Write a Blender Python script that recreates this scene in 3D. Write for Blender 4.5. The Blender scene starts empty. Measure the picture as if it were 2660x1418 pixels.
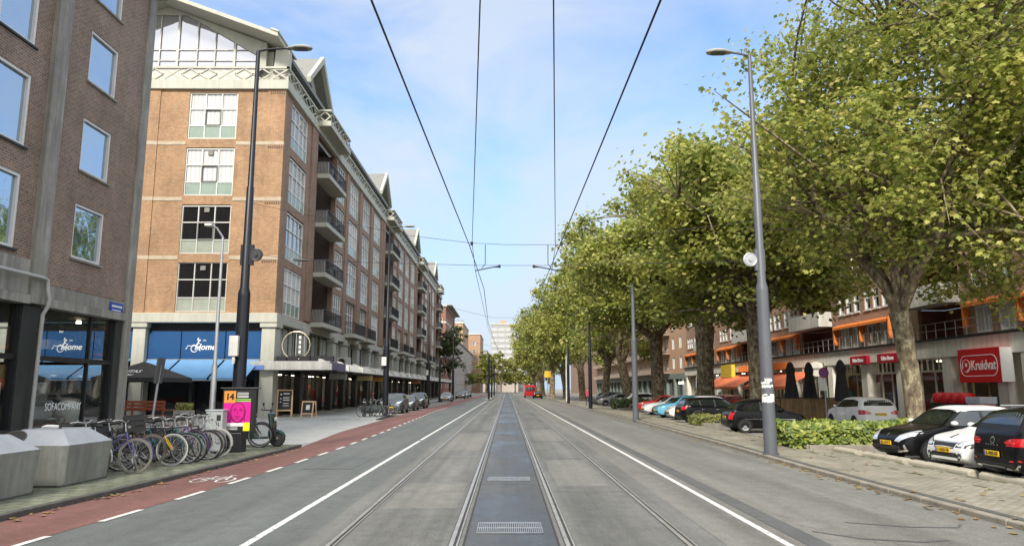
import bpy, bmesh, math, random
from mathutils import Vector, Matrix
from mathutils.bvhtree import BVHTree
from mathutils.geometry import tessellate_polygon
R = math.radians
SC = bpy.context.scene
COL = SC.collection

# ---------------------------------------------------------------- camera
cam_d = bpy.data.cameras.new("camera")
cam_d.sensor_width = 36.0
cam_d.lens = 25.56
cam_d.clip_end = 5000
cam = bpy.data.objects.new("camera", cam_d)
COL.objects.link(cam)
cam.location = (0, 0, 1.8)
cam.rotation_euler = (R(90 + 9.03), 0, R(-0.376))
SC.camera = cam

# ---------------------------------------------------------------- sky, sun, exposure
SUN_EL, SUN_AZ = 41.0, 198.0          # azimuth clockwise from +Y (behind the camera, to its left)
w = bpy.data.worlds.new("World")
SC.world = w
w.use_nodes = True
nt = w.node_tree
nt.nodes.clear()
out = nt.nodes.new("ShaderNodeOutputWorld")
bg = nt.nodes.new("ShaderNodeBackground")
bg.inputs["Strength"].default_value = 0.12
sky = nt.nodes.new("ShaderNodeTexSky")
sky.sky_type = 'NISHITA'
sky.sun_disc = False
sky.sun_elevation = R(SUN_EL)
sky.sun_rotation = R(SUN_AZ)
sky.air_density = 1.0
sky.dust_density = 0.6
sky.ozone_density = 2.0
tc = nt.nodes.new("ShaderNodeTexCoord")
mp = nt.nodes.new("ShaderNodeMapping")
mp.inputs["Scale"].default_value = (1.5, 1.3, 3.0)
mp.inputs["Rotation"].default_value = (0.2, 0.15, 0.5)
n1 = nt.nodes.new("ShaderNodeTexNoise")
n1.inputs["Scale"].default_value = 1.7
n1.inputs["Detail"].default_value = 9
n1.inputs["Roughness"].default_value = 0.55
n1.inputs["Distortion"].default_value = 0.6
rmp = nt.nodes.new("ShaderNodeValToRGB")
rmp.color_ramp.elements[0].position = 0.38
rmp.color_ramp.elements[0].color = (0, 0, 0, 1)
rmp.color_ramp.elements[1].position = 0.58
rmp.color_ramp.elements[1].color = (1, 1, 1, 1)
sep = nt.nodes.new("ShaderNodeSeparateXYZ")     # thinner cloud to the right of the street
mr = nt.nodes.new("ShaderNodeMapRange")
mr.inputs["From Min"].default_value = -0.5
mr.inputs["From Max"].default_value = 0.45
mr.inputs["To Min"].default_value = 0.95
mr.inputs["To Max"].default_value = 0.6
hz = nt.nodes.new("ShaderNodeMapRange")        # thicker veil of cloud low over the horizon
hz.inputs["From Min"].default_value = 0.0
hz.inputs["From Max"].default_value = 0.48
hz.inputs["To Min"].default_value = 1.0
hz.inputs["To Max"].default_value = 0.0
mul = nt.nodes.new("ShaderNodeMath"); mul.operation = 'MULTIPLY'
mixn = nt.nodes.new("ShaderNodeMix"); mixn.data_type = 'RGBA'
mixn.inputs[7].default_value = (2.45, 2.75, 3.15, 1)
tint = nt.nodes.new("ShaderNodeMix"); tint.data_type = 'RGBA'; tint.blend_type = 'MULTIPLY'
tint.inputs[0].default_value = 1.0
tint.inputs[7].default_value = (0.84, 0.9, 0.98, 1)
L_ = nt.links.new
L_(tc.outputs["Generated"], mp.inputs["Vector"])
L_(mp.outputs["Vector"], n1.inputs["Vector"])
L_(n1.outputs["Fac"], rmp.inputs["Fac"])
L_(tc.outputs["Generated"], sep.inputs[0])
L_(sep.outputs["X"], mr.inputs["Value"])
L_(rmp.outputs["Color"], mul.inputs[0])
L_(mr.outputs["Result"], mul.inputs[1])
L_(sep.outputs["Z"], hz.inputs["Value"])
L_(mul.outputs[0], mixn.inputs[0])
mixh = nt.nodes.new("ShaderNodeMix"); mixh.data_type = 'RGBA'
mixh.inputs[7].default_value = (1.6, 2.2, 2.95, 1)
L_(hz.outputs["Result"], mixh.inputs[0])
L_(sky.outputs["Color"], tint.inputs[6])
L_(tint.outputs[2], mixh.inputs[6])
L_(mixh.outputs[2], mixn.inputs[6])
# unseen bright cloud added overhead and behind the camera to lift ambient light
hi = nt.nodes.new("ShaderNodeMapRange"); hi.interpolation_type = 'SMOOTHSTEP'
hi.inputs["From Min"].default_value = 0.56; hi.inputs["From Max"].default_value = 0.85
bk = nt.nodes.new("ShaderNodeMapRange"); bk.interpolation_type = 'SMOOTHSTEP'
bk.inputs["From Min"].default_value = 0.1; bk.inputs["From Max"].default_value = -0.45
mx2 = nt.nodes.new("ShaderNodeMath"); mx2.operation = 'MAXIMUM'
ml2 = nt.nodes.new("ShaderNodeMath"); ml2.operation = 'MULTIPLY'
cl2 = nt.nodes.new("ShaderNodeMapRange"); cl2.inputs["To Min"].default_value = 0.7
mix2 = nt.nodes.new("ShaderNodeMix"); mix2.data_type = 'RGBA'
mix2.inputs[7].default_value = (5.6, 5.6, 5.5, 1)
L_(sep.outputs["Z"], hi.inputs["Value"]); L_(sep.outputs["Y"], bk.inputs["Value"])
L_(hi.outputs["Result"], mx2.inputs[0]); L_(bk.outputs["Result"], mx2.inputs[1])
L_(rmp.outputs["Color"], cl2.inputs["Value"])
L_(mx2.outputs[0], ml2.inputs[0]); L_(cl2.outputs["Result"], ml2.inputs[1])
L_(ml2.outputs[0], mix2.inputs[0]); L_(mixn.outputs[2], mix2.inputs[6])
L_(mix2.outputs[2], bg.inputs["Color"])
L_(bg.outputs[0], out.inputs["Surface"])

sun_d = bpy.data.lights.new("sun", 'SUN')
sun_d.energy = 2.1
sun_d.angle = R(9.0)
sun_d.color = (1.0, 0.93, 0.82)
sun = bpy.data.objects.new("sun", sun_d)
COL.objects.link(sun)
_d = Vector((math.sin(R(SUN_AZ)) * math.cos(R(SUN_EL)), math.cos(R(SUN_AZ)) * math.cos(R(SUN_EL)), math.sin(R(SUN_EL))))
sun.rotation_euler = _d.to_track_quat('Z', 'Y').to_euler()
sun.location = _d * 200
SC.view_settings.view_transform = 'Standard'
SC.view_settings.look = 'None'
SC.view_settings.exposure = 1.34
SC.view_settings.gamma = 1.0
SC.cycles.max_bounces = 6
SC.cycles.transparent_max_bounces = 12
SC.cycles.caustics_reflective = False
SC.cycles.caustics_refractive = False

# ---------------------------------------------------------------- mesh helpers
class MB:
    """collects faces; build() links them as one mesh object"""
    def __init__(s):
        s.v = []; s.f = []; s.m = []
    def add(s, vs, fs, mi=0):
        b = len(s.v)
        s.v += [tuple(p) for p in vs]
        for f in fs:
            s.f.append(tuple(b + i for i in f)); s.m.append(mi)
        return s
    def box(s, x0, x1, y0, y1, z0, z1, mi=0):
        v = [(x0, y0, z0), (x1, y0, z0), (x1, y1, z0), (x0, y1, z0), (x0, y0, z1), (x1, y0, z1), (x1, y1, z1), (x0, y1, z1)]
        return s.add(v, [(3, 2, 1, 0), (4, 5, 6, 7), (0, 1, 5, 4), (1, 2, 6, 5), (2, 3, 7, 6), (3, 0, 4, 7)], mi)
    def bar(s, a, b, wx, wz, mi=0, up=(0, 0, 1)):
        a = Vector(a); b = Vector(b); d = (b - a).normalized(); u = Vector(up)
        if abs(d.dot(u)) > 0.98: u = Vector((1, 0, 0))
        x = d.cross(u).normalized() * wx / 2; z = x.cross(d).normalized() * wz / 2
        v = [a - x - z, a + x - z, a + x + z, a - x + z, b - x - z, b + x - z, b + x + z, b - x + z]
        return s.add(v, [(0, 1, 2, 3), (7, 6, 5, 4), (4, 5, 1, 0), (5, 6, 2, 1), (6, 7, 3, 2), (7, 4, 0, 3)], mi)
    def tube(s, pts, r, n=8, mi=0, caps=True):
        pts = [Vector(p) for p in pts]
        rs = r if isinstance(r, (list, tuple)) else [r] * len(pts)
        b = len(s.v); prev = None
        for i, p in enumerate(pts):
            d = (pts[min(i + 1, len(pts) - 1)] - pts[max(i - 1, 0)])
            d = d.normalized() if d.length > 1e-9 else Vector((0, 0, 1))
            if prev is None:
                u = Vector((0, 0, 1)) if abs(d.z) < 0.9 else Vector((1, 0, 0))
                x = d.cross(u).normalized()
            else:
                x = (prev - d * prev.dot(d)).normalized()
            prev = x; y = d.cross(x)
            for k in range(n):
                a = 2 * math.pi * k / n
                s.v.append(tuple(p + (x * math.cos(a) + y * math.sin(a)) * rs[i]))
        for i in range(len(pts) - 1):
            for k in range(n):
                k2 = (k + 1) % n
                s.f.append((b + i * n + k, b + i * n + k2, b + (i + 1) * n + k2, b + (i + 1) * n + k)); s.m.append(mi)
        if caps:
            s.f.append(tuple(b + k for k in range(n))[::-1]); s.m.append(mi)
            e = b + (len(pts) - 1) * n
            s.f.append(tuple(e + k for k in range(n))); s.m.append(mi)
        return s
    def lathe(s, prof, c=(0, 0, 0), n=16, mi=0):
        b = len(s.v); m = len(prof)
        for k in range(n):
            a = 2 * math.pi * k / n
            for r, z in prof:
                s.v.append((c[0] + r * math.cos(a), c[1] + r * math.sin(a), c[2] + z))
        for k in range(n):
            k2 = (k + 1) % n
            for i in range(m - 1):
                s.f.append((b + k * m + i, b + k2 * m + i, b + k2 * m + i + 1, b + k * m + i + 1)); s.m.append(mi)
        return s
    def torus(s, c, axis, R_, r, n=28, k=8, mi=0, sx=1.0):
        """ring round axis 'x','y','z'; sx squashes the tube along the axis"""
        b = len(s.v)
        for i in range(n):
            a = 2 * math.pi * i / n
            for j in range(k):
                q = 2 * math.pi * j / k
                rr = R_ + r * math.cos(q); h = r * math.sin(q) * sx
                p = (rr * math.cos(a), rr * math.sin(a), h)
                if axis == 'y': p = (p[0], p[2], p[1])
                elif axis == 'x': p = (p[2], p[0], p[1])
                s.v.append((c[0] + p[0], c[1] + p[1], c[2] + p[2]))
        for i in range(n):
            for j in range(k):
                i2 = (i + 1) % n; j2 = (j + 1) % k
                s.f.append((b + i * k + j, b + i2 * k + j, b + i2 * k + j2, b + i * k + j2)); s.m.append(mi)
        return s
    def disc(s, c, axis, r0, r1, h, n=24, mi=0):
        """solid ring or disc of thickness h centred at c"""
        if r0 <= 1e-6:
            pr = [(0.0001, -h / 2), (r1, -h / 2), (r1, h / 2), (0.0001, h / 2)]
        else:
            pr = [(r0, -h / 2), (r1, -h / 2), (r1, h / 2), (r0, h / 2), (r0, -h / 2)]
        t = MB().lathe(pr, (0, 0, 0), n)
        vs = []
        for p in t.v:
            if axis == 'y': p = (p[0], p[2], p[1])
            elif axis == 'x': p = (p[2], p[0], p[1])
            vs.append((c[0] + p[0], c[1] + p[1], c[2] + p[2]))
        return s.add(vs, t.f, mi)
    def prism(s, poly, axis, a0, a1, mi=0):
        """poly (2-D) extruded along axis from a0 to a1; axis x: poly=(y,z), y: (x,z), z: (x,y)"""
        def P(q, a):
            return (a, q[0], q[1]) if axis == 'x' else (q[0], a, q[1]) if axis == 'y' else (q[0], q[1], a)
        n = len(poly)
        v = [P(q, a0) for q in poly] + [P(q, a1) for q in poly]
        f = [tuple(range(n))[::-1], tuple(range(n, 2 * n))] + [(i, (i + 1) % n, n + (i + 1) % n, n + i) for i in range(n)]
        return s.add(v, f, mi)
    def merge(s, o, M=None, mi=None):
        vs = [tuple(M @ Vector(p)) for p in o.v] if M else o.v
        b = len(s.v); s.v += list(vs)
        for f, m in zip(o.f, o.m):
            s.f.append(tuple(b + i for i in f)); s.m.append(m if mi is None else mi)
        return s
    def build(s, name, mats, parent=None, smooth=None, bevel=0, world=True, recalc=True):
        me = bpy.data.meshes.new(name)
        off = Vector((0, 0, 0))
        if parent is not None and world:
            off = ROOTLOC.get(parent.name, Vector((0, 0, 0)))
        vs = [(p[0] - off.x, p[1] - off.y, p[2] - off.z) for p in s.v]
        me.from_pydata(vs, [], s.f)
        if not isinstance(mats, (list, tuple)): mats = [mats]
        for m in mats: me.materials.append(m)
        if len(mats) > 1: me.polygons.foreach_set("material_index", s.m)
        if recalc:
            bm = bmesh.new(); bm.from_mesh(me)
            bmesh.ops.recalc_face_normals(bm, faces=bm.faces)
            bm.to_mesh(me); bm.free()
        if smooth is not None:
            me.polygons.foreach_set("use_smooth", [True] * len(me.polygons))
            me.set_sharp_from_angle(angle=R(smooth))
        me.update()
        o = bpy.data.objects.new(name, me)
        COL.objects.link(o)
        if parent is not None:
            o.parent = parent
            ROOTLOC[o.name] = off
        if bevel:
            md = o.modifiers.new("bevel", 'BEVEL'); md.width = bevel; md.segments = 2; md.limit_method = 'ANGLE'; md.angle_limit = R(40)
        return o
ROOTLOC = {}

def tag(o, label=None, cat=None, group=None, kind=None):
    if label: o["label"] = label
    if cat: o["category"] = cat
    if group: o["group"] = group
    if kind: o["kind"] = kind
    return o

def root(name, loc, label, cat, group=None, rz=0.0):
    o = bpy.data.objects.new(name, None)
    o.empty_display_size = 0.3
    COL.objects.link(o)
    o.location = loc
    o.rotation_euler = (0, 0, rz)
    ROOTLOC[o.name] = Vector(loc)
    return tag(o, label, cat, group)

def structure(name, mb, mat, smooth=None, bevel=0):
    return tag(mb.build(name, mat, smooth=smooth, bevel=bevel), kind="structure")

def copy_tree(o, parent=None):
    c = o.copy(); COL.objects.link(c)
    if parent is not None: c.parent = parent
    for ch in list(o.children): copy_tree(ch, c)
    return c

def lerp(a, b, t): return a + (b - a) * t
def interp(pts, t):
    if t <= pts[0][0]: return pts[0][1]
    for (a, p), (b, q) in zip(pts, pts[1:]):
        if t <= b: return p + (q - p) * (t - a) / (b - a)
    return pts[-1][1]

_FONT = {}
def text(name, body, loc, face, size, mat, parent=None, width=None, ext=0.006, shear=0.0, bold=0.0, spacing=1.0):
    """flat lettering; face '-y','-x','+x','up' is the side it is read from; loc is its centre (world)"""
    cu = bpy.data.curves.new(name, 'FONT')
    cu.body = body; cu.size = size; cu.extrude = ext; cu.align_x = 'CENTER'; cu.align_y = 'CENTER'
    cu.shear = shear; cu.offset = bold; cu.space_character = spacing; cu.resolution_u = 3
    tmp = bpy.data.objects.new("tmp", cu); COL.objects.link(tmp)
    dg = bpy.context.evaluated_depsgraph_get(); dg.update()
    me = bpy.data.meshes.new_from_object(tmp.evaluated_get(dg))
    bpy.data.objects.remove(tmp); bpy.data.curves.remove(cu)
    me.name = name
    if width:
        xs = [v.co.x for v in me.vertices]; k = width / max(1e-6, max(xs) - min(xs))
        for v in me.vertices: v.co.x *= k
    me.materials.clear(); me.materials.append(mat)
    o = bpy.data.objects.new(name, me); COL.objects.link(o)
    rot = {'-y': (R(90), 0, 0), '-x': (R(90), 0, R(-90)), '+x': (R(90), 0, R(90)), 'up': (0, 0, 0)}[face]
    o.rotation_euler = rot
    off = ROOTLOC.get(parent.name, Vector((0, 0, 0))) if parent is not None else Vector((0, 0, 0))
    o.location = Vector(loc) - off
    if parent is not None: o.parent = parent
    return o

# ---------------------------------------------------------------- materials
MATS = {}
def _new(name):
    m = bpy.data.materials.new(name); m.use_nodes = True
    t = m.node_tree; b = t.nodes["Principled BSDF"]
    return m, t, b
def _pos(t, scale=(1, 1, 1), rot=(0, 0, 0)):
    g = t.nodes.new("ShaderNodeNewGeometry"); p = t.nodes.new("ShaderNodeMapping")
    p.inputs["Scale"].default_value = scale; p.inputs["Rotation"].default_value = rot
    t.links.new(g.outputs["Position"], p.inputs["Vector"])
    return p.outputs["Vector"]
def _noise(t, vec, scale, detail=6, rough=0.6):
    n = t.nodes.new("ShaderNodeTexNoise"); n.inputs["Scale"].default_value = scale
    n.inputs["Detail"].default_value = detail; n.inputs["Roughness"].default_value = rough
    t.links.new(vec, n.inputs["Vector"]); return n.outputs["Fac"]
def _ramp(t, fac, stops):
    r = t.nodes.new("ShaderNodeValToRGB"); e = r.color_ramp.elements
    while len(e) < len(stops): e.new(0.5)
    for x, (p, c) in zip(e, stops):
        x.position = p; x.color = c if len(c) == 4 else (*c, 1)
    t.links.new(fac, r.inputs["Fac"]); return r.outputs["Color"]
def _mix(t, fac, a, b, mode='MIX'):
    m = t.nodes.new("ShaderNodeMix"); m.data_type = 'RGBA'; m.blend_type = mode
    for i, x in ((0, fac), (6, a), (7, b)):
        if hasattr(x, "links"): t.links.new(x, m.inputs[i])
        else: m.inputs[i].default_value = x if i == 0 or len(x) == 4 else (*x, 1)
    return m.outputs[2]
def _bump(t, b, h, strength=0.3, dist=0.02):
    n = t.nodes.new("ShaderNodeBump"); n.inputs["Strength"].default_value = strength; n.inputs["Distance"].default_value = dist
    t.links.new(h, n.inputs["Height"]); t.links.new(n.outputs["Normal"], b.inputs["Normal"])

def mk(name, col, rough=0.7, metal=0.0, var=0.18, vs=2.0, bump=0.0, bs=60.0, coat=0.0, streak=0.0, spec=0.5, emit=None):
    """plain material with uneven tone, optional vertical grime streaks"""
    if name in MATS: return MATS[name]
    m, t, b = _new(name)
    c = col
    if var > 0:
        f = _noise(t, _pos(t), vs, 8, 0.65)
        c = _ramp(t, f, [(0.25, tuple(x * (1 - var) for x in col)), (0.75, tuple(min(1, x * (1 + var)) for x in col))])
    if streak > 0:
        f = _noise(t, _pos(t, (1.6, 1.6, 0.12)), 2.2, 6, 0.7)
        k = _ramp(t, f, [(0.42, (1 - streak,) * 3), (0.62, (1, 1, 1))])
        c = _mix(t, 1.0, c, k, 'MULTIPLY')
    if hasattr(c, "links"): t.links.new(c, b.inputs["Base Color"])
    else: b.inputs["Base Color"].default_value = (*c, 1)
    b.inputs["Roughness"].default_value = rough; b.inputs["Metallic"].default_value = metal
    b.inputs["Coat Weight"].default_value = coat; b.inputs["Specular IOR Level"].default_value = spec
    if emit:
        b.inputs["Emission Color"].default_value = (*emit[0], 1); b.inputs["Emission Strength"].default_value = emit[1]
    if bump: _bump(t, b, _noise(t, _pos(t), bs, 4, 0.6), bump, 0.01)
    MATS[name] = m; return m

def brick(name, c1, c2, mortar, bw=0.22, bh=0.066, ms=0.011, plan='wall', var=0.25, rough=0.85, bump=0.5, grime=0.0):
    if name in MATS: return MATS[name]
    m, t, b = _new(name)
    g = t.nodes.new("ShaderNodeNewGeometry"); s = t.nodes.new("ShaderNodeSeparateXYZ"); cb = t.nodes.new("ShaderNodeCombineXYZ")
    t.links.new(g.outputs["Position"], s.inputs[0])
    if plan == 'wall':
        a = t.nodes.new("ShaderNodeMath"); a.operation = 'ADD'
        t.links.new(s.outputs["X"], a.inputs[0]); t.links.new(s.outputs["Y"], a.inputs[1])
        t.links.new(a.outputs[0], cb.inputs[0]); t.links.new(s.outputs["Z"], cb.inputs[1])
    else:
        t.links.new(s.outputs["Y" if plan == 'floory' else "X"], cb.inputs[0]); t.links.new(s.outputs["X" if plan == 'floory' else "Y"], cb.inputs[1])
    k = t.nodes.new("ShaderNodeTexBrick")
    k.inputs["Scale"].default_value = 1.0
    k.inputs["Brick Width"].default_value = bw; k.inputs["Row Height"].default_value = bh; k.inputs["Mortar Size"].default_value = ms
    k.inputs["Color1"].default_value = (*c1, 1); k.inputs["Color2"].default_value = (*c2, 1); k.inputs["Mortar"].default_value = (*mortar, 1)
    k.inputs["Bias"].default_value = 0.0
    t.links.new(cb.outputs[0], k.inputs["Vector"])
    f = _noise(t, _pos(t), 0.7, 8, 0.7)
    kk = _ramp(t, f, [(0.3, (1 - var,) * 3), (0.7, (1 + var,) * 3)])
    c = _mix(t, 1.0, k.outputs["Color"], kk, 'MULTIPLY')
    f2 = _noise(t, _pos(t), 9.0, 5, 0.7)
    c = _mix(t, 1.0, c, _ramp(t, f2, [(0.3, (0.82,) * 3), (0.7, (1.15,) * 3)]), 'MULTIPLY')
    if grime:
        f3 = _noise(t, _pos(t, (1, 1, 0.15) if plan == 'wall' else (1, 0.5, 1)), 1.3, 6, 0.7)
        c = _mix(t, 1.0, c, _ramp(t, f3, [(0.4, (1 - grime,) * 3), (0.6, (1, 1, 1))]), 'MULTIPLY')
    t.links.new(c, b.inputs["Base Color"]); b.inputs["Roughness"].default_value = rough
    if bump: _bump(t, b, k.outputs["Fac"], -bump, 0.01)
    MATS[name] = m; return m

def asphalt(name, col, streak=0.25, wet=0.0, rough=0.8, speck=0.35, crack=True):
    if name in MATS: return MATS[name]
    m, t, b = _new(name)
    fine = _noise(t, _pos(t), 140.0, 2, 0.5)
    c = _ramp(t, fine, [(0.3, tuple(x * (1 - speck) for x in col)), (0.7, tuple(x * (1 + speck) for x in col))])
    big = _noise(t, _pos(t, (1.0, 0.16, 1)), 0.9, 7, 0.65)
    c = _mix(t, 1.0, c, _ramp(t, big, [(0.28, (1 - streak,) * 3), (0.72, (1 + streak,) * 3)]), 'MULTIPLY')
    lane = _noise(t, _pos(t, (1.6, 0.012, 1)), 1.3, 4, 0.6)
    c = _mix(t, 1.0, c, _ramp(t, lane, [(0.35, (1 - streak * 0.8,) * 3), (0.65, (1 + streak * 0.6,) * 3)]), 'MULTIPLY')
    patch = _noise(t, _pos(t), 3.1, 8, 0.75)
    c = _mix(t, 1.0, c, _ramp(t, patch, [(0.3, (0.78,) * 3), (0.5, (1, 1, 1)), (0.72, (1.2,) * 3)]), 'MULTIPLY')
    grit = _noise(t, _pos(t), 34.0, 3, 0.7)
    c = _mix(t, 1.0, c, _ramp(t, grit, [(0.34, (0.8,) * 3), (0.66, (1.2,) * 3)]), 'MULTIPLY')
    if crack:
        v = t.nodes.new("ShaderNodeTexVoronoi"); v.feature = 'DISTANCE_TO_EDGE'; v.inputs["Scale"].default_value = 0.42
        wv = t.nodes.new("ShaderNodeVectorMath"); wv.operation = 'ADD'
        nn = t.nodes.new("ShaderNodeTexNoise"); nn.inputs["Scale"].default_value = 1.4; nn.inputs["Detail"].default_value = 6
        pv = _pos(t); t.links.new(pv, nn.inputs["Vector"]); t.links.new(pv, wv.inputs[0]); t.links.new(nn.outputs["Color"], wv.inputs[1])
        t.links.new(wv.outputs[0], v.inputs["Vector"])
        ck = _ramp(t, v.outputs["Distance"], [(0.0, (0.62,) * 3), (0.012, (1, 1, 1))])
        c = _mix(t, _ramp(t, _noise(t, _pos(t), 0.35, 3), [(0.5, (0, 0, 0)), (0.62, (0.8,) * 3)]), c, _mix(t, 1.0, c, ck, 'MULTIPLY'))
    if wet:
        wf = _noise(t, _pos(t, (0.8, 0.28, 1)), 0.55, 5, 0.6)
        wr = _ramp(t, wf, [(0.45, (rough,) * 3), (0.62, (0.27,) * 3)])
        t.links.new(wr, b.inputs["Roughness"])
        c = _mix(t, 1.0, c, _ramp(t, wf, [(0.42, (1, 1, 1)), (0.58, (1 - wet,) * 3)]), 'MULTIPLY')
    else:
        b.inputs["Roughness"].default_value = rough
    t.links.new(c, b.inputs["Base Color"])
    _bump(t, b, fine, 0.35, 0.006)
    MATS[name] = m; return m

def mirror_glass(name, tintc=(0.62, 0.68, 0.74), dark=(0.02, 0.025, 0.03), fac=0.6, wav=0.02):
    if name in MATS: return MATS[name]
    m, t, b = _new(name)
    b.inputs["Base Color"].default_value = (*dark, 1); b.inputs["Roughness"].default_value = 0.06
    gl = t.nodes.new("ShaderNodeBsdfGlossy"); gl.inputs["Color"].default_value = (*tintc, 1); gl.inputs["Roughness"].default_value = 0.02
    mx = t.nodes.new("ShaderNodeMixShader"); mx.inputs[0].default_value = fac
    t.links.new(b.outputs[0], mx.inputs[1]); t.links.new(gl.outputs[0], mx.inputs[2])
    t.links.new(mx.outputs[0], t.nodes["Material Output"].inputs["Surface"])
    n = t.nodes.new("ShaderNodeBump"); n.inputs["Strength"].default_value = wav; n.inputs["Distance"].default_value = 0.4
    t.links.new(_noise(t, _pos(t), 0.8, 2), n.inputs["Height"])
    t.links.new(n.outputs[0], gl.inputs["Normal"]); t.links.new(n.outputs[0], b.inputs["Normal"])
    MATS[name] = m; return m

def clear_glass(name, tintc=(0.75, 0.8, 0.8), refl=0.16):
    """shop-front pane: mostly see-through, with a share of mirror reflection"""
    if name in MATS: return MATS[name]
    m, t, b = _new(name); t.nodes.remove(b)
    tr = t.nodes.new("ShaderNodeBsdfTransparent"); tr.inputs[0].default_value = (*tintc, 1)
    gl = t.nodes.new("ShaderNodeBsdfGlossy"); gl.inputs["Roughness"].default_value = 0.02
    mx = t.nodes.new("ShaderNodeMixShader"); mx.inputs[0].default_value = refl
    t.links.new(tr.outputs[0], mx.inputs[1]); t.links.new(gl.outputs[0], mx.inputs[2])
    t.links.new(mx.outputs[0], t.nodes["Material Output"].inputs["Surface"])
    MATS[name] = m; return m

def leafmat(name, stops, trans=0.35, rough=0.5):
    if name in MATS: return MATS[name]
    m, t, b = _new(name)
    g = t.nodes.new("ShaderNodeNewGeometry")
    c = _ramp(t, g.outputs["Random Per Island"], stops)
    c = _mix(t, 1.0, c, _ramp(t, _noise(t, _pos(t), 0.45, 4), [(0.3, (0.72, 0.78, 0.8)), (0.7, (1.25, 1.18, 1.0))]), 'MULTIPLY')
    t.links.new(c, b.inputs["Base Color"]); b.inputs["Roughness"].default_value = rough
    tr = t.nodes.new("ShaderNodeBsdfTranslucent"); t.links.new(c, tr.inputs["Color"])
    mx = t.nodes.new("ShaderNodeMixShader"); mx.inputs[0].default_value = trans
    t.links.new(b.outputs[0], mx.inputs[1]); t.links.new(tr.outputs[0], mx.inputs[2])
    t.links.new(mx.outputs[0], t.nodes["Material Output"].inputs["Surface"])
    MATS[name] = m; return m

def bark(name):
    m, t, b = _new(name)
    f = _noise(t, _pos(t, (1, 1, 0.55)), 5.5, 5, 0.6)
    c = _ramp(t, f, [(0.36, (0.05, 0.04, 0.028)), (0.46, (0.15, 0.11, 0.07)), (0.54, (0.17, 0.14, 0.085)), (0.6, (0.33, 0.29, 0.19)), (0.7, (0.22, 0.2, 0.12))])
    t.links.new(c, b.inputs["Base Color"]); b.inputs["Roughness"].default_value = 0.9
    _bump(t, b, f, 0.6, 0.03)
    MATS[name] = m; return m
# ================================================================ GROUND, ROAD, TRACKS
M_asph_l = asphalt("asphalt_blue_grey", (0.1, 0.109, 0.106), 0.2)
M_asph_r = asphalt("asphalt_warm_grey", (0.15, 0.147, 0.132), 0.2)
M_track = asphalt("track_concrete", (0.122, 0.123, 0.116), 0.34)
M_strip = asphalt("wet_centre_strip", (0.082, 0.083, 0.082), 0.25, wet=0.4, rough=0.6)
M_red = asphalt("red_bike_asphalt", (0.155, 0.07, 0.06), 0.2)
M_line, _t, _b = _new("worn_road_paint")
_w = _noise(_t, _pos(_t, (1, .5, 1)), 16.0, 8, .75)
_t.links.new(_ramp(_t, _w, [(.36, (.16, .16, .155)), (.44, (.5, .5, .485)), (.6, (.66, .66, .64))]), _b.inputs["Base Color"]); _b.inputs["Roughness"].default_value = .75
M_rail = mk("rail_steel", (0.36, 0.345, 0.315), 0.4, 0.45, var=0.3, vs=3)
M_groove = mk("rail_groove_dirt", (0.035, 0.033, 0.03), 0.8, var=0.4, vs=6)
M_pave_l = brick("paving_slabs_mossy", (0.235, 0.245, 0.185), (0.165, 0.175, 0.12), (0.085, 0.1, 0.045), 0.3, 0.3, 0.02, 'floorx', 0.35, grime=0.35, bump=0.3)
M_pave_apron = brick("paving_light_grey", (0.4, 0.41, 0.4), (0.34, 0.35, 0.34), (0.26, 0.26, 0.25), 0.3, 0.15, 0.012, 'floorx', 0.16, bump=0.2)
M_pave_r = brick("paving_yellow_grey", (0.32, 0.3, 0.245), (0.245, 0.228, 0.18), (0.14, 0.125, 0.085), 0.21, 0.105, 0.012, 'floorx', 0.25, grime=0.2, bump=0.3)
M_park = brick("parking_clinker", (0.32, 0.3, 0.27), (0.25, 0.235, 0.215), (0.09, 0.085, 0.08), 0.21, 0.105, 0.012, 'floory', 0.25, bump=0.3)
M_kerb = mk("kerb_stone", (0.22, 0.2, 0.165), 0.9, var=0.35, vs=3.5, bump=0.5, bs=25)
M_kerb_d = mk("kerb_stone_dark", (0.075, 0.075, 0.068), 0.9, var=0.35, vs=3.5, bump=0.5, bs=25)
M_ground = mk("far_ground", (0.2, 0.2, 0.18), 0.9, var=0.2, vs=0.2)
M_tar = mk("tar_seam", (0.085, 0.088, 0.088), 0.75, var=0.3, vs=2)

KL = [(-40, -7.05), (10.5, -6.95), (13.2, -6.74), (16.2, -6.6), (22.8, -6.38), (23.6, -6.42), (30.7, -6.98), (50, -7.38), (110, -7.42), (430, -7.45)]
DL = [(-40, -5.75), (9, -5.71), (12, -5.48), (15.3, -5.29), (18.5, -5.2), (23.4, -5.1), (31.7, -5.2), (56, -5.72), (430, -5.8)]
KR = [(-40, 6.6), (9.7, 6.62), (13.5, 6.61), (17.3, 6.67), (22.3, 6.84), (30.6, 6.97), (42.4, 7.12), (64, 7.02), (102, 6.86), (430, 6.8)]
def sheet(left, right, ys, z):
    mb = MB(); n = len(ys)
    f = lambda s, y: interp(s, y) if isinstance(s, list) else s
    vs = []
    for y in ys: vs += [(f(left, y), y, z), (f(right, y), y, z)]
    mb.add(vs, [(2 * i, 2 * i + 1, 2 * i + 3, 2 * i + 2) for i in range(n - 1)])
    return mb
YS = [-40, -20, 0] + [5 + 2 * i for i in range(40)] + [90, 100, 110, 130, 160, 200, 260, 340, 430]
structure("ground", MB().add([(-1500, -1500, -0.05), (1500, -1500, -0.05), (1500, 2500, -0.05), (-1500, 2500, -0.05)], [(0, 1, 2, 3)]), M_ground)
structure("road", sheet(-40.0, 9.0, YS, 0.0), M_asph_l)
structure("road_right_lane", sheet(2.555, KR, YS, 0.004), M_asph_r)
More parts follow.
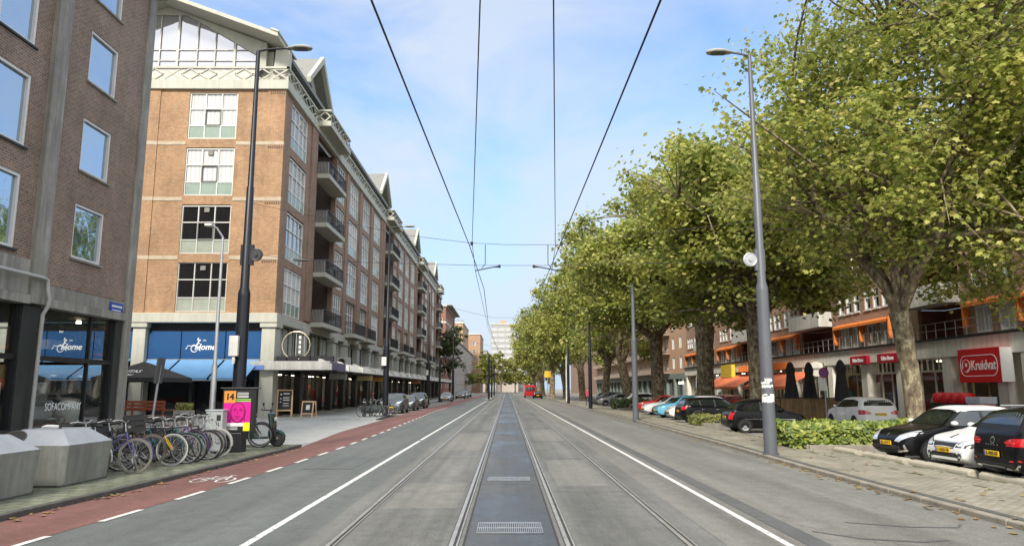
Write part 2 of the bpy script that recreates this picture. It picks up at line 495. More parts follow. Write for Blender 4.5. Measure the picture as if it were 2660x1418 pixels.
structure("bike_lane", sheet(KL, DL, YS, 0.004), M_red)
structure("tram_track_bed", sheet(-2.42, 2.55, YS, 0.004), M_track)
structure("tram_track_centre_strip", sheet(-0.50, 0.60, YS, 0.008), M_strip)
# rails: head, groove, check lip, dark seam either side
mbr, mbg = MB(), MB()
for x in (-2.053, -0.626, 0.735, 2.15):
    mbg.box(x - 0.062, x + 0.062, -40, 430, 0.0, 0.0065)
    mbr.box(x - 0.05, x + 0.0, -40, 430, 0.0, 0.013)
    mbr.box(x + 0.035, x + 0.055, -40, 430, 0.0, 0.012)
structure("tram_rail_groove", mbg, M_groove)
structure("tram_rails", mbr, M_rail)
# solid white edge lines: cut by thin cracks close to the camera
mb = MB(); y = 4.0
random.seed(3)
while y < 26:
    l = random.uniform(0.9, 1.15); mb.box(-3.1, -3.0, y, y + l, 0.0, 0.0085); y += l + 0.035
mb.box(-3.1, -3.0, 26, 125, 0.0, 0.0085)
mb.box(3.24, 3.33, -10, 128, 0.0, 0.0085)
structure("road_marking_edge_line", mb, M_line)
mb = MB(); y = 6.4
while y < 70:
    x = interp(DL, y + 0.5); x2 = interp(DL, y + 1.3)
    mb.add([(x - 0.05, y, 0.0085), (x + 0.05, y, 0.0085), (x2 + 0.05, y + 1.0, 0.0085), (x2 - 0.05, y + 1.0, 0.0085)], [(0, 1, 2, 3)]); y += 2.0
structure("road_marking_bike_lane_dashes", mb, M_line)
# tar seams and skid marks on the right lane
mb = MB()
mb.add([(3.5, -5, 0.0085), (3.8, -5, 0.0085), (3.68, 70, 0.0085), (3.46, 70, 0.0085)], [(0, 1, 2, 3)])
for x, y0, y1, wd in ((3.0, 30, 34, 0.05),):
    mb.box(x, x + wd, y0, y1, 0.0, 0.009)
pts = [(3.9, 9.6), (4.3, 9.15), (4.9, 8.95), (5.3, 9.05)]
for (a, b), (c, d) in zip(pts, pts[1:]):
    mb.add([(a, b, 0.009), (a, b + 0.09, 0.009), (c, d + 0.09, 0.009), (c, d, 0.009)], [(0, 1, 2, 3)])
pts = [(4.6, 10.25), (5.3, 9.9), (5.9, 9.85), (6.1, 10.1)]
for (a, b), (c, d) in zip(pts, pts[1:]):
    mb.add([(a, b, 0.009), (a, b + 0.05, 0.009), (c, d + 0.08, 0.009), (c, d, 0.009)], [(0, 1, 2, 3)])
structure("road_tar_seam", mb, M_tar)
# bicycle symbol lying on the red lane
mb = MB()
def mark(p, q, wd=0.05, z=0.0085):
    p = Vector((*p, z)); q = Vector((*q, z)); d = (q - p).normalized(); s = Vector((-d.y, d.x, 0)) * wd / 2
    mb.add([p - s, q - s, q + s, p + s], [(0, 1, 2, 3)])
cx, cy = -5.86, 15.3
def bk(u, v): return (cx + (u - 0.55) * 0.62, cy + v * 1.5 - 0.3)
for c in ((0.15, 0.0), (0.95, 0.0)):
    prev = None
    for i in range(15):
        a = 2 * math.pi * i / 14; q = bk(c[0] + 0.24 * math.cos(a), c[1] + 0.24 * math.sin(a))
        if prev: mark(prev, q, 0.045)
        prev = q
for a, b in (((0.15, 0), (0.42, 0.0)), ((0.42, 0), (0.3, 0.4)), ((0.15, 0), (0.34, 0.3)), ((0.34, 0.3), (0.76, 0.34)), ((0.42, 0), (0.76, 0.34)), ((0.95, 0), (0.72, 0.5)), ((0.72, 0.5), (0.86, 0.52)), ((0.22, 0.4), (0.38, 0.4))):
    mark(bk(*a), bk(*b), 0.045)
structure("road_marking_bicycle_symbol", mb, M_line)
# pavement on the left, its kerb, and the flush apron of the side street
YL = [-40, -20, -5, 3, 7] + [10.5 + i for i in range(13)] + [23.3]
def raised(left, right, ys, z):
    f = lambda s, y: interp(s, y) if isinstance(s, list) else s
    poly = [(f(left, y), y) for y in ys] + [(f(right, y), y) for y in reversed(ys)]
    return MB().prism(poly, 'z', -0.04, z)
structure("pavement_left", raised(-14.8, [(a, b - 0.15) for a, b in KL], YL, 0.08), M_pave_l)
def kerbstrip(line, side, ys, wd=0.15, z=0.09, gap=0.012):
    mb = MB()
    for y0, y1 in zip(ys, ys[1:]):
        a, b = interp(line, y0), interp(line, y1)
        y1 -= gap
        poly = [(a, y0), (a + side * wd, y0), (b + side * wd, y1), (b, y1)]
        mb.prism(poly, 'z', -0.04, z)
    return mb
ysk = [-20 + i for i in range(43)] + [23.3]
structure("kerb_left", kerbstrip(KL, -1, ysk), M_kerb_d, bevel=0.015)
ya = [23.3, 25, 28, 31, 35, 40, 43.0]
structure("side_street_apron", sheet(-60.0, KL, ya, 0.009), M_pave_apron)
KL2 = [(43, -7.45), (44.5, -7.5), (50, -7.6), (52.0, -7.9), (53.5, -9.4), (54, -9.75), (300, -9.75)]
yb = [43.0, 44.5, 50, 52, 53.5, 54, 60, 80, 120, 165, 300]
structure("pavement_left_far", raised(-60.0, [(a, b - 0.15) for a, b in KL2], yb, 0.07), M_pave_apron)
structure("kerb_left_far", kerbstrip(KL2, -1, [43 + 0.8 * i for i in range(14)] + [56 + 3 * i for i in range(80)], z=0.08), M_kerb_d)
structure("parking_lane_left", sheet([(a, b - 0.05) for a, b in KL2], [(a, b - 0.02) for a, b in KL], [51.5, 52, 53.5, 54, 60, 80, 120, 200, 300], 0.006), M_park)
# right: pavement strip with the lamp posts, parking court, shop pavement
YRr = [-40, -10, 3] + [6 + 2 * i for i in range(50)] + [120, 160, 220, 300, 430]
structure("pavement_right", raised([(a, b + 0.3) for a, b in KR], 9.25, YRr, 0.08), M_pave_r)
ysr = [-12 + i for i in range(110)]
structure("kerb_right", kerbstrip(KR, 1, ysr, 0.16, 0.085), M_kerb, bevel=0.02)
structure("gutter_course_right", kerbstrip([(a, b + 0.16) for a, b in KR], 1, ysr, 0.14, 0.092), M_kerb_d, bevel=0.01)
structure("parking_court", sheet(9.25, 20.6, [-40, 430], 0.012), M_park)
structure("pavement_shops", raised(20.6, 60.0, [-40, 430], 0.09), M_pave_r)
# moss and grass in the joints of the right pavement
M_moss = mk("joint_moss", (0.09, 0.1, 0.035), 0.95, var=0.4, vs=5)
mb = MB(); random.seed(12)
for i in range(260):
    y = random.uniform(8, 60); x = random.choice([9.2, 8.35, 9.2]) + random.gauss(0, 0.05)
    l = random.uniform(0.1, 0.5)
    mb.add([(x - random.uniform(.02, .06), y, 0.084), (x + random.uniform(.02, .06), y + 0.05, 0.085), (x + random.uniform(.01, .05), y + l, 0.084), (x - random.uniform(.01, .05), y + l * .8, 0.084)], [(0, 1, 2, 3)])
tag(mb.build("moss", M_moss), kind="stuff")
# fallen leaves along the gutters
M_dead = leafmat("fallen_leaf", [(0.0, (0.2, 0.1, 0.03)), (0.5, (0.28, 0.17, 0.05)), (1.0, (0.33, 0.26, 0.1))], 0.1)
mb = MB(); random.seed(21)
for i in range(620):
    y = 7 + 60 * random.random() ** 1.7
    if random.random() < 0.62:
        x = interp(KR, y) - abs(random.gauss(0, 0.14)) - 0.02; z = 0.012
        if random.random() < 0.35: x = interp(KR, y) + random.uniform(0.1, 2.2); z = 0.097
    elif y < 23:
        x = interp(KL, y) + abs(random.gauss(0, 0.16)) + 0.02; z = 0.012
    else: continue
    a = random.uniform(0, 6.28); s = random.uniform(0.03, 0.075)
    p = [Vector((math.cos(a + k), math.sin(a + k), 0)) * s * e for k, e in ((0, 1), (1.2, .8), (2.4, .9), (3.5, .7), (4.8, .9))]
    mb.add([(x + q.x, y + q.y, z + random.uniform(0, 0.02)) for q in p], [(0, 1, 2, 3, 4)])
tag(mb.build("fallen_leaves", M_dead, recalc=False), kind="stuff")
# repair patches, slab joints and manhole covers in the carriageway
M_patch_d = asphalt("patch_dark", (0.09, 0.1, 0.098), 0.2); M_patch_l = asphalt("patch_pale", (0.155, 0.154, 0.138), 0.2)
mb, mb2 = MB(), MB(); random.seed(33)
def rag(m, x0, x1, y0, y1, z):
    n = 6; p = []
    for i in range(n): p.append((lerp(x0, x1, i / n) , y0 + random.uniform(-.05, .05)))
    for i in range(n): p.append((x1 + random.uniform(-.03, .03), lerp(y0, y1, i / n)))
    for i in range(n): p.append((lerp(x1, x0, i / n), y1 + random.uniform(-.05, .05)))
    for i in range(n): p.append((x0 + random.uniform(-.03, .03), lerp(y1, y0, i / n)))
    m.add([(a, b, z) for a, b in p], [tuple(range(len(p)))])
for x0, x1, y0, y1 in ((-4.7, -3.5, 17, 20), (-4.9, -3.9, 34, 37)): rag(mb, x0, x1, y0, y1, .0062)
for x0, x1, y0, y1 in ((-1.9, -.75, 11.5, 14.5), (.95, 1.95, 14, 19), (-1.9, -.8, 22, 30), (4.6, 6.2, 16.5, 18.5), (1.0, 2.0, 26, 33)): rag(mb2, x0, x1, y0, y1, .0062)
structure("road_repair_patch_dark", mb, M_patch_d); structure("road_repair_patch_pale", mb2, M_patch_l)
mb = MB()
for i in range(17):
    y = 7.2 + i * 6.2 + random.uniform(-.4, .4)
    for x0, x1 in ((-1.95, -.74), (.84, 2.03)): mb.box(x0, x1, y, y + .009, 0, .0072)
    if i % 2: mb.box(-.49, .59, y + 1, y + 1.02, 0, .0092)
for x in (-.505, .605): mb.box(x - .015, x + .015, -10, 200, 0, .0094)
structure("track_slab_joints", mb, M_groove)
# drain gratings between the tracks
M_grate = mk("grate_steel", (0.32, 0.33, 0.34), 0.45, 0.6, var=0.3, vs=8)
for y0, y1, lb in ((9.5, 10.25, "galvanised slotted drain grating nearest along the centre strip"), (14.75, 15.35, "galvanised slotted drain grating second along the centre strip")):
    r_ = root("drain_grating", (0.04, (y0 + y1) / 2, 0.009), lb, "drain", "drain gratings in the centre strip")
    mb = MB().box(-0.38, 0.45, y0, y1, 0.0082, 0.0105)
    mb.build("pit", M_groove, r_)
    mb = MB()
    for i in range(34):
        x = -0.38 + 0.83 * i / 33; mb.box(x - 0.0065, x + 0.0065, y0, y1, 0.0095, 0.02)
    for i in range(3):
        y = lerp(y0 + 0.02, y1 - 0.02, i / 2); mb.box(-0.39, 0.46, y - 0.02, y + 0.02, 0.0095, 0.021)
    mb.build("grate", M_grate, r_)
# ================================================================ BUILDING HELPERS
def wall_holes(mb, face, pos, u0, u1, z0, z1, holes, depth=0.25, mi=0, mir=None):
    """flat wall with rectangular openings and their reveals. face '+x','-x','-y' = side it looks to; u is Y (or X for '-y')"""
    mir = mi if mir is None else mir
    us = sorted({u0, u1, *[h[0] for h in holes], *[h[1] for h in holes]}); us = [u for u in us if u0 <= u <= u1]
    zs = sorted({z0, z1, *[h[2] for h in holes], *[h[3] for h in holes]}); zs = [z for z in zs if z0 <= z <= z1]
    inw = {'+x': -1, '-x': 1, '-y': 1}[face]
    P = (lambda u, z, d: (pos + inw * d, u, z)) if face != '-y' else (lambda u, z, d: (u, pos + inw * d, z))
    for a, b in zip(us, us[1:]):
        run = None
        for c, d in zip(zs, zs[1:]):
            m = ((a + b) / 2, (c + d) / 2)
            if any(h[0] < m[0] < h[1] and h[2] < m[1] < h[3] for h in holes): continue
            mb.add([P(a, c, 0), P(b, c, 0), P(b, d, 0), P(a, d, 0)], [(0, 1, 2, 3)], mi)
    for a, b, c, d in holes:
        for q in (((a, c), (b, c)), ((b, c), (b, d)), ((b, d), (a, d)), ((a, d), (a, c))):
            (p, r), (s, t) = q
            if t == r and (r <= z0 or r >= z1): continue
            mb.add([P(p, r, 0), P(s, t, 0), P(s, t, depth), P(p, r, depth)], [(0, 1, 2, 3)], mir)
    return mb
FACE_RZ = {'-y': 0.0, '+x': R(90), '-x': R(-90)}
def window_proto(w, h, xs, zs, bar, fmat, pmat, outer=0.06, thick=0.07, panel=None, sill=None):
    """window part: the panes are its own mesh; its frame (and spandrel, sill) are sub-parts. Local: x across, z up from the bottom, looks to -y"""
    z0 = panel[0] if panel else 0.0
    me = MB().add([(-w / 2, 0.02, z0), (w / 2, 0.02, z0), (w / 2, 0.02, h), (-w / 2, 0.02, h)], [(0, 1, 2, 3)])
    o = me.build("window", pmat, recalc=False)
    f = MB()
    for x0, x1, a, b in ((-w / 2, w / 2, 0, outer), (-w / 2, w / 2, h - outer, h)): f.box(x0, x1, -thick, 0.03, a, b)
    f.box(-w / 2, -w / 2 + outer, -thick, 0.03, outer, h - outer); f.box(w / 2 - outer, w / 2, -thick, 0.03, outer, h - outer)
    for x in xs: f.box(-w / 2 + w * x - bar / 2, -w / 2 + w * x + bar / 2, -thick + 0.01, 0.028, outer, h - outer)
    for z in zs: f.box(-w / 2 + outer, w / 2 - outer, -thick + 0.013, 0.026, h * z - bar / 2, h * z + bar / 2)
    f.build("frame", fmat, o)
    if panel:
        MB().box(-w / 2 + 0.02, w / 2 - 0.02, -0.02, 0.015, 0.02, z0).build("spandrel", panel[1], o)
    if sill:
        MB().box(-w / 2 - 0.08, w / 2 + 0.08, -thick - 0.1, 0.0, -0.07, -0.005).build("sill", sill, o)
    return o
def put_window(proto, parent, loc, face, first=set(), pmat=None):
    if proto.name in first: o = copy_tree(proto)
    else: o = proto; first.add(proto.name)
    o.parent = parent
    o.location = Vector(loc) - ROOTLOC[parent.name]
    o.rotation_euler = (0, 0, FACE_RZ[face])
    if pmat is not None:
        o.data = o.data.copy(); o.data.materials[0] = pmat
    return o

M_brick_dark = brick("brown_brick_wall", (0.275, 0.168, 0.115), (0.17, 0.106, 0.078), (0.31, 0.255, 0.21), 0.23, 0.085, 0.016, 'wall', 0.2, grime=0.15)
M_conc = mk("weathered_concrete", (0.33, 0.315, 0.28), 0.9, var=0.25, vs=1.2, streak=0.35, bump=0.3, bs=30)
M_conc_d = mk("dark_plinth_stone", (0.03, 0.031, 0.033), 0.5, var=0.3, vs=2)
M_white_f = mk("white_window_paint", (0.72, 0.72, 0.7), 0.45, var=0.08)
M_black_f = mk("black_shop_metal", (0.014, 0.015, 0.017), 0.4, 0.0, var=0.2)
def curtain_mat(name, c, f):
    """pane with a curtain drawn close behind it: pleats in the cloth, a share of mirror on top"""
    if name in MATS: return MATS[name]
    m, t, b = _new(name)
    wv = t.nodes.new("ShaderNodeTexWave"); wv.inputs["Scale"].default_value = 2.2; wv.inputs["Distortion"].default_value = 2.5; wv.inputs["Detail"].default_value = 3
    wv.bands_direction = 'DIAGONAL'
    t.links.new(_pos(t, (1, 1, 0.02)), wv.inputs["Vector"])
    c2 = _ramp(t, wv.outputs["Fac"], [(0.1, tuple(x * 0.72 for x in c)), (0.8, c)])
    t.links.new(c2, b.inputs["Base Color"]); b.inputs["Roughness"].default_value = 0.9
    gl = t.nodes.new("ShaderNodeBsdfGlossy"); gl.inputs["Roughness"].default_value = 0.02
    mx = t.nodes.new("ShaderNodeMixShader"); mx.inputs[0].default_value = f
    t.links.new(b.outputs[0], mx.inputs[1]); t.links.new(gl.outputs[0], mx.inputs[2])
    t.links.new(mx.outputs[0], t.nodes["Material Output"].inputs["Surface"])
    MATS[name] = m; return m
M_sky_gl = mirror_glass("upper_window_glass", (0.66, 0.79, 0.92), (0.07, 0.12, 0.17), 0.6, 0.05)
M_shop_gl = clear_glass("shop_window_glass", (0.72, 0.76, 0.76), 0.13)
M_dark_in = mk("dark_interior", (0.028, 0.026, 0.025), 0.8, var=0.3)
M_floor_in = mk("shop_floor", (0.12, 0.11, 0.1), 0.6)
M_lamp = mk("lit_shop_lamp", (0.9, 0.85, 0.7), 0.5, emit=((1.0, 0.85, 0.6), 6.0), var=0)
M_pipe = mk("grey_pvc_pipe", (0.42, 0.42, 0.4), 0.5, var=0.12)
M_white = mk("white_painted_concrete", (0.6, 0.59, 0.55), 0.8, var=0.1, vs=1.5, streak=0.22)
M_steel = mk("galvanised_steel", (0.42, 0.43, 0.44), 0.45, 0.55, var=0.15, vs=4)

# ================================================================ BROWN BRICK SHOP BUILDING (near left)
b1 = root("shop_building", (-14.8, 28.5, 0), "tall brown brick building with concrete piers and furniture shop at the street corner", "building")
small = [(24.35, 26.15, z, z + 1.9) for z in (6.2, 9.27, 12.52, 15.65)]
bigs = []
for k in range(5):
    y1 = 21.5 - 5.4 * k
    bigs += [(y1 - 3.6, y1, z, z + 2.3) for z in (5.95, 9.1, 12.35, 15.5)]
mb = MB()
wall_holes(mb, '+x', -14.8, 22.95, 28.0, 5.1, 18.3, [h for h in small if h[3] < 18.3])
wall_holes(mb, '+x', -14.8, -8.0, 22.25, 5.75, 18.3, bigs)
mb.add([(-14.8, 28.5, 5.1), (-40, 28.5, 5.1), (-40, 28.5, 18.3), (-14.8, 28.5, 18.3)], [(0, 1, 2, 3)])
mb.add([(-15.05, -8, 5.1), (-15.05, 28.4, 5.1), (-15.05, 28.4, 18.3), (-15.05, -8, 18.3)], [(3, 2, 1, 0)])
mb.add([(-14.8, -8, 4.4), (-40, -8, 4.4), (-40, -8, 18.3), (-14.8, -8, 18.3)], [(0, 1, 2, 3)])
mb.build("wall", M_brick_dark, b1)
mb = MB().box(-15.6, -14.2, -8.2, 28.9, 18.3, 18.62).box(-15.6, -14.4, -8.1, 28.75, 18.05, 18.3)
mb.build("cornice", mk("dark_cornice", (0.035, 0.034, 0.033), 0.7), b1)
MB().add([(-15, -8, 18.5), (-40, -8, 18.5), (-40, 28.4, 18.5), (-15, 28.4, 18.5)], [(0, 1, 2, 3)]).build("roof", M_conc, b1)
MB().box(-15.1, -14.62, 22.25, 22.95, 4.4, 18.02).build("pier", M_conc, b1, bevel=0.02)
MB().box(-15.1, -14.72, 28.0, 28.56, 0.0, 18.04).build("pier", M_conc, b1, bevel=0.02)
mb = MB().box(-15.1, -14.76, 22.97, 27.98, 4.66, 5.08).box(-15.1, -14.64, 22.97, 27.98, 4.36, 4.64)
mb.build("fascia_band", M_conc, b1, bevel=0.01)
mb = MB().box(-15.1, -14.7, -8, 22.24, 4.66, 5.72).box(-15.1, -14.6, -8, 22.24, 4.36, 4.64)
mb.build("fascia_band", M_conc, b1, bevel=0.01)
sw = window_proto(1.8, 1.9, [], [], 0.05, M_white_f, M_sky_gl, outer=0.085, sill=M_conc)
for a, b, c, d in small: put_window(sw, b1, (-14.9, (a + b) / 2, c), '+x')
bw = window_proto(3.6, 2.3, [0.55], [], 0.09, M_white_f, M_sky_gl, outer=0.1, sill=M_conc_d)
for a, b, c, d in bigs: put_window(bw, b1, (-14.9, (a + b) / 2, c), '+x')
# shop front: dark columns, plinth, glass on the street and on the side street
for y0, y1 in ((22.2, 23.05), (27.55, 27.99), (16.6, 17.1), (11.2, 11.7)):
    MB().box(-15.2, -14.78, y0, y1, 0.0, 4.35).build("shop_column", mk("dark_green_stone", (0.03, 0.035, 0.035), 0.35, var=0.3), b1, bevel=0.01)
for y0, y1 in ((23.06, 27.54), (17.11, 22.19), (11.71, 16.59)):
    MB().box(-15.15, -14.8, y0, y1, 0.0, 0.58).build("plinth", M_conc_d, b1, bevel=0.01)
    m2 = MB().box(-15.02, -14.86, y0, y1, 2.68, 2.84)
    n = 2 if y0 < 23 else 1
    ds = [y0 + 0.04, y1 - 0.04] + ([26.1] if y0 > 23 else [y0 + (y1 - y0) * 0.45])
    for y in ds: m2.box(-15.0, -14.88, y - 0.04, y + 0.04, 0.58, 2.68); m2.box(-15.0, -14.88, y - 0.04, y + 0.04, 2.84, 4.34)
    fr = m2.build("shop_window_frame", M_black_f, b1)
    for z0, z1 in ((0.58, 2.68), (2.84, 4.34)):
        MB().add([(-14.95, y0, z0), (-14.95, y1, z0), (-14.95, y1, z1), (-14.95, y0, z1)], [(0, 1, 2, 3)]).build("shop_window_pane", M_shop_gl, b1, recalc=False)
# clear pane and frame on the side street too, so the awnings behind show through the corner
for x0, x1 in ((-20.5, -15.2), (-26.5, -20.7), (-32.5, -26.7)):
    MB().add([(x0, 28.4, 0.5), (x1, 28.4, 0.5), (x1, 28.4, 4.34), (x0, 28.4, 4.34)], [(0, 1, 2, 3)]).build("shop_window_pane", clear_glass("side_pane", (0.85, 0.87, 0.87), 0.05), b1, recalc=False)
    MB().box(x0 - 0.2, x0, 28.3, 28.5, 0, 4.35).box(x0, x1, 28.34, 28.48, 2.7, 2.82).build("shop_window_frame", M_black_f, b1)
MB().box(-40, -15.25, 28.3, 28.5, 4.36, 5.1).box(-40, -32.7, 28.3, 28.5, 0, 4.36).box(-32.7, -15.25, 28.3, 28.48, 0.0, 0.5).build("side_band", M_conc, b1)
mb = MB().box(-40, -15.16, -8, 28.28, 0.02, 0.06)
mb.build("shop_floor", M_floor_in, b1)
mb = MB().box(-40, -15.2, -8, 28.28, 4.35, 4.42).box(-33.2, -33.0, -8, 28.28, 0.06, 4.34).box(-33.0, -15.2, 8.0, 8.2, 0.06, 4.34).box(-40, -14.85, -8, 11.0, 0.0, 4.34)
mb.build("shop_interior", M_dark_in, b1)
# sofa and cushions in the window
sofa = root("sofa", (-16.3, 24.6, 0.75), "grey upholstered sofa standing in the furniture shop window", "sofa")
M_sofa = mk("grey_sofa_cloth", (0.42, 0.42, 0.41), 0.9, var=0.1, vs=8)
mb = MB().box(-16.7, -15.9, 23.5, 25.8, 0.75, 1.2); mb.build("seat", M_sofa, sofa, bevel=0.06)
MB().box(-17.0, -16.72, 23.4, 25.9, 0.8, 1.62).build("backrest", M_sofa, sofa, bevel=0.08)
for y in (23.28, 25.82): MB().box(-16.7, -15.9, y, y + 0.2, 0.8, 1.4).build("armrest", M_sofa, sofa, bevel=0.06)
MB().box(-17.1, -15.7, 23.2, 26.1, 0.5, 0.74).build("plinth", M_dark_in, sofa)
def cushion(y, rz, m, lb):
    mb = MB(); n = 8
    for i in range(n + 1):
        for j in range(n + 1):
            u = i / n * 2 - 1; v = j / n * 2 - 1
            h = 0.09 * (1 - u ** 4) * (1 - v ** 4) + 0.005
            mb.v.append((u * 0.24 * (1 - 0.08 * v * v), -h, v * 0.24 * (1 - 0.08 * u * u)))
    k = len(mb.v)
    mb.v += [(x, -y_, z) for x, y_, z in mb.v]
    for i in range(n):
        for j in range(n):
            a = i * (n + 1) + j
            mb.f.append((a, a + n + 1, a + n + 2, a + 1)); mb.f.append((k + a + 1, k + a + n + 2, k + a + n + 1, k + a)); mb.m += [0, 0]
    o = mb.build("cushion", m, smooth=60)
    o.location = (-16.45, y, 1.44); o.rotation_euler = (R(-15), 0, R(90) + rz)
    tag(o, lb, "cushion", "cushions on the shop sofa")
cushion(23.75, 0.2, mk("cream_cloth", (0.7, 0.68, 0.62), 0.9), "cream cushion leaning at the left end of the grey shop sofa")
cushion(24.3, -0.1, mk("charcoal_cloth", (0.12, 0.12, 0.12), 0.9), "charcoal cushion leaning beside the cream one on the shop sofa")
pf = root("pouffe", (-15.75, 26.6, 0.5), "round cream armchair standing at the right end of the shop window", "armchair")
mb = MB().lathe([(0.0, 0.0), (0.26, 0.0), (0.36, 0.25), (0.4, 0.5), (0.36, 0.74), (0.2, 0.85), (0.0, 0.87)], (-15.75, 26.6, 0.52), 20)
mb.build("seat", mk("cream_cloth", (0.7, 0.68, 0.62)), pf, smooth=60)
ds = MB().box(-33, -15.2, 20.2, 28.2, 0.06, 0.5).build("display_stage", M_dark_in, b1)
o = text("lettering", "SOFACOMPANY", (-14.92, 24.95, 1.2), '+x', 0.36, mk("white_vinyl", (0.8, 0.8, 0.8), 0.6, var=0), b1, width=2.0, ext=0.003)
for y, x, z in ((24.4, -17.5, 4.2), (25.7, -19, 4.15), (22.6, -18, 4.2), (27.2, -16, 4.2)):
    MB().lathe([(0.0, 0.1), (0.07, 0.1), (0.09, 0.0), (0.0, 0.0)], (x, y, z), 12).build("ceiling_spot", M_lamp, b1)
# drainpipe elbowing round the pier, street-name sign
dp = MB().tube([(-14.52, 10, 5.22), (-14.52, 22.6, 5.22), (-14.52, 22.82, 5.18), (-14.5, 22.84, 4.85), (-14.46, 22.9, 4.6), (-14.5, 22.92, 4.35), (-14.62, 22.9, 4.1), (-14.66, 22.9, 0.1)], 0.06, 10)
dp.build("drainpipe", M_pipe, b1, smooth=50)
sg = root("street_name_sign", (-14.72, 27.35, 4.82), "small blue street name sign on the concrete band at the shop corner", "street sign")
MB().box(-14.75, -14.71, 26.92, 27.8, 4.62, 4.98).build("plate", mk("sign_blue", (0.03, 0.07, 0.4), 0.35, var=0.05), sg)
MB().box(-14.712, -14.704, 27.0, 27.72, 4.81, 4.89).build("lettering_line", M_white_f, sg)
MB().box(-14.712, -14.704, 27.05, 27.65, 4.68, 4.72).build("underline", M_white_f, sg)

# ================================================================ APARTMENT BLOCK (orange end wall, brown street front)
FX, FY = -14.6, 45.5
YE = 160.0
b2 = root("apartment_block", (-14.6, 45.5, 0), "long orange brick apartment block with white gables, balconies and shops under a canopy", "building")
M_or = brick("orange_brick_wall", (0.385, 0.212, 0.1), (0.285, 0.15, 0.07), (0.36, 0.26, 0.17), 0.23, 0.085, 0.014, 'wall', 0.2, grime=0.16)
M_br = brick("brown_front_brick", (0.37, 0.225, 0.15), (0.27, 0.163, 0.112), (0.26, 0.2, 0.16), 0.23, 0.085, 0.014, 'wall', 0.18, grime=0.12)
M_str = mk("pale_string_course", (0.42, 0.35, 0.26), 0.85, var=0.2, vs=3)
M_alu = mk("aluminium_frame", (0.55, 0.55, 0.52), 0.4, 0.3, var=0.05)
M_green = mk("green_glass_spandrel", (0.24, 0.31, 0.26), 0.15, var=0.1, vs=1.5)
M_cream = mk("cream_white_paint", (0.47, 0.47, 0.4), 0.75, var=0.06, vs=1, streak=0.12)
M_dark_gl = mirror_glass("dark_room_glass", (0.6, 0.65, 0.7), (0.008, 0.009, 0.01), 0.1)
M_mid_gl = mirror_glass("front_window_glass", (0.7, 0.76, 0.82), (0.05, 0.055, 0.06), 0.5)
M_rail_d = mk("dark_railing", (0.022, 0.022, 0.026), 0.5, var=0.2)
M_roof = mk("grey_roof_zinc", (0.23, 0.23, 0.21), 0.6, 0.2, var=0.15, streak=0.15)
M_curt = curtain_mat("white_curtain_pane", (0.6, 0.6, 0.58), 0.1)
M_curt2 = curtain_mat("grey_curtain_pane", (0.4, 0.4, 0.38), 0.3)
ZT = [21.0, 17.25, 13.45, 9.68]; ZB = [17.85, 14.05, 10.25, 6.55]
ends = [(-20.85, -17.7, a, b) for a, b in zip(ZB, ZT)] + [(-28.7, -25.55, a, b) for a, b in zip(ZB, ZT)]
mb = MB()
wall_holes(mb, '-y', FY, -31.8, FX - 1.15, 6.45, 21.2, ends, 0.2)
mb.build("end_wall", M_or, b2)
mb = MB()
for x0, x1 in ((-15.75, -14.55), (-23.9, -22.75), (-32.2, -31.0)):
    mb.box(x0, x1, FY - 0.06, FY + 0.4, 6.46, 21.19)
mb.build("brick_pier", M_or, b2)
mb = MB()
for z in (10.0, 13.82, 17.55):
    for x0, x1 in ((-31.0, -28.75), (-25.5, -23.9), (-22.74, -20.9), (-17.65, -15.76)):
        mb.box(x0, x1, FY - 0.03, FY + 0.2, z - 0.12, z + 0.12)
    for x0, x1 in ((-15.76, -14.54), (-23.9, -22.74)):
        mb.box(x0, x1, FY - 0.075, FY + 0.2, z - 0.12, z + 0.12)
mb.build("string_course", M_str, b2)
mb = MB()
for z in (9.78, 13.58, 17.3, 21.02):
    for k in range(7):
        mb.box(-15.55 + k * 0.14, -15.47 + k * 0.14, FY - 0.085, FY - 0.05, z - 0.1, z + 0.06)
mb.build("brick_vent_course", mk("dark_vent_brick", (0.12, 0.08, 0.06)), b2)
proto_e = window_proto(3.15, 3.15, [1 / 3, 2 / 3], [0.285, 0.65], 0.07, M_alu, M_curt, outer=0.07, panel=(0.9, M_green))
proto_d = window_proto(3.15, 3.15, [1 / 3, 2 / 3], [0.285, 0.65], 0.07, M_alu, M_dark_gl, outer=0.07, panel=(0.9, mk("pale_spandrel", (0.3, 0.33, 0.28), 0.2, var=0.15)))
for i, (a, b, c, d) in enumerate(ends):
    put_window(proto_e if i % 4 < 2 else proto_d, b2, ((a + b) / 2, FY + 0.13, c), '-y')
    if i % 4 > 0:
        MB().box((a + b) / 2 - 0.16, (a + b) / 2 + 0.16, FY + 0.05, FY + 0.12, d - 0.48, d - 0.2).build("window_vent", mk("grey_vent_box", (0.2, 0.19, 0.17)), b2)
    if i % 4 < 3:
        mx = (a + b) / 2
        mb = MB()
        for x0, x1, z0, z1 in ((mx - .52, mx - .46, c + .92, c + 2.03), (mx + .46, mx + .52, c + .92, c + 2.03), (mx - .46, mx + .46, c + .92, c + .98), (mx - .46, mx + .46, c + 1.97, c + 2.03)):
            mb.box(x0, x1, FY + 0.03, FY + 0.1, z0, z1)
        mb.build("opening_sash", mk("dark_sash", (0.13, 0.13, 0.12)), b2)
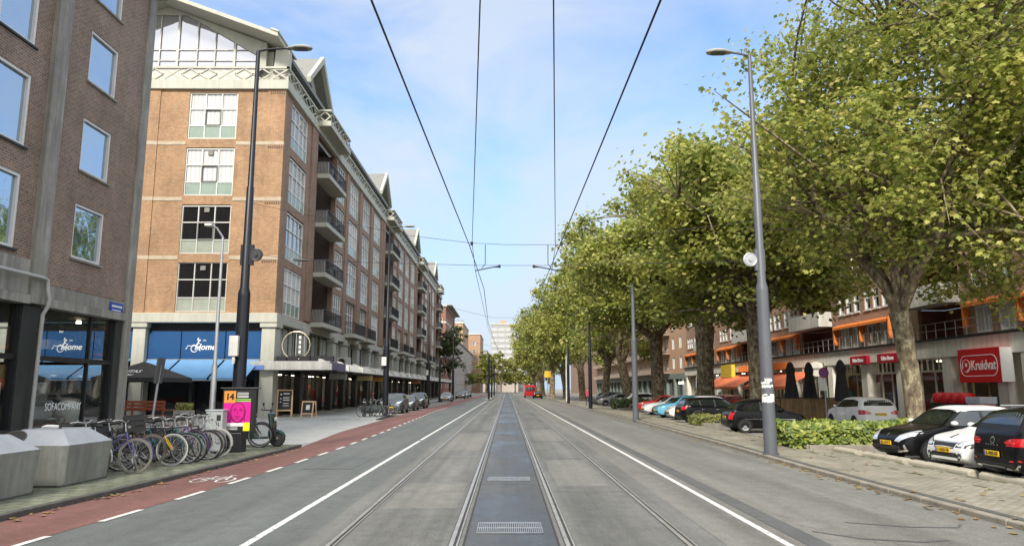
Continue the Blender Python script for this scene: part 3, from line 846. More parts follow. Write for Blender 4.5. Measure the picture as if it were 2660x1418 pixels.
# street front
P = 31.4
recs, wins, doors = [], [(47.1, 51.1)], []
for k in range(4):
    r0 = 53.6 + P * k
    recs.append((r0, r0 + 6.0))
    if r0 + 6.6 < YE - 4: wins += [(r0 + 6.6, r0 + 9.9), (r0 + 11.9, r0 + 15.9), (r0 + 18.1, r0 + 21.8), (r0 + 24.3, r0 + 28.3)]
wins = [q for q in wins if q[1] < YE - 0.8]
holes = [(a, b, 6.5, 21.15) for a, b in recs]
for a, b in wins: holes += [(a, b, c, d) for c, d in zip(ZB, ZT)]
mb = MB(); wall_holes(mb, '+x', FX, FY, YE, 6.45, 21.2, holes, 0.25)
mb.add([(FX, YE, 0), (-32, YE, 0), (-32, YE, 24), (FX, YE, 24)], [(0, 1, 2, 3)])
mb.add([(-31.8, FY, 0), (-31.8, YE, 0), (-31.8, YE, 24), (-31.8, FY, 24)], [(3, 2, 1, 0)])
mb.build("street_wall", M_br, b2)
mb = MB()
for a, b in recs:
    for y0, y1 in ((a - 1.55, a - 0.02), (b + 0.02, b + 0.5)):
        mb.box(FX - 0.1, FX + 0.12, y0, y1, 6.6, 21.15)
for a, b in wins[1:]:
    mb.box(FX - 0.1, FX + 0.1, b + 0.45, b + 1.4, 6.6, 21.15)
mb.build("brick_pier", M_br, b2)
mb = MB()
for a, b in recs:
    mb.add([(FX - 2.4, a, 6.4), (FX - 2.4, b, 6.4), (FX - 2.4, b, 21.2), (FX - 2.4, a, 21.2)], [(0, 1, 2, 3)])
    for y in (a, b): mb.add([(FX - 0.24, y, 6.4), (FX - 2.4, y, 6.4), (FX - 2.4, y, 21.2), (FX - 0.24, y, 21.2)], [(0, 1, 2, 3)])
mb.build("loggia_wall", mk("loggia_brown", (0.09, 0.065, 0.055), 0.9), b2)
random.seed(5)
wp = {}
for mname, m in (("c", M_curt2), ("g", M_mid_gl), ("w", M_curt)):
    for wd in (4.0, 3.3, 3.7): wp[(mname, wd)] = None
def front_window(wd, mname, m):
    k = (mname, wd)
    if wp.get(k) is None: wp[k] = window_proto(wd, 3.1, [0.25, 0.5, 0.75], [0.29, 0.66], 0.07, mk("white_front_frame", (0.75, 0.75, 0.72), 0.5), m, outer=0.08, panel=(0.9, M_green))
    return wp[k]
for i, (a, b) in enumerate(wins):
    for j, (c, d) in enumerate(zip(ZB, ZT)):
        wd = min((4.0, 3.3, 3.7), key=lambda q: abs(q - (b - a)))
        mname, m = random.choice((("g", M_mid_gl), ("g", M_mid_gl), ("c", M_curt2), ("w", M_curt)))
        if j == 3 and i % 4 in (2, 3) and i > 0:      # first-floor bays have dark doors and a balcony instead
            put_window(front_window(wd, "d", M_dark_gl), b2, (FX - 0.3, (a + b) / 2, c), '+x')
        else:
            put_window(front_window(wd, mname, m), b2, (FX - 0.12, (a + b) / 2, c), '+x')
M_itm_p = mk("terracotta_pot", (0.4, 0.16, 0.08), .8)
# balconies: white slab, dark railing, pale privacy screen
def balcony(y0, y1, z, out=1.05, screen=True):
    s = MB().prism([(FX - 0.2, z - 0.12), (FX + out, z - 0.12), (FX + out, z + 0.22), (FX - 0.2, z + 0.22)], 'y', y0, y1).build("balcony", M_cream, b2, bevel=0.02)
    ROOTLOC[s.name] = ROOTLOC[b2.name]
    m = MB(); zt = z + 1.25
    m.box(FX + out - 0.09, FX + out - 0.03, y0 + 0.04, y1 - 0.04, zt - 0.05, zt); m.box(FX + out - 0.08, FX + out - 0.04, y0 + 0.04, y1 - 0.04, z + 0.3, z + 0.34)
    for yy in (y0 + 0.05, y1 - 0.09):
        m.box(FX, FX + out - 0.1, yy, yy + 0.04, zt - 0.05, zt)
        for i in range(8): x = FX + 0.1 + i * (out - 0.2) / 8; m.box(x, x + 0.025, yy, yy + 0.03, z + 0.22, zt - 0.05)
    n = int((y1 - y0) / 0.21)
    for i in range(n + 1):
        y = lerp(y0 + 0.06, y1 - 0.08, i / n); wdt = 0.045 if i % 6 == 0 else 0.02
        m.box(FX + out - 0.075, FX + out - 0.045, y, y + wdt, z + 0.2, zt - 0.05)
    m.build("railing", M_rail_d, s)
    if screen: MB().box(FX - 0.1, FX + out - 0.12, y0 + 0.12, y0 + 0.5, z + 0.24, z + 1.25).build("planter_box", mk("pale_grey_screen", (0.36, 0.35, 0.32)), s)
    if screen:
        for k in range(random.randrange(2, 5)):
            y = random.uniform(y0 + .7, y1 - .9); hh = random.uniform(.35, .95); ww = random.uniform(.25, .7)
            MB().box(FX + out - 0.5, FX + out - 0.2, y, y + ww, z + 0.23, z + .23 + hh).build("balcony_clutter", random.choice((M_white, M_itm_p, M_curt2, M_dark_in)), s, bevel=.02)
    m = MB()
    m.box(FX - 2.38, FX - 2.3, y0 + 0.5, y0 + 2.9, z + 0.25, z + 2.6); m.box(FX - 2.38, FX - 2.3, y0 + 3.2, y1 - 0.4, z + 0.25, z + 2.6)
    if screen: m.build("balcony_door", M_dark_gl, s)
for k, (a, b) in enumerate(recs):
    for z in (17.75, 13.95, 10.15, 6.4): balcony(a + 0.05, b - 0.05, z, 1.05)
for i, (a, b) in enumerate(wins):
    if i > 0 and i % 4 in (2, 3): balcony(a - 0.5, b + 0.45, 6.42, 1.0, False)
# white beam, lattice balustrade, overhanging parapets above the loggias
MB().box(-32.2, FX + 0.22, FY - 0.2, FY + 0.5, 21.2, 21.85).build("cornice", M_cream, b2, bevel=0.03)
MB().box(FX - 0.4, FX + 0.22, FY + 0.5, YE + 0.2, 21.2, 21.85).build("cornice", M_cream, b2, bevel=0.03)
def lattice(face, pos, u0, u1, z0, z1, n):
    m = MB(); t = 0.09
    def bx(a, b, c, d, off):
        if face == '-y': m.bar((a, pos + off, c), (b, pos + off, d), 0.07, t)
        else: m.bar((pos - off, a, c), (pos - off, b, d), 0.07, t)
    st = (u1 - u0) / n; h = z1 - z0
    for i in range(n):
        a = u0 + i * st + 0.04; b = a + st - 0.08; c = (a + b) / 2
        if i % 3 == 2:
            for s, q in (((a, z0), (b, z1)), ((a, z1), (b, z0))): bx(s[0], q[0], s[1], q[1], 0.035 if s[1] == z0 else 0.05)
        else:
            for s, q in (((c, z0 + .0), (b + .03, z0 + h / 2)), ((b + .03, z0 + h / 2), (c, z1)), ((c, z1), (a - .03, z0 + h / 2)), ((a - .03, z0 + h / 2), (c, z0))): bx(s[0], q[0], s[1], q[1], 0.01)
    return m
zl0, zl1 = 21.88, 22.62
m = lattice('-y', FY - 0.14, -32.1, FX + 0.2, zl0, zl1, 15)
m.box(-32.2, FX + 0.2, FY - 0.19, FY - 0.05, zl1, zl1 + 0.14)
m.build("balustrade_lattice", M_cream, b2)
MB().box(-32.1, -16.4, FY - 0.11, FY - 0.06, zl0 - 0.02, zl1).build("balustrade_panel", mk("pale_panel", (0.47, 0.47, 0.42), 0.6), b2)
m = lattice('+x', FX + 0.16, FY, YE, zl0, zl1, 84)
m.box(FX + 0.05, FX + 0.2, FY - 0.19, YE, zl1, zl1 + 0.14)
m.build("balustrade_lattice", M_cream, b2)
for a, b in recs:
    m = lattice('+x', FX + 1.05, a - 0.4, b + 0.6, 22.0, 22.75, 5)
    m.merge(lattice('-y', a - 0.36, FX + 0.2, FX + 1.05, 22.0, 22.75, 1)); m.box(FX + 0.2, FX + 1.12, a - 0.45, b + 0.65, 22.76, 22.9).box(FX + 0.22, FX + 1.12, a - 0.45, b + 0.65, 21.6, 22.0)
    m.build("roof_balcony", M_cream, b2)
# roof: attic wall, main slopes, gable end with glazing, cross gables
MB().box(-30.2, -15.7, FY + 0.6, YE, 21.9, 24.15).build("attic_wall", M_cream, b2)
zr, xr = 27.35, -22.8
m = MB()
m.prism([(-14.9, 24.4), (xr, zr), (-30.7, 24.4), (-30.7, 24.1), (xr, zr - 0.3), (-14.9, 24.1)], 'y', FY + 0.55, YE + 0.4)
m.build("roof", M_roof, b2)
m = MB()     # deep white verge over the glazed end
m.prism([(-14.8, 24.45), (-14.8, 24.17), (xr, zr - 0.2), (-30.8, 24.17), (-30.8, 24.45), (xr, zr + 0.08)], 'y', FY - 1.55, FY + 0.545)
m.prism([(-15.3, 24.66), (-14.75, 24.46), (-14.75, 24.6), (-15.25, 24.8)], 'y', FY - 1.6, FY + 2.6)
m.build("verge", M_cream, b2, bevel=0.03)
m = MB()     # white spandrel between verge and glazing
m.prism([(-16.05, 24.55), (xr, zr - 0.22), (-29.6, 24.55), (-29.6, 22.8), (-29.2, 22.8), (-29.2, 23.6), (-24.1, 26.55), (-21.5, 26.55), (-16.5, 23.6), (-16.5, 22.8), (-16.05, 22.8)], 'y', FY + 0.15, FY + 0.5)
m.prism([(-14.5, 22.0), (-14.5, 24.0), (-15.4, 24.3), (-15.55, 22.0)], 'y', FY + 0.1, FY + 0.6)
m.build("gable_wall", M_cream, b2)
gl = MB().prism([(-16.5, 22.0), (-16.5, 23.62), (-21.5, 26.56), (-24.1, 26.56), (-29.2, 23.62), (-29.2, 22.0)], 'y', FY + 0.3, FY + 0.34)
gl.build("gable_glazing", mirror_glass("gable_glass", (0.72, 0.73, 0.8), (0.34, 0.34, 0.38), 0.55), b2)
m = MB()
def gz(x): return min(26.55, 23.6 + (min(-16.5 - x, x + 29.2)) * 0.59)
for x, wdt in ((-16.55, .1), (-18.2, .16), (-19.5, .07), (-20.7, .07), (-22.0, .16), (-23.2, .07), (-24.4, .16), (-25.7, .07), (-27, .07), (-28.2, .1)):
    m.box(x - wdt / 2, x + wdt / 2, FY + 0.2, FY + 0.3, 22.0, gz(x))
for z in (23.35, 24.1):
    xs = max(0, (z - 23.6) / 0.59)
    m.box(-29.2 + xs, -16.5 - xs, FY + 0.22, FY + 0.29, z - 0.03, z + 0.03)
m.build("gable_mullion", M_white, b2)
MB().box(-16.0, -15.5, FY + 0.62, FY + 0.66, 22.0, 24.4).build("dark_recess", M_dark_in, b2)
for k in range(4):
    yc = 54.7 + P * k
    if yc > YE: break
    hw, zt, ze = 3.5, 27.75, 24.75
    m = MB().prism([(yc - hw, ze), (yc, zt), (yc + hw, ze), (yc + hw, ze - 0.45), (yc, zt - 0.6), (yc - hw, ze - 0.45)], 'x', xr, -14.9)
    g = m.build("cross_gable", M_roof, b2)
    ROOTLOC[g.name] = ROOTLOC[b2.name]
    m = MB().prism([(yc - hw - .1, ze - .05), (yc, zt + .14), (yc + hw + .1, ze - .05), (yc + hw, ze - 0.45), (yc, zt - 0.45), (yc - hw, ze - 0.45)], 'x', -14.9, -14.6)
    m.build("verge_board", M_cream, g)
    m = MB().prism([(yc - 3.3, 22.0), (yc - 3.3, 24.45), (yc, 27.2), (yc + 3.3, 24.45), (yc + 3.3, 22.0)], 'x', -16.2, -15.64)
    m.build("gable_wall", M_cream, g)
    m = MB().prism([(yc - 1.8, 22.1), (yc - 1.8, 24.3), (yc - 1.3, 25.2), (yc, 25.7), (yc + 1.3, 25.2), (yc + 1.8, 24.3), (yc + 1.8, 22.1)], 'x', -15.63, -15.6)
    m.build("gable_window", M_mid_gl, g)
# white base: ring beam, pillars with capitals, mezzanine glazing
MB().box(-32.2, FX + 0.28, FY - 0.28, FY + 0.6, 5.86, 6.46).build("base_beam", M_cream, b2, bevel=0.04)
MB().box(FX - 0.6, FX + 0.12, FY + 0.6, YE, 5.86, 6.46).build("base_beam", M_cream, b2, bevel=0.03)
pil = [52.0]
for k in range(4): pil += [q + P * k for q in (61.0, 65.6, 70.9, 76.8, 83.4)]
pil = [q for q in pil if q < YE]
def pillar(x0, x1, y0, y1, zb=0.0):
    p = MB().box(x0, x1, y0, y1, zb, 5.55).build("pillar", M_cream, b2, bevel=0.03)
    ROOTLOC[p.name] = ROOTLOC[b2.name]
    MB().box(x0 - 0.1, x1 + 0.12, y0 - 0.12, y1 + 0.12, 5.56, 6.05).build("capital", M_cream, p, bevel=0.05)
pillar(-15.3, -14.45, FY - 0.1, FY + 0.95); pillar(-23.3, -22.5, FY - 0.1, FY + 0.8); pillar(-31.9, -31.1, FY - 0.1, FY + 0.8)
for y in pil:
    pillar(FX - 0.35, FX + 0.2, y - 0.55, y + 0.55, 3.15)
    MB().box(FX - 0.35, FX + 0.1, y - 0.4, y + 0.4, 0.0, 2.98).build("shop_column", M_black_f, b2)
ys = [46.5] + pil + [YE]
random.seed(8)
M_curt3 = mk("grey_green_curtain", (0.4, 0.41, 0.37), 0.9, var=0.25, vs=5)
for a, b in zip(ys, ys[1:]):
    win = MB().add([(FX - 0.4, a, 3.7), (FX - 0.4, b, 3.7), (FX - 0.4, b, 5.86), (FX - 0.4, a, 5.86)], [(0, 1, 2, 3)]).build("mezzanine_window", M_dark_gl, b2, recalc=False)
    y = a + 0.4; mf = MB().box(FX - 0.42, FX - 0.3, a, b, 3.66, 3.74)
    while y < b - 0.6:
        wdt = random.uniform(0.4, 1.0)
        if random.random() < 0.6: MB().box(FX - 0.39, FX - 0.35, y, min(b - .3, y + wdt), 3.75, 5.7).build("curtain", M_curt3, win)
        mf.box(FX - 0.42, FX - 0.3, y - 0.05, y, 3.74, 5.86)
        y += wdt + random.uniform(0.1, 0.6)
    mf.build("mullion", M_cream, win)
# canopy over the pavement
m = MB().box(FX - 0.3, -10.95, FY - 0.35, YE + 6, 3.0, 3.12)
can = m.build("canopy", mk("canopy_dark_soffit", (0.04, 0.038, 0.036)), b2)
ROOTLOC[can.name] = ROOTLOC[b2.name]
MB().box(-15.75, -10.9, FY - 0.5, FY - 0.36, 2.93, 3.47).build("fascia", M_white, can, bevel=0.02)
m = MB()
y = FY - 0.35
while y < YE + 5:
    m.prism([(-10.9, 2.95), (-10.82, 2.98), (-11.35, 3.5), (-11.43, 3.47)], 'y', y + 0.12, y + 4.88)
    y += 5.0
m.build("fascia", M_white, can)
y = FY - 0.35
while y < YE + 5:
    MB().prism([(-10.78, 2.93), (-10.78, 3.3), (-11.45, 3.62), (-11.6, 3.62), (-11.6, 2.93)], 'y', y - 0.12, y + 0.12).build("fascia_rib", M_white, can, bevel=0.01); y += 5.0
MB().box(-15.9, -14.9, FY - 0.56, FY - 0.51, 2.95, 3.22).build("sign_strip", mk("blue_sign_strip", (0.16, 0.28, 0.62), 0.4), can)
MB().box(-10.87, -10.8, FY - 0.45, FY + 3.6, 2.95, 3.42).build("sign_strip", mk("violet_sign_strip", (0.14, 0.12, 0.26), 0.4), can)
m = MB()
for i in range(5):
    m.box(-14.3 + i * 0.72, -13.66 + i * 0.72, FY - 0.2, FY + 0.2, 3.47, 3.8)
m.build("planter_trough", M_rail_d, b2)
# shop fronts
sy = [47.0, 51.2, 55.6, 60.0, 64.5, 70.0, 75.6, 81.0, 86.5, 92.5, 98.5, 105, 112, 120, 130, 142, 159.5]
m = MB().box(FX - 5, FX - 0.9, FY + 0.5, YE, 0.05, 0.09)
m.build("shop_floor", M_floor_in, b2)
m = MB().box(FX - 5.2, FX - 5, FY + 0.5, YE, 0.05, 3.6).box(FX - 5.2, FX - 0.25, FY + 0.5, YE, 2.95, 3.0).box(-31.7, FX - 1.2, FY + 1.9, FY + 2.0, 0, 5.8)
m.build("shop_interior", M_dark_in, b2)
M_itm = [mk("goods_%s" % n_, c_, 0.8) for n_, c_ in (("teal", (0.05, 0.25, 0.24)), ("white", (0.6, 0.58, 0.52)), ("brown", (0.2, 0.11, 0.05)), ("blue", (0.05, 0.08, 0.25)), ("sand", (0.4, 0.33, 0.2)), ("red", (0.3, 0.04, 0.03)))]
for i, (a, b) in enumerate(zip(sy, sy[1:])):
    f = MB(); f.box(FX - 0.75, FX - 0.55, a, a + 0.45, 0.05, 2.95).box(FX - 0.72, FX - 0.6, a + 0.45, b, 2.75, 2.94).box(FX - 0.72, FX - 0.6, a + 0.45, b, 0.05, 0.4)
    for k in (0.35, 0.68): f.box(FX - 0.7, FX - 0.62, lerp(a + .45, b, k) - .04, lerp(a + .45, b, k) + .04, 0.4, 2.75)
    f.build("shop_front_frame", M_black_f, b2)
    MB().add([(FX - 0.66, a + .45, 0.4), (FX - 0.66, b, 0.4), (FX - 0.66, b, 2.75), (FX - 0.66, a + .45, 2.75)], [(0, 1, 2, 3)]).build("shop_window_pane", M_shop_gl, b2, recalc=False)
    m = MB()
    for k in range(9):
        y = random.uniform(a + 0.6, b - 0.5); x = FX - random.uniform(1.0, 2.6); h = random.uniform(0.4, 2.2)
        m.lathe([(0.01, 0.1), (random.uniform(.12, .3), 0.12), (random.uniform(.08, .3), h * .6), (random.uniform(.05, .2), h), (0.01, h + .02)], (x, y, 0), 8, random.randrange(6))
    m.build("shop_goods", M_itm, b2)
    m = MB()
    for k in range(3): m.box(FX - 1.6 - k, FX - 1.45 - k, lerp(a, b, .3) , lerp(a, b, .75), 2.86, 2.92)
    m.build("shop_light", M_lamp, b2)
MB().box(FX - 1.2, FX - 0.55, FY + 0.5, 47.0, 0.0, 5.8).build("shop_column", M_black_f, b2)
# things fixed above and below the canopy
rs = root("ring_sign", (-13.1, 45.35, 3.8), "thin pale ring sign with a white upright strip standing on the corner canopy", "sign")
MB().torus((-13.1, 45.35, 4.45), 'y', 0.86, 0.032, 48, 8).build("ring", mk("champagne_metal", (0.6, 0.52, 0.36), 0.35, 0.6, var=0.05), rs, smooth=40)
MB().box(-13.12, -13.08, 45.33, 45.37, 3.45, 5.2).build("post", M_steel, rs)
MB().box(-12.6, -12.57, 45.34, 45.36, 3.45, 5.15).build("post", M_steel, rs)
for i in range(4): MB().box(-12.93, -12.8, 45.33, 45.36, 3.95 + i * 0.3, 4.15 + i * 0.3).build("upright_mark", M_white_f, rs)
ac = root("air_conditioner", (-13.2, 58.6, 3.12), "white air conditioner unit with round fan on top of the canopy", "air conditioner")
MB().box(-13.6, -12.6, 58.4, 59.1, 3.55, 4.25).build("case", M_white, ac, bevel=0.03)
MB().disc((-13.2, 58.38, 3.9), 'y', 0.0, 0.28, 0.03).build("fan", M_black_f, ac)
MB().box(-13.6, -13.5, 58.4, 59.1, 3.12, 3.55).box(-12.7, -12.6, 58.4, 59.1, 3.12, 3.55).build("bracket", M_steel, ac)
for i, (y, c, lb) in enumerate(((50.5, (0.3, 0.28, 0.25), "grey box sign hanging under the canopy nearest the corner"), (60.0, (0.6, 0.5, 0.2), "dull yellow box sign hanging under the canopy after the grey one"), (66.5, (0.75, 0.36, 0.06), "bright orange box sign hanging under the canopy"), (93.0, (0.55, 0.25, 0.1), "brown orange box sign hanging under the far canopy"))):
    s = root("box_sign", (-11.6, y, 2.98), lb, "shop sign", "box signs under the canopy")
    MB().box(-12.2, -11.0, y - 0.08, y + 0.08, 2.45, 2.82).build("panel", mk("sign_face_%d" % i, c, 0.4, var=0.1), s, bevel=0.01)
    MB().box(-12.1, -12.07, y - .02, y + .02, 2.82, 2.99).box(-11.13, -11.1, y - .02, y + .02, 2.82, 2.99).build("hanger", M_steel, s)

# ---------------------------------------------------------------- blue awnings on the end wall
M_blue = mk("royal_blue_canvas", (0.006, 0.068, 0.2), 0.8, var=0.1, vs=2)
M_blue2 = mk("sky_blue_canvas", (0.16, 0.35, 0.6), 0.8, var=0.08, vs=2)
M_lgt = mk("white_logo_paint", (0.85, 0.85, 0.85), 0.6, var=0)
def blue_awning(x0, x1, lb):
    aw = root("awning", ((x0 + x1) / 2, FY + 0.3, 3.5), lb, "awning", "blue cafe awnings on the orange end wall")
    edges = [x0, lerp(x0, x1, 0.29), lerp(x0, x1, 0.68), x1]
    for a, b in zip(edges, edges[1:]):
        MB().box(a + 0.03, b - 0.03, FY + 0.22, FY + 0.26, 3.62, 5.35).build("upper_panel", M_blue, aw)
        m = MB().prism([(FY + 0.2, 3.54), (FY - 2.15, 2.42), (FY - 2.15, 2.3), (FY - 2.17, 2.3), (FY - 2.17, 2.44), (FY + 0.2, 3.57)], 'x', a + 0.07, b - 0.07)
        m.build("sloping_canvas", M_blue2, aw)
    MB().box(x0, x1, FY + 0.19, FY + 0.3, 3.57, 3.62).build("front_rail", M_steel, aw)
    m = MB().box(x0 + .05, x1 - .05, FY + 0.3, FY + 0.5, 5.36, 5.85)
    m.build("header", M_rail_d, aw)
    MB().box(x0, x1, FY - 2.2, FY - 2.14, 2.26, 2.31).build("front_bar", M_steel, aw)
    xm = lerp(x0, x1, 0.45)
    text("lettering", "Home", (xm + 0.38, FY + 0.2, 4.36), '-y', 0.52, M_lgt, aw, shear=0.25, bold=0.012)
    text("lettering", "the", (xm + 0.32, FY + 0.2, 4.78), '-y', 0.17, M_lgt, aw, shear=0.25)
    text("lettering", "'t", (xm - 0.12, FY + 0.2, 4.72), '-y', 0.5, M_lgt, aw, shear=0.4, bold=0.012)
    m = MB().torus((xm - 0.28, FY + 0.2, 4.25), 'y', 0.2, 0.03, 20, 6)
    m.tube([(xm - 0.8, FY + 0.2, 4.22), (xm - 0.68, FY + 0.2, 4.45), (xm - 0.5, FY + 0.2, 4.42), (xm - 0.28, FY + 0.2, 4.5), (xm - 0.05, FY + 0.2, 4.3), (xm + 0.1, FY + 0.2, 4.12)], 0.028, 6)
    m.build("logo_swirl", M_lgt, aw)
    return aw
blue_awning(-22.45, -15.35, "blue cafe awning with white lettering beside the dark lamp post")
blue_awning(-31.0, -23.4, "blue cafe awning seen through the furniture shop glass")
# dark cafe front under the awnings
m = MB()
for x0, x1 in ((-22.5, -15.35), (-31.0, -23.4)):
    m.box(x0, x1, FY + 0.9, FY + 1.0, 0.05, 3.5)
m.build("cafe_front", M_dark_gl, b2)

# ---------------------------------------------------------------- far buildings on the left
def grid_building(name, lb, x0, x1, y0, y1, h, wmat, faces, wins_, band=None, roofmat=None, pmat=None, cornice=None):
    """block with real window recess panes on the street (+x) and end (-y) faces"""
    b = root(name, (x1, y0, 0), lb, "building")
    hs_x, hs_y = [], []
    nx, ny, z0, st, ww, wh = wins_
    fl = []
    z = z0
    while z + wh < h - 0.6: fl.append(z); z += st
    for z in fl:
        for i in range(nx):
            c = lerp(y0, y1, (i + 0.5) / nx); hs_x.append((c - ww / 2, c + ww / 2, z, z + wh))
        for i in range(ny):
            c = lerp(x0, x1, (i + 0.5) / ny); hs_y.append((c - ww / 2, c + ww / 2, z, z + wh))
    m = MB(); wall_holes(m, '+x', x1, y0, y1, 0, h, hs_x, 0.2); wall_holes(m, '-y', y0, x0, x1, 0, h, hs_y, 0.2)
    m.add([(x0, y0, 0), (x0, y1, 0), (x0, y1, h), (x0, y0, h)], [(3, 2, 1, 0)]); m.add([(x0, y1, 0), (x1, y1, 0), (x1, y1, h), (x0, y1, h)], [(0, 1, 2, 3)])
    m.build("wall", wmat, b)
    MB().box(x0 - .2, x1 + .25, y0 - .25, y1 + .2, h, h + 0.5).build("roof", roofmat or M_white, b)
    pm = pmat or M_mid_gl
    allw = [('+x', q) for q in hs_x] + [('-y', q) for q in hs_y]
    allw.sort(key=lambda q: q[1][0] if q[0] == '+x' else 0)
    pr = window_proto(ww, wh, [0.5], [0.6], 0.07, M_white_f, pm, outer=0.09)
    allp = allw[:96]
    for f, (a, c, d, e) in allp:
        put_window(pr, b, ((x1 - 0.12, (a + c) / 2, d) if f == '+x' else ((a + c) / 2, y0 + 0.12, d)), f)
    rest = allw[96:]
    if rest:
        m = MB()
        for f, (a, c, d, e) in rest:
            if f == '+x': m.add([(x1 - .12, a, d), (x1 - .12, c, d), (x1 - .12, c, e), (x1 - .12, a, e)], [(0, 1, 2, 3)])
            else: m.add([(a, y0 + .12, d), (c, y0 + .12, d), (c, y0 + .12, e), (a, y0 + .12, e)], [(0, 1, 2, 3)])
        tag(m.build("window", pm, b, recalc=False), kind="stuff")
    if band:
        for z in band:
            MB().box(x0 - .05, x1 + .08, y0 - .08, y1 + .05, z, z + 0.4).build("band", M_white, b)
    return b
M_redbr = brick("red_far_brick", (0.3, 0.11, 0.07), (0.24, 0.085, 0.055), (0.25, 0.16, 0.12), 0.23, 0.085, 0.014, 'wall', 0.12)
rb = grid_building("brick_house", "red brick building with white bands and broad overhanging roof beyond the apartments", -34, -14.9, 176, 206, 21.5, M_redbr, 'xy', (9, 6, 2.0, 3.7, 1.6, 2.0), band=(5.2, 9.3, 13.4, 17.5))
MB().box(-14.62, -13.4, 175.9, 206, 21.75, 21.95).build("eaves", M_roof, rb)
M_pale = mk("pale_rendered_wall", (0.42, 0.37, 0.32), 0.85, var=0.12, vs=0.6, streak=0.15)
grid_building("office_block", "long low pale building with rows of small windows on the left", -30, -14.9, 207, 330, 15.6, M_pale, 'xy', (26, 3, 1.2, 3.3, 1.8, 1.9), roofmat=mk("dark_eave", (0.1, 0.095, 0.09)))
M_beige = mk("beige_brick_far", (0.42, 0.28, 0.17), 0.85, var=0.1, vs=0.5)
grid_building("tower_block", "tan brick block rising behind the long pale building", -26, -16.0, 262, 300, 25.0, M_beige, 'xy', (8, 2, 3, 3.4, 1.3, 1.6))
grid_building("tower_block", "darker tan brick block with flat roof farther down the left side", -22, -11.5, 310, 350, 24.5, mk("tan_brick_far", (0.36, 0.23, 0.15), 0.85, var=0.1, vs=0.5), 'xy', (8, 2, 3, 3.4, 1.3, 1.6))
tw = grid_building("high_rise", "pale grey high rise with horizontal window bands closing the street", -9.5, 11, 420, 450, 38.5, mk("pale_far_panel", (0.3, 0.3, 0.29), 0.8, var=0.06, vs=0.4), 'xy', (5, 5, 3, 3.2, 3.4, 1.6), pmat=M_curt2)
MB().box(-4, -0.5, 422, 425, 39, 41).build("roof_hut", M_beige, tw)
lb_ = root("low_block", (-1, 400, 0), "low white block with a dark gateway in front of the high rise", "building")
MB().box(-6.0, 6, 400, 414, 0, 15.5).build("wall", M_pale, lb_)
for x in (-4.5, -1.5, 1.5, 4.5): MB().box(x - 1, x + 1, 399.9, 399.98, 4, 13.5).build("window", M_curt2, lb_)
MB().box(-6.2, 6.2, 399.8, 414.2, 15.5, 16.3).build("roof", M_roof, lb_)
pk = root("low_block", (-14, 380, 0), "small pink and grey block far down the street", "building")
MB().box(-18, -10.5, 380, 395, 0, 21).build("wall", mk("mauve_render", (0.36, 0.3, 0.3), 0.85), pk)
MB().box(-17, -12.2, 379.8, 379.98, 12, 17.5).build("panel", mk("pink_panel", (0.6, 0.06, 0.14), 0.7), pk)
MB().box(-18.2, -10.3, 379.7, 395, 21, 21.5).build("roof", M_roof, pk)
# ================================================================ RIGHT SIDE: SHOP ROW WITH ORANGE AWNINGS
RX = 24.0
b3 = root("shop_row", (RX, 22, 0), "brown brick apartments over white shop fronts with orange awnings and french windows", "building")
M_rbr = brick("right_brown_brick", (0.42, 0.235, 0.16), (0.34, 0.185, 0.125), (0.33, 0.25, 0.19), 0.23, 0.085, 0.014, 'wall', 0.15, grime=0.1)
M_shopw = mk("white_shop_stone", (0.82, 0.79, 0.71), 0.85, var=0.12, vs=1.2, streak=0.2)
M_orange = mk("orange_canvas", (0.72, 0.2, 0.035), 0.8, var=0.12, vs=3)
M_salm_aw = mk("salmon_canvas", (0.72, 0.19, 0.08), 0.8, var=0.1, vs=3)
M_sash = mk("white_casement", (0.7, 0.7, 0.68), 0.5, var=0.05)
Y0R, Y1R = 20.0, 97.6
aws = [(26.4, 29.6), (30.0, 33.2), (33.7, 37.3), (45.2, 48.6), (49.0, 52.4), (59.8, 62.9), (63.2, 66.4), (75.2, 78.4), (79.0, 82.2), (90.5, 93.5), (94.0, 97.0)]
logs = [(38.1, 42.2), (53.5, 59.3), (69.0, 74.6), (84.6, 90.0)]
fw, h2 = [], []
for a, b in aws:
    n = 2
    for i in range(n):
        c = lerp(a, b, (i + 0.5) / n); fw.append((c - 0.62, c + 0.62, 4.62, 5.98))
    for z in (6.98, 9.85, 12.7):
        for i in range(3):
            c = lerp(a, b, (i + 0.5) / 3); h2.append((c - 0.42, c + 0.42, z, z + 1.4))
lh = [(a, b, z, z + 1.75) for a, b in logs for z in (4.55, 7.4, 10.25, 13.0)]
mb = MB(); wall_holes(mb, '-x', RX, Y0R, Y1R, 4.55, 15.8, fw + h2 + lh, 0.2)
mb.add([(RX, Y0R, 0), (45, Y0R, 0), (45, Y0R, 15.8), (RX, Y0R, 15.8)], [(0, 1, 2, 3)]); mb.add([(RX, Y1R, 4), (45, Y1R, 4), (45, Y1R, 15.8), (RX, Y1R, 15.8)], [(0, 1, 2, 3)])
mb.build("wall", M_rbr, b3)
MB().box(RX - 0.6, 45, Y0R - .2, Y1R + .2, 15.8, 16.2).build("roof", M_shopw, b3)
pw = window_proto(1.24, 1.36, [0.5], [], 0.07, M_sash, M_curt2, outer=0.09)
pw2 = window_proto(0.84, 1.4, [], [0.55], 0.06, M_sash, M_mid_gl, outer=0.09, sill=M_sash)
random.seed(77)
for a, b, c, d in fw: put_window(pw, b3, (RX + 0.1, (a + b) / 2, c), '-x', pmat=random.choice((None, M_curt, M_curt, M_mid_gl)))
for a, b, c, d in h2[:96]: put_window(pw2, b3, (RX + 0.1, (a + b) / 2, c), '-x')
m = MB()
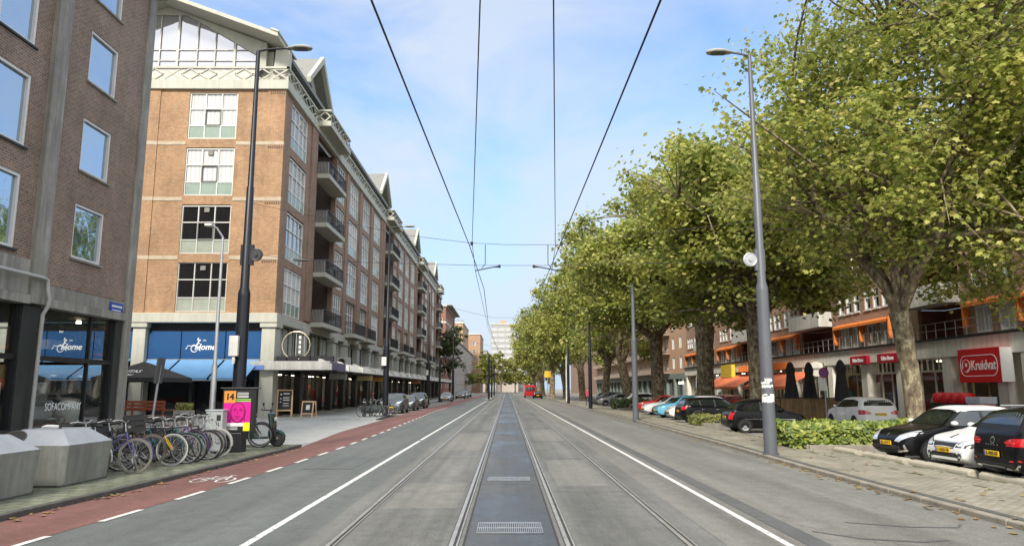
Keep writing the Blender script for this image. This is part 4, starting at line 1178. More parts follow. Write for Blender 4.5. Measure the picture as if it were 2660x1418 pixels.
for a, b, c, d in h2[96:]: m.add([(RX + .1, a, c), (RX + .1, b, c), (RX + .1, b, d), (RX + .1, a, d)], [(3, 2, 1, 0)])
if m.v: tag(m.build("window", M_mid_gl, b3, recalc=False), kind="stuff")
for a, b in aws:
    m = MB().prism([(RX - 0.02, 6.28), (RX - 0.75, 5.98), (RX - 0.75, 5.86), (RX - 0.78, 5.86), (RX - 0.78, 6.02), (RX - 0.02, 6.33)], 'y', a - 0.15, b + 0.15) if False else MB()
    # awning: sloping top and a short valance
    m.prism([(RX - 0.02, 6.26), (RX - 0.42, 6.08), (RX - 0.42, 5.94), (RX - 0.45, 5.94), (RX - 0.45, 6.11), (RX - 0.02, 6.3)], 'y', a - 0.12, b + 0.12)
    m.build("awning", M_orange, b3)
    for y in (a - 0.28, b + 0.14): MB().box(RX - 0.35, RX - 0.03, y, y + 0.13, 4.9, 6.2).build("side_screen", M_orange, b3)
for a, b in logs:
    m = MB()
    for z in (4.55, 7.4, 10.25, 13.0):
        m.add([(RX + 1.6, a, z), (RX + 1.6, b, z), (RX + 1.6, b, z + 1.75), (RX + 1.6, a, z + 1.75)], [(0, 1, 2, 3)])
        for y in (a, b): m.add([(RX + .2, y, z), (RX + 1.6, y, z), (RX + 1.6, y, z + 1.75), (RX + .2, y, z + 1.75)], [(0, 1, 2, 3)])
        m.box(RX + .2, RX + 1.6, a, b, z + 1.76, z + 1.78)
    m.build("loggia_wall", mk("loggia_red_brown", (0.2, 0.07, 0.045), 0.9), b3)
    for z in (4.6, 7.45): MB().box(RX + 1.5, RX + 1.58, a + 0.5, a + 2.2, z, z + 1.6).build("balcony_door", M_curt2, b3)
    for z in (6.32, 9.17, 12.0): MB().box(RX - 1.0, RX + 0.15, a, b, z, z + 0.12).box(RX - 1.0, RX - 0.93, a, b, z + 0.12, z + 1.1).box(RX - .93, RX, a, a + .07, z + .12, z + 1.1).box(RX - .93, RX, b - .07, b, z + .12, z + 1.1).build("balcony", M_white, b3, bevel=0.01)
# white band, black ledge with a low rail
MB().box(RX - 0.35, RX + 0.5, Y0R, Y1R, 3.47, 4.42).build("white_band", M_shopw, b3, bevel=0.02)
MB().box(RX - 0.5, RX + 0.3, Y0R, Y1R, 4.425, 4.53).build("ledge", mk("black_ledge", (0.02, 0.02, 0.02), 0.6), b3)
m = MB()
for z in (4.95, 5.35): m.box(RX - 0.47, RX - 0.44, Y0R, Y1R, z - .012, z + .012)
y = Y0R
while y < Y1R: m.box(RX - 0.47, RX - 0.44, y, y + 0.025, 4.53, 5.35); y += 0.9
m.build("railing", M_steel, b3)
pys = [21, 27.5, 33.2, 35.0, 39.4, 44.2, 48.6, 53.7, 58.4, 61.2, 66.0, 71.5, 76.8, 81.0, 86.3, 91.6, 97.0]
for y in pys: MB().box(RX - 0.3, RX + 0.5, y - 0.4, y + 0.4, 0.05, 3.46).build("pillar", M_shopw, b3, bevel=0.02)
M_red_in = mk("red_shop_panel", (0.35, 0.02, 0.02), 0.6)
m = MB().box(RX + 5, RX + 5.1, Y0R, Y1R, 0, 4.4).box(RX + .4, RX + 5, Y0R, Y1R, 3.47, 3.5)
m.build("shop_interior", mk("brown_interior", (0.12, 0.09, 0.07), 0.8, var=0.4, vs=3), b3)
MB().box(RX + .3, RX + 5, Y0R, Y1R, 0.05, 0.095).build("shop_floor", M_floor_in, b3)
random.seed(31)
for i, (a, b) in enumerate(zip(pys, pys[1:])):
    if b - a < 2.2: continue
    a += 0.4; b -= 0.4
    red = 33 < a < 45
    m = MB().box(RX + .2, RX + .3, a, b, 2.72, 2.84)
    for k in range(8): y = lerp(a, b, k / 7); m.box(RX + .2, RX + .28, y - .03, y + .03, 2.84, 3.46)
    for k in (0, .4, .75, 1): y = lerp(a, b, k); m.box(RX + .21, RX + .29, y - .04, y + .04, 0.1, 2.72)
    m.box(RX + .2, RX + .3, a, b, 0.1, 0.45)
    m.build("shop_front_frame", M_shopw if i % 3 else mk("tan_shop_frame", (0.4, 0.3, 0.14), 0.6), b3)
    MB().add([(RX + .26, a, .45), (RX + .26, b, .45), (RX + .26, b, 3.46), (RX + .26, a, 3.46)], [(3, 2, 1, 0)]).build("shop_window_pane", clear_glass("right_shop_glass", (0.7, 0.72, 0.7), 0.1), b3, recalc=False)
    if red: MB().box(RX + .32, RX + .36, a, b, 2.2, 2.7).box(RX + 1.8, RX + 1.9, a, b, 0.1, 1.2).build("red_band", M_red_in, b3)
    m = MB()
    for k in range(8):
        y = random.uniform(a + .4, b - .4); h = random.uniform(.6, 2.0)
        m.lathe([(0.01, 0.1), (random.uniform(.15, .35), .12), (random.uniform(.1, .3), h * .6), (random.uniform(.05, .25), h), (.01, h + .02)], (RX + random.uniform(.8, 3), y, 0), 8, random.randrange(6))
    m.build("shop_goods", M_itm, b3)
    m = MB().box(RX + 1.2, RX + 1.35, lerp(a, b, .25), lerp(a, b, .75), 3.36, 3.42)
    m.build("shop_light", M_lamp, b3)
# shop signs
M_redsign = mk("bright_red_sign", (0.6, 0.008, 0.012), 0.4, var=0.04)
M_crim = mk("crimson_sign", (0.42, 0.006, 0.03), 0.4, var=0.04)
M_wlet = mk("white_sign_letters", (0.9, 0.9, 0.9), 0.5, var=0)
kv = root("shop_sign", (RX - 0.55, 37.15, 2.13), "large bright red box sign with white outlined lettering over a shop door", "shop sign")
MB().box(RX - 0.9, RX - 0.3, 34.15, 37.35, 2.1, 3.76).build("box", M_redsign, kv, bevel=0.02)
MB().box(RX - 0.89, RX - 0.31, 34.11, 34.145, 2.12, 3.74).build("end_panel", M_wlet, kv)
text("lettering", "Kruidvat", (RX - 0.905, 35.4, 2.92), '-x', 0.66, M_wlet, kv, width=1.85, bold=0.008)
def rr_path(cy, cz, w_, h_, r_, n=8):
    pts = []
    for (sx, sz, a0) in ((1, 1, 0), (-1, 1, 90), (-1, -1, 180), (1, -1, 270)):
        for i in range(n + 1):
            a = R(a0 + 90 * i / n); pts.append((cy + sx * (w_ / 2 - r_) + r_ * math.cos(a), cz + sz * (h_ / 2 - r_) + r_ * math.sin(a)))
    return pts
m = MB(); pts = rr_path(35.76, 2.92, 2.8, 1.0, 0.4)
for (a, b), (c, d) in zip(pts, pts[1:] + pts[:1]): m.bar((RX - 0.905, a, b), (RX - 0.905, c, d), 0.035, 0.02, up=(1, 0, 0))
m.build("outline", M_wlet, kv)
m = MB().disc((RX - 0.905, 36.72, 2.92), 'x', 0.0, 0.33, 0.02, 24)
m.build("emblem_disc", M_wlet, kv)
m = MB().disc((RX - 0.918, 36.69, 2.98), 'x', 0.1, 0.25, 0.012, 24)
m.box(RX - 0.925, RX - 0.914, 36.67, 36.95, 2.66, 2.84)
m.build("emblem_face", M_redsign, kv)
for y0, y1, lb, bd in ((43.6, 46.1, "crimson shop sign with white lettering closest to the thick plane trunk", 0), (47.5, 49.8, "crimson shop sign with white lettering above the dark doorway", 1)):
    s = root("shop_sign", (RX - 0.5, (y0 + y1) / 2, 3.4), lb, "shop sign", "twin crimson shop signs")
    MB().box(RX - 0.62, RX - 0.36, y0, y1, 3.38, 3.94).build("box", M_crim, s, bevel=0.015)
    text("lettering", "Bake-Stone", (RX - 0.63, (y0 + y1) / 2, 3.65), '-x', 0.34, M_wlet, s, width=1.45, bold=0.012)
s = root("shop_sign", (RX - 0.6, 77.3, 3.0), "yellow square sign projecting above the salmon awning", "shop sign")
MB().box(RX - 0.9, RX - 0.5, 75.4, 79.2, 2.95, 4.25).build("box", mk("yellow_sign", (0.7, 0.55, 0.06), 0.5, var=0.1), s, bevel=0.02)
for y0, y1, lb in ((60.6, 65.2, "orange cut out sign on the white band over the planter terrace"), (70.4, 73.6, "small orange sign beside the yellow one")):
    s = root("shop_sign", (RX - 0.5, y0, 3.5), lb, "shop sign")
    m = MB()
    k = y0
    while k < y1 - 0.4: m.lathe([(0.0, 0.0), (0.42, 0.0), (0.42, 0.55), (0.0, 0.55)], (RX - 0.5, k + 0.4, 3.42), 10); k += 0.75
    m.build("panel", M_orange, s)
rd = root("round_sign", (RX - 1.0, 54.6, 3.0), "pale round sign projecting from the shop pillar", "sign")
MB().disc((RX - 0.9, 54.6, 3.25), 'y', 0.0, 0.55, 0.12, 28).build("disc", M_shopw, rd)
MB().box(RX - 1.2, RX - 0.6, 54.52, 54.535, 3.18, 3.34).build("mark", mk("grey_mark", (0.3, 0.3, 0.3)), rd)
for y0, y1, lb in ((68.5, 81.0, "long salmon awning sloping out beyond the second plane trunk"), (56.0, 66.5, "salmon awning sloping over the parasol terrace")):
    a = root("awning", (RX - 1.2, (y0 + y1) / 2, 2.2), lb, "awning", "salmon shop awnings")
    MB().prism([(RX - 0.4, 3.1), (RX - 2.6, 1.95), (RX - 2.6, 1.75), (RX - 2.63, 1.75), (RX - 2.63, 1.98), (RX - 0.4, 3.14)], 'y', y0, y1).build("canvas", M_salm_aw, a)
    MB().bar((RX - 0.35, y0 + .3, 2.2), (RX - 2.55, y0 + .3, 1.95), .04, .04).bar((RX - 0.35, y1 - .3, 2.2), (RX - 2.55, y1 - .3, 1.95), .04, .04).build("arm", M_steel, a)
# salmon block beyond
b4 = root("salmon_block", (25, 98, 0), "salmon rendered block with long balconies over a grey green shop floor beyond the white shops", "building")
M_salmon = mk("salmon_render", (0.52, 0.32, 0.2), 0.85, var=0.08, vs=0.6, streak=0.12)
hs = []
for z in (4.7, 7.6, 10.5, 13.4):
    for i in range(22): c = 100.5 + i * 4.6; hs.append((c - 0.75, c + 0.75, z, z + 1.75))
mb = MB(); wall_holes(mb, '-x', 25.0, 98, 205, 4.0, 16.5, hs, 0.2); mb.add([(25, 98, 4), (45, 98, 4), (45, 98, 16.5), (25, 98, 16.5)], [(0, 1, 2, 3)])
mb.build("wall", M_salmon, b4)
pr = window_proto(1.5, 1.75, [0.5], [], 0.07, M_sash, M_dark_gl, outer=0.09)
for a, b, c, d in hs: put_window(pr, b4, (25.1, (a + b) / 2, c), '-x')
MB().box(24.7, 45, 97.9, 205, 16.5, 17).build("roof", M_white, b4)
for z in (4.1, 7.0, 9.9, 12.8):
    m = MB().box(24.0, 25.0, 112, 204, z, z + .15)
    y = 112
    while y < 204: m.box(24.0, 24.04, y, y + .05, z + .15, z + 1.1); y += .55
    m.box(23.98, 24.06, 112, 204, z + 1.06, z + 1.12)
    m.build("balcony", mk("grey_balcony", (0.3, 0.25, 0.21)), b4)
m = MB().box(24.8, 25.3, 98, 205, 3.2, 3.98)
y = 98
while y < 205: m.box(24.7, 25.2, y, y + .6, 0, 3.2); y += 5.2
m.build("shop_floor_front", mk("grey_green_front", (0.2, 0.24, 0.22), 0.6, streak=0.1), b4)
MB().add([(25.1, 98, 0), (25.1, 205, 0), (25.1, 205, 3.2), (25.1, 98, 3.2)], [(3, 2, 1, 0)]).build("shop_window_pane", M_dark_gl, b4, recalc=False)
m = MB()
for y in (103, 104.5, 121, 122.5, 124, 140): m.box(24.66, 24.69, y, y + 1, 2.5, 2.75)
m.build("shop_light", M_lamp, b4)
grid_building("far_block", "far brown block half hidden behind the plane trees on the right", 26, 45, 210, 300, 15, M_rbr, 'xy', (4, 3, 4, 3.2, 1.5, 1.7))

# ================================================================ TREES
M_bark = bark("plane_bark")
M_leafA = leafmat("plane_leaf", [(0.0, (0.14, 0.185, 0.042)), (0.3, (0.28, 0.33, 0.072)), (0.65, (0.41, 0.435, 0.11)), (0.92, (0.57, 0.56, 0.19)), (1.0, (0.5, 0.42, 0.17))], 0.5)
M_leafF = leafmat("far_yellow_leaf", [(0.0, (0.12, 0.16, 0.03)), (0.5, (0.24, 0.25, 0.05)), (1.0, (0.36, 0.33, 0.09))], 0.4)
M_leafD = leafmat("dark_tree_leaf", [(0.0, (0.04, 0.07, 0.02)), (0.6, (0.07, 0.1, 0.025)), (1.0, (0.11, 0.14, 0.035))], 0.3)
LOBED = [(0, 1.0), (24, .55), (55, .9), (85, .5), (120, .65), (180, .3)]
LOBED = LOBED + [(-a, r) for a, r in LOBED[-2:0:-1]]
RHOMB = [(0, 1.0), (95, .55), (180, .7), (-95, .55)]
PENT = [(0, 1.0), (60, .7), (130, .75), (-130, .75), (-60, .7)]
def add_leaf(V, F, p, n, s, shape, rnd):
    n = n.normalized(); u = n.cross(Vector((rnd.gauss(0, 1), rnd.gauss(0, 1), rnd.gauss(0, 1))))
    if u.length < 1e-4: u = n.orthogonal()
    u.normalize(); v = n.cross(u); b = len(V)
    for a, r in shape:
        ca, sa = math.cos(R(a)) * r * s, math.sin(R(a)) * r * s
        q = p + u * ca + v * sa - n * (abs(sa) * 0.35 + max(0, ca) * 0.2)
        V.append((q.x, q.y, q.z))
    F.append(tuple(range(b, b + len(shape))))
def crown_mesh(name, clusters, per, size, shape, mat, rnd, spread=0.8):
    V, F = [], []
    for c, cr in clusters:
        for i in range(max(3, int(per * rnd.uniform(0.5, 1.4)))):
            d = Vector((rnd.gauss(0, 1), rnd.gauss(0, 1), rnd.gauss(0, .75))) * cr * spread * 0.55
            nn = Vector((rnd.gauss(0, .55), rnd.gauss(0, .55), 0.8)) + d * 0.5
            add_leaf(V, F, c + d, nn, size * rnd.uniform(0.65, 1.25), shape, rnd)
    me = bpy.data.meshes.new(name); me.from_pydata(V, [], F); me.materials.append(mat); me.update()
    return me
def make_tree(name, label, loc, tr, fork, cc, rad, ncl, per, lsize, shape, mat, seed, group=None, nlimb=6, lean=(0, 0), bmat=None, low=0.0):
    rnd = random.Random(seed)
    t = root(name, loc, label, "tree", group)
    cc = Vector(cc); rad = Vector(rad)
    ph = [rnd.uniform(0, 6.28) for _ in range(6)]
    def lump(d): return 1 + 0.13 * math.sin(3.1 * d.x + ph[0]) * math.sin(2.7 * d.y + ph[1]) + 0.15 * math.sin(4.3 * d.z + ph[2] + 2 * d.x) + 0.1 * math.sin(6 * d.y + ph[3]) * math.sin(5 * d.z + ph[4])
    cl = []
    bigs_ = []
    while len(bigs_) < max(14, ncl // 9):
        d = Vector((rnd.gauss(0, 1), rnd.gauss(0, 1), rnd.gauss(0, 1))).normalized()
        r = (rnd.random() ** 0.36) * lump(d)
        if r > .36: bigs_.append(cc + Vector((d.x * rad.x, d.y * rad.y, d.z * rad.z)) * r * .93)
    tries = 0
    while len(cl) < ncl and tries < ncl * 12:
        tries += 1
        d = Vector((rnd.gauss(0, 1), rnd.gauss(0, 1), rnd.gauss(0, 1)))
        if d.length < .1: continue
        p = rnd.choice(bigs_) + Vector((d.x, d.y, d.z * .6)) * (0.125 if ncl > 150 else .3) * max(rad)
        rh = Vector((p.x - lean[0], p.y - lean[1], 0)).length
        if p.z < fork + low + 1.7 - 0.33 * rh: continue
        q_ = p - cc
        cl.append((p, rnd.uniform(0.6, 1.25) * max(rad) / 6.5, Vector((q_.x / rad.x, q_.y / rad.y, q_.z / rad.z)).length))
    B = MB(); F0 = Vector((lean[0], lean[1], fork))
    prof = [(0, 1.45), (0.25, 1.18), (0.9, 1.02), (fork * .5, 0.95), (fork * .8, 0.98), (fork, 1.06)]
    path = [Vector((lean[0] * (z / fork) ** 1.5 + 0.04 * math.sin(z * 1.7 + ph[0]), lean[1] * (z / fork) ** 1.5 + 0.04 * math.sin(z * 1.3 + ph[1]), z - 0.05)) for z, _ in prof]
    B.tube(path, [tr * k * (1 + 0.05 * math.sin(i * 2.2 + ph[2])) for i, (_, k) in enumerate(prof)], 14)
    limbs = []
    for k in range(nlimb):
        a = 2 * math.pi * (k + rnd.uniform(-.25, .25)) / nlimb + ph[5]
        up = k == 0
        e = Vector((math.cos(a) * rad.x * .7, math.sin(a) * rad.y * .7, rnd.uniform(-.1, .45) * rad.z)) + cc if not up else cc + Vector((0, 0, rad.z * .6))
        e = min(bigs_, key=lambda q: (q - e).length).copy()
        pts = []; nseg = 7
        side = Vector((rnd.gauss(0, 1), rnd.gauss(0, 1), rnd.gauss(0, .4))) * 0.5
        for i in range(nseg + 1):
            s = i / nseg
            q = F0.lerp(e, s) + side * math.sin(s * math.pi) + Vector((0, 0, -0.5 if not up else 0)) * math.sin(s * math.pi) * (1 - s)
            q += Vector((rnd.gauss(0, .12), rnd.gauss(0, .12), rnd.gauss(0, .1))) * (0 < i < nseg) * 1.2
            pts.append(q)
        pts[0] = F0 + Vector((0, 0, -0.25)) + (e - F0).normalized() * 0.05
        r0 = tr * rnd.uniform(.5, .72)
        B.tube(pts, [lerp(r0, 0.05, (i / nseg) ** .8) for i in range(nseg + 1)], 9)
        limbs.append((pts, r0))
    ends = []
    for c, cr, far_ in cl:
        if rnd.random() < (0.74 if far_ < .92 else .2): continue
        best = None
        for pts, r0 in limbs:
            for i in range(2, len(pts)):
                d = (pts[i] - c).length * rnd.uniform(.7, 1.4) + (0.6 if pts[i].z > c.z else 0)
                if best is None or d < best[0]: best = (d, pts[i], r0 * (1 - i / len(pts)))
        p = best[1]; mid = p.lerp(c, .5) + Vector((rnd.gauss(0, .25), rnd.gauss(0, .25), rnd.uniform(-.1, .35)))
        rr = max(0.02, min(.07, best[2] * .35)) + 0.008 * best[0]
        B.tube([p, mid, c, c + (c - mid).normalized() * .4], [rr, rr * .65, .016, .006], 5, caps=False)
    B.build("trunk", bmat or M_bark, t, smooth=60, world=False)
    me = crown_mesh("crown", [(a, b) for a, b, _ in cl], per, lsize, shape, mat, rnd)
    o = bpy.data.objects.new("crown", me); COL.objects.link(o); o.parent = t
    return t
PG = "plane trees along the parking court"
make_tree("plane_tree", "nearest tall plane tree rising behind the hedge, its thick mottled trunk forked", (14.0, 25.2, 0.012), 0.315, 4.5, (1.3, 0.2, 11.4), (7.1, 6.9, 7.4), 1350, 52, 0.128, LOBED, M_leafA, 11, PG, 7, (-0.25, 0.1), low=0.5)
make_tree("plane_tree", "second plane tree from the camera with its trunk beside the grey lamp post", (13.7, 40.0, 0.012), 0.5, 5.6, (-0.3, 0, 9.8), (7.0, 6.8, 5.6), 760, 58, 0.152, PENT, M_leafA, 23, PG, 6)
tB = make_tree("plane_tree", "third plane tree with a broad forked trunk behind the black estate car", (13.9, 51.5, 0.012), 0.62, 6.2, (-0.7, 0, 11.8), (6.9, 6.8, 6.4), 700, 54, 0.168, PENT, M_leafA, 37, PG, 6, (0.1, 0))
ord_ = ["fourth", "fifth", "sixth", "seventh", "eighth", "ninth", "tenth", "eleventh", "twelfth"]
src = [tB, None]
src[1] = make_tree("plane_tree", "fourth plane tree counted from the camera, straight trunk above parked blue car", (13.4, 65.5, 0.012), 0.56, 6.4, (-0.8, 0, 12.5), (7.0, 6.8, 6.8), 640, 54, 0.18, PENT, M_leafA, 51, PG, 6)
src.append(make_tree("plane_tree", "fifth plane tree counted from the camera along the right side row", (13.2, 80, 0.012), 0.5, 4.6, (-1.2, 0, 12.2), (6.4, 7.2, 7.6), 330, 50, 0.21, PENT, M_leafA, 83, PG, 5, (-0.7, 0.2)))
src.append(make_tree("plane_tree", "sixth plane tree counted from the camera along the right side row", (12.6, 95, 0.012), 0.46, 5.4, (0.2, 0, 11.2), (7.4, 6.2, 6.2), 320, 50, 0.23, PENT, M_leafA, 97, PG, 7, (0.5, -0.3)))
spots = [(11.4, 111, 1.03), (10.2, 128, 0.98), (9.0, 147, 1.0), (8.2, 168, 1.0), (7.4, 192, 1.02), (9.5, 220, 1.0)]
for i, (x, y, s) in enumerate(spots):
    c = copy_tree(src[(2, 3, 1, 2, 3, 0)[i]]); c.location = (x, y, 0.012); c.rotation_euler = (0, 0, 1.3 + i * 2.1); c.scale = (s, s, s * (1, .93, 1.05, 1, .95, 1)[i])
    c["label"] = ord_[i + 3] + " plane tree counted from the camera along the right side row"
# trees at the end of the street and one small tree on the left pavement
yt = make_tree("street_tree", "far yellow green tree left of the tracks below the tan blocks", (-7.5, 262, 0), 0.3, 3.5, (0, 0, 8.0), (5.5, 5.5, 5.5), 110, 34, 0.5, RHOMB, M_leafF, 61, "yellowing trees at the street end", 5)
for x, y, s, lb in ((-2.5, 300, 1.15, "far yellow green tree in the middle of the street end"), (3.5, 320, 1.1, "far yellow green tree right of the tracks at the street end"), (9, 280, 1.1, "far yellow green tree by the end of the plane row"), (-9.0, 330, 1.2, "farthest yellow green tree before the mauve block")):
    c = copy_tree(yt); c.location = (x, y, 0); c.scale = (s, s, s); c.rotation_euler = (0, 0, x); c["label"] = lb
make_tree("street_tree", "slim dark green tree on the left pavement before the red brick building", (-12.3, 158, 0), 0.2, 4.0, (0, 0, 10.5), (2.2, 3.0, 5.0), 140, 34, 0.3, RHOMB, M_leafD, 71, None, 5)

# ---------------------------------------------------------------- hedges
M_laurel = leafmat("laurel_leaf", [(0.0, (0.05, 0.1, 0.016)), (0.4, (0.14, 0.2, 0.03)), (0.8, (0.25, 0.3, 0.05)), (1.0, (0.36, 0.38, 0.09))], 0.3)
def make_hedge(lb, x0, x1, y0, y1, z1, n, size, mat, seed, edging=True, group=None):
    rnd = random.Random(seed)
    h = root("hedge", ((x0 + x1) / 2, (y0 + y1) / 2, 0.01), lb, "hedge", group)
    V, F = [], []; cx_, cy_ = (x0 + x1) / 2, (y0 + y1) / 2; off = Vector((cx_, cy_, 0.01))
    for i in range(n):
        u = rnd.uniform(-1, 1); v = rnd.uniform(-1, 1)
        top = z1 * (0.86 + 0.14 * math.sin(u * 7 + seed) * math.cos(v * 3 + u * 4)) * (1 - 0.25 * abs(u) ** 6) * (1 - 0.2 * abs(v) ** 4)
        w_ = rnd.random()
        if w_ < .5: z = top * rnd.uniform(.85, 1.03)
        else:
            z = top * rnd.uniform(.1, 1)
            if rnd.random() < .6: v = math.copysign(rnd.uniform(.82, 1.02), v if rnd.random() < .2 else -1)
            else: u = math.copysign(rnd.uniform(.93, 1.01), u)
        p = Vector((cx_ + u * (x1 - x0) / 2, cy_ + v * (y1 - y0) / 2, 0.1 + z)) - off
        nn = Vector((u * .5 + rnd.gauss(0, .5), v * .6 - .35 + rnd.gauss(0, .5), .6))
        add_leaf(V, F, p, nn, size * rnd.uniform(.6, 1.3), [(0, 1.0), (40, .55), (140, .5), (180, .75), (-140, .5), (-40, .55)], rnd)
    me = bpy.data.meshes.new("foliage"); me.from_pydata(V, [], F); me.materials.append(mat); me.update()
    o = bpy.data.objects.new("foliage", me); COL.objects.link(o); o.parent = h
    m = MB()
    for i in range(40):
        x = rnd.uniform(x0 + .2, x1 - .2); y = rnd.uniform(y0 + .15, y1 - .15)
        m.tube([(x, y, .02), (x + rnd.gauss(0, .1), y + rnd.gauss(0, .1), z1 * .55), (x + rnd.gauss(0, .2), y + rnd.gauss(0, .2), z1 * .95)], [.014, .01, .004], 5)
    m.build("stem", mk("hedge_twig", (0.06, 0.045, 0.025)), h)
    if edging: MB().box(x0 + .35, x1, y0 - .16, y0 - .04, -.02, .2).box(x0 + .3, x0 + .42, y0 - .04, y1, -.02, .2).build("edging", M_kerb, h, bevel=.02)
    return h
make_hedge("leafy yellow green hedge with concrete edging beside the nearest right lamp post", 8.35, 13.3, 21.5, 23.4, 0.8, 5200, 0.115, M_laurel, 5)
make_hedge("low bushy hedge between the small black car and the black estate", 8.9, 12.6, 35.0, 36.6, 0.55, 2600, 0.07, leafmat("low_hedge_leaf", [(0, (0.08, 0.11, 0.02)), (1, (0.25, 0.25, 0.05))], .3), 6)
make_hedge("dark green low hedge in front of the far white van", 9.0, 12.2, 62.5, 64.6, 0.95, 1800, 0.12, leafmat("dark_hedge_leaf", [(0, (0.03, 0.06, 0.015)), (1, (0.11, 0.14, 0.03))], .3), 7)

# ================================================================ LAMP POSTS, WIRES, STREET FURNITURE
M_post_r = mk("grey_post_paint", (0.105, 0.113, 0.13), 0.45, 0.1, var=0.12, vs=2)
M_post_l = mk("dark_blue_post_paint", (0.009, 0.011, 0.018), 0.4, 0.1, var=0.15, vs=2)
M_lens = mk("lamp_underside", (0.06, 0.055, 0.05), 0.3)
def lamp_post(loc, side, mat, lb, h=11.6, arm=1.0, group="tall lamp posts along the tracks", r=0.19, wheel=None, head=True):
    p = root("lamp_post", loc, lb, "lamp post", group)
    x, y, z = loc
    m = MB().tube([(x, y, z), (x, y, z + 4.35), (x, y, z + 4.45), (x, y, z + 4.62), (x, y, z + 7.6), (x, y, z + 7.65), (x, y, z + h)], [r, r * .93, r * .93, r * .68, r * .56, r * .46, r * .32], 20)
    m.build("pole", mat, p, smooth=40)
    MB().tube([(x, y, z - .02), (x, y, z + .04)], r * 1.25, 20).build("base_ring", mat, p, smooth=40)
    if head:
        MB().tube([(x, y, z + h), (x + side * .3, y, z + h + .06), (x + side * arm, y, z + h + .1)], [.035, .035, .03], 8).build("arm", mat, p)
        hd = MB()
        n = 12
        xs = [(-.05, .03, .02), (.05, .09, .05), (.25, .17, .09), (.5, .18, .1), (.68, .12, .07), (.75, .03, .02)]
        for dx, ry, rz in xs:
            for k in range(n):
                a = 2 * math.pi * k / n; zz = math.sin(a) * rz
                hd.v.append((x + side * (arm - .05 + dx), y + math.cos(a) * ry, z + h + .1 + max(zz, -.03)))
        for i in range(len(xs) - 1):
            for k in range(n): hd.f.append((i * n + k, i * n + (k + 1) % n, (i + 1) * n + (k + 1) % n, (i + 1) * n + k)); hd.m.append(0)
        hd.f += [tuple(range(n))[::-1], tuple(range((len(xs) - 1) * n, len(xs) * n))]; hd.m += [0, 0]
        hh = hd.build("lamp_head", mk("lamp_head_grey", (0.3, 0.3, 0.28), 0.5), p, smooth=50)
        ROOTLOC[hh.name] = ROOTLOC[p.name]
        MB().box(min(x + side * (arm + .15), x + side * (arm + .55)), max(x + side * (arm + .15), x + side * (arm + .55)), y - .11, y + .11, z + h + .055, z + h + .068).build("lens", M_lens, hh)
    if wheel:
        wz, wm = wheel
        s = -1 if side < 0 else 1
        m = MB().torus((x + s * .3, y - .05, wz), 'y', .17, .025, 24, 8).disc((x + s * .3, y - .05, wz), 'y', 0, .15, .05, 20).disc((x + s * .3, y - .05, wz), 'y', 0, .05, .12, 12)
        for k in range(6): a = k * math.pi / 3; m.bar((x + s * .3, y - .05, wz), (x + s * .3 + .2 * math.cos(a), y - .05, wz + .2 * math.sin(a)), .025, .025)
        m.build("tension_wheel", wm, p, smooth=40)
        MB().box(x - .16, x + .16 + s * .05, y - .06, y + .06, wz - .3, wz + .3).build("wheel_bracket", mat, p)
    return p
M_white_box = mk("off_white_box", (0.6, 0.6, 0.57), 0.5)
PL = lamp_post((-7.62, 20.95, 0.08), 1, M_post_l, "dark blue lamp post behind the magenta poster at the left kerb", 11.9, .95, wheel=(5.65, mk("wheel_dark", (0.05, 0.05, 0.055), .4, .4)), r=.185)
MB().box(-7.86, -7.6, 20.62, 20.76, 2.7, 3.28).build("control_box", M_white_box, PL, bevel=.02)
MB().lathe([(0, 0), (.04, 0), (.05, .14), (.03, .2), (0, .2)], (-7.72, 20.69, 2.49), 10).build("sensor", M_white_box, PL)
PR = lamp_post((6.98, 19.7, 0.08), -1, M_post_r, "grey lamp post with torn white stickers on the right pavement", 11.2, .55, wheel=(5.3, M_steel), r=.17)
m = MB()
random.seed(4)
for z0, z1, a0, a1 in ((1.83, 1.9, -1.0, .9), (1.93, 1.98, -1.2, .4), (1.45, 1.6, -1.1, 1.1), (1.62, 1.66, -.9, -.1), (1.99, 2.06, -.4, .8), (1.56, 1.66, .3, 1.2)):
    for i in range(10):
        b0 = lerp(a0, a1, i / 10) - 1.57 - .3; b1 = lerp(a0, a1, (i + 1) / 10) - 1.57 - .3
        rr = .17 * .97 + .007; j = lambda: random.uniform(-.02, .02)
        m.add([(6.98 + rr * math.cos(b0), 19.7 + rr * math.sin(b0), z0 + j()), (6.98 + rr * math.cos(b1), 19.7 + rr * math.sin(b1), z0 + j()), (6.98 + rr * math.cos(b1), 19.7 + rr * math.sin(b1), z1 + j()), (6.98 + rr * math.cos(b0), 19.7 + rr * math.sin(b0), z1 + j())], [(0, 1, 2, 3)])
m.build("sticker", mk("torn_paper", (.7, .7, .66), .8, var=.3, vs=20), PR, recalc=False)
for y, x, lb in ((41.1, 7.15, "grey wire pole second from the camera along the right kerb"), (65, 7.35, "dark wire pole third from the camera along the right kerb"), (87.7, 7.3, "thin dark wire pole fourth from the camera along the right kerb")):
    lamp_post((x, y, .08), -1, M_post_r if y < 60 else M_post_l, lb, 6.4, .55, group="wire poles along the right kerb", head=False, r=.17)
for y, x, lb in ((47.0, -7.75, "second lamp post on the left, among the parked bicycles"), (80.0, -8.6, "third lamp post on the left beside the grey cars"), (114, -8.4, "fourth lamp post on the left, far and dark")):
    lamp_post((x, y, .07), 1, M_post_l, lb, 12.2, .95)
    if y < 90: MB().box(x - .25, x + .05, y - .35, y - .22, 3.25, 3.8).build("notice_box", M_white_box, bpy.data.objects[[o.name for o in COL.objects if o.get("label") == lb][0]])
hk = root("lamp_post", (-8.9, 97, .07), "dark hooked lamp post on the left before the red brick building", "lamp post")
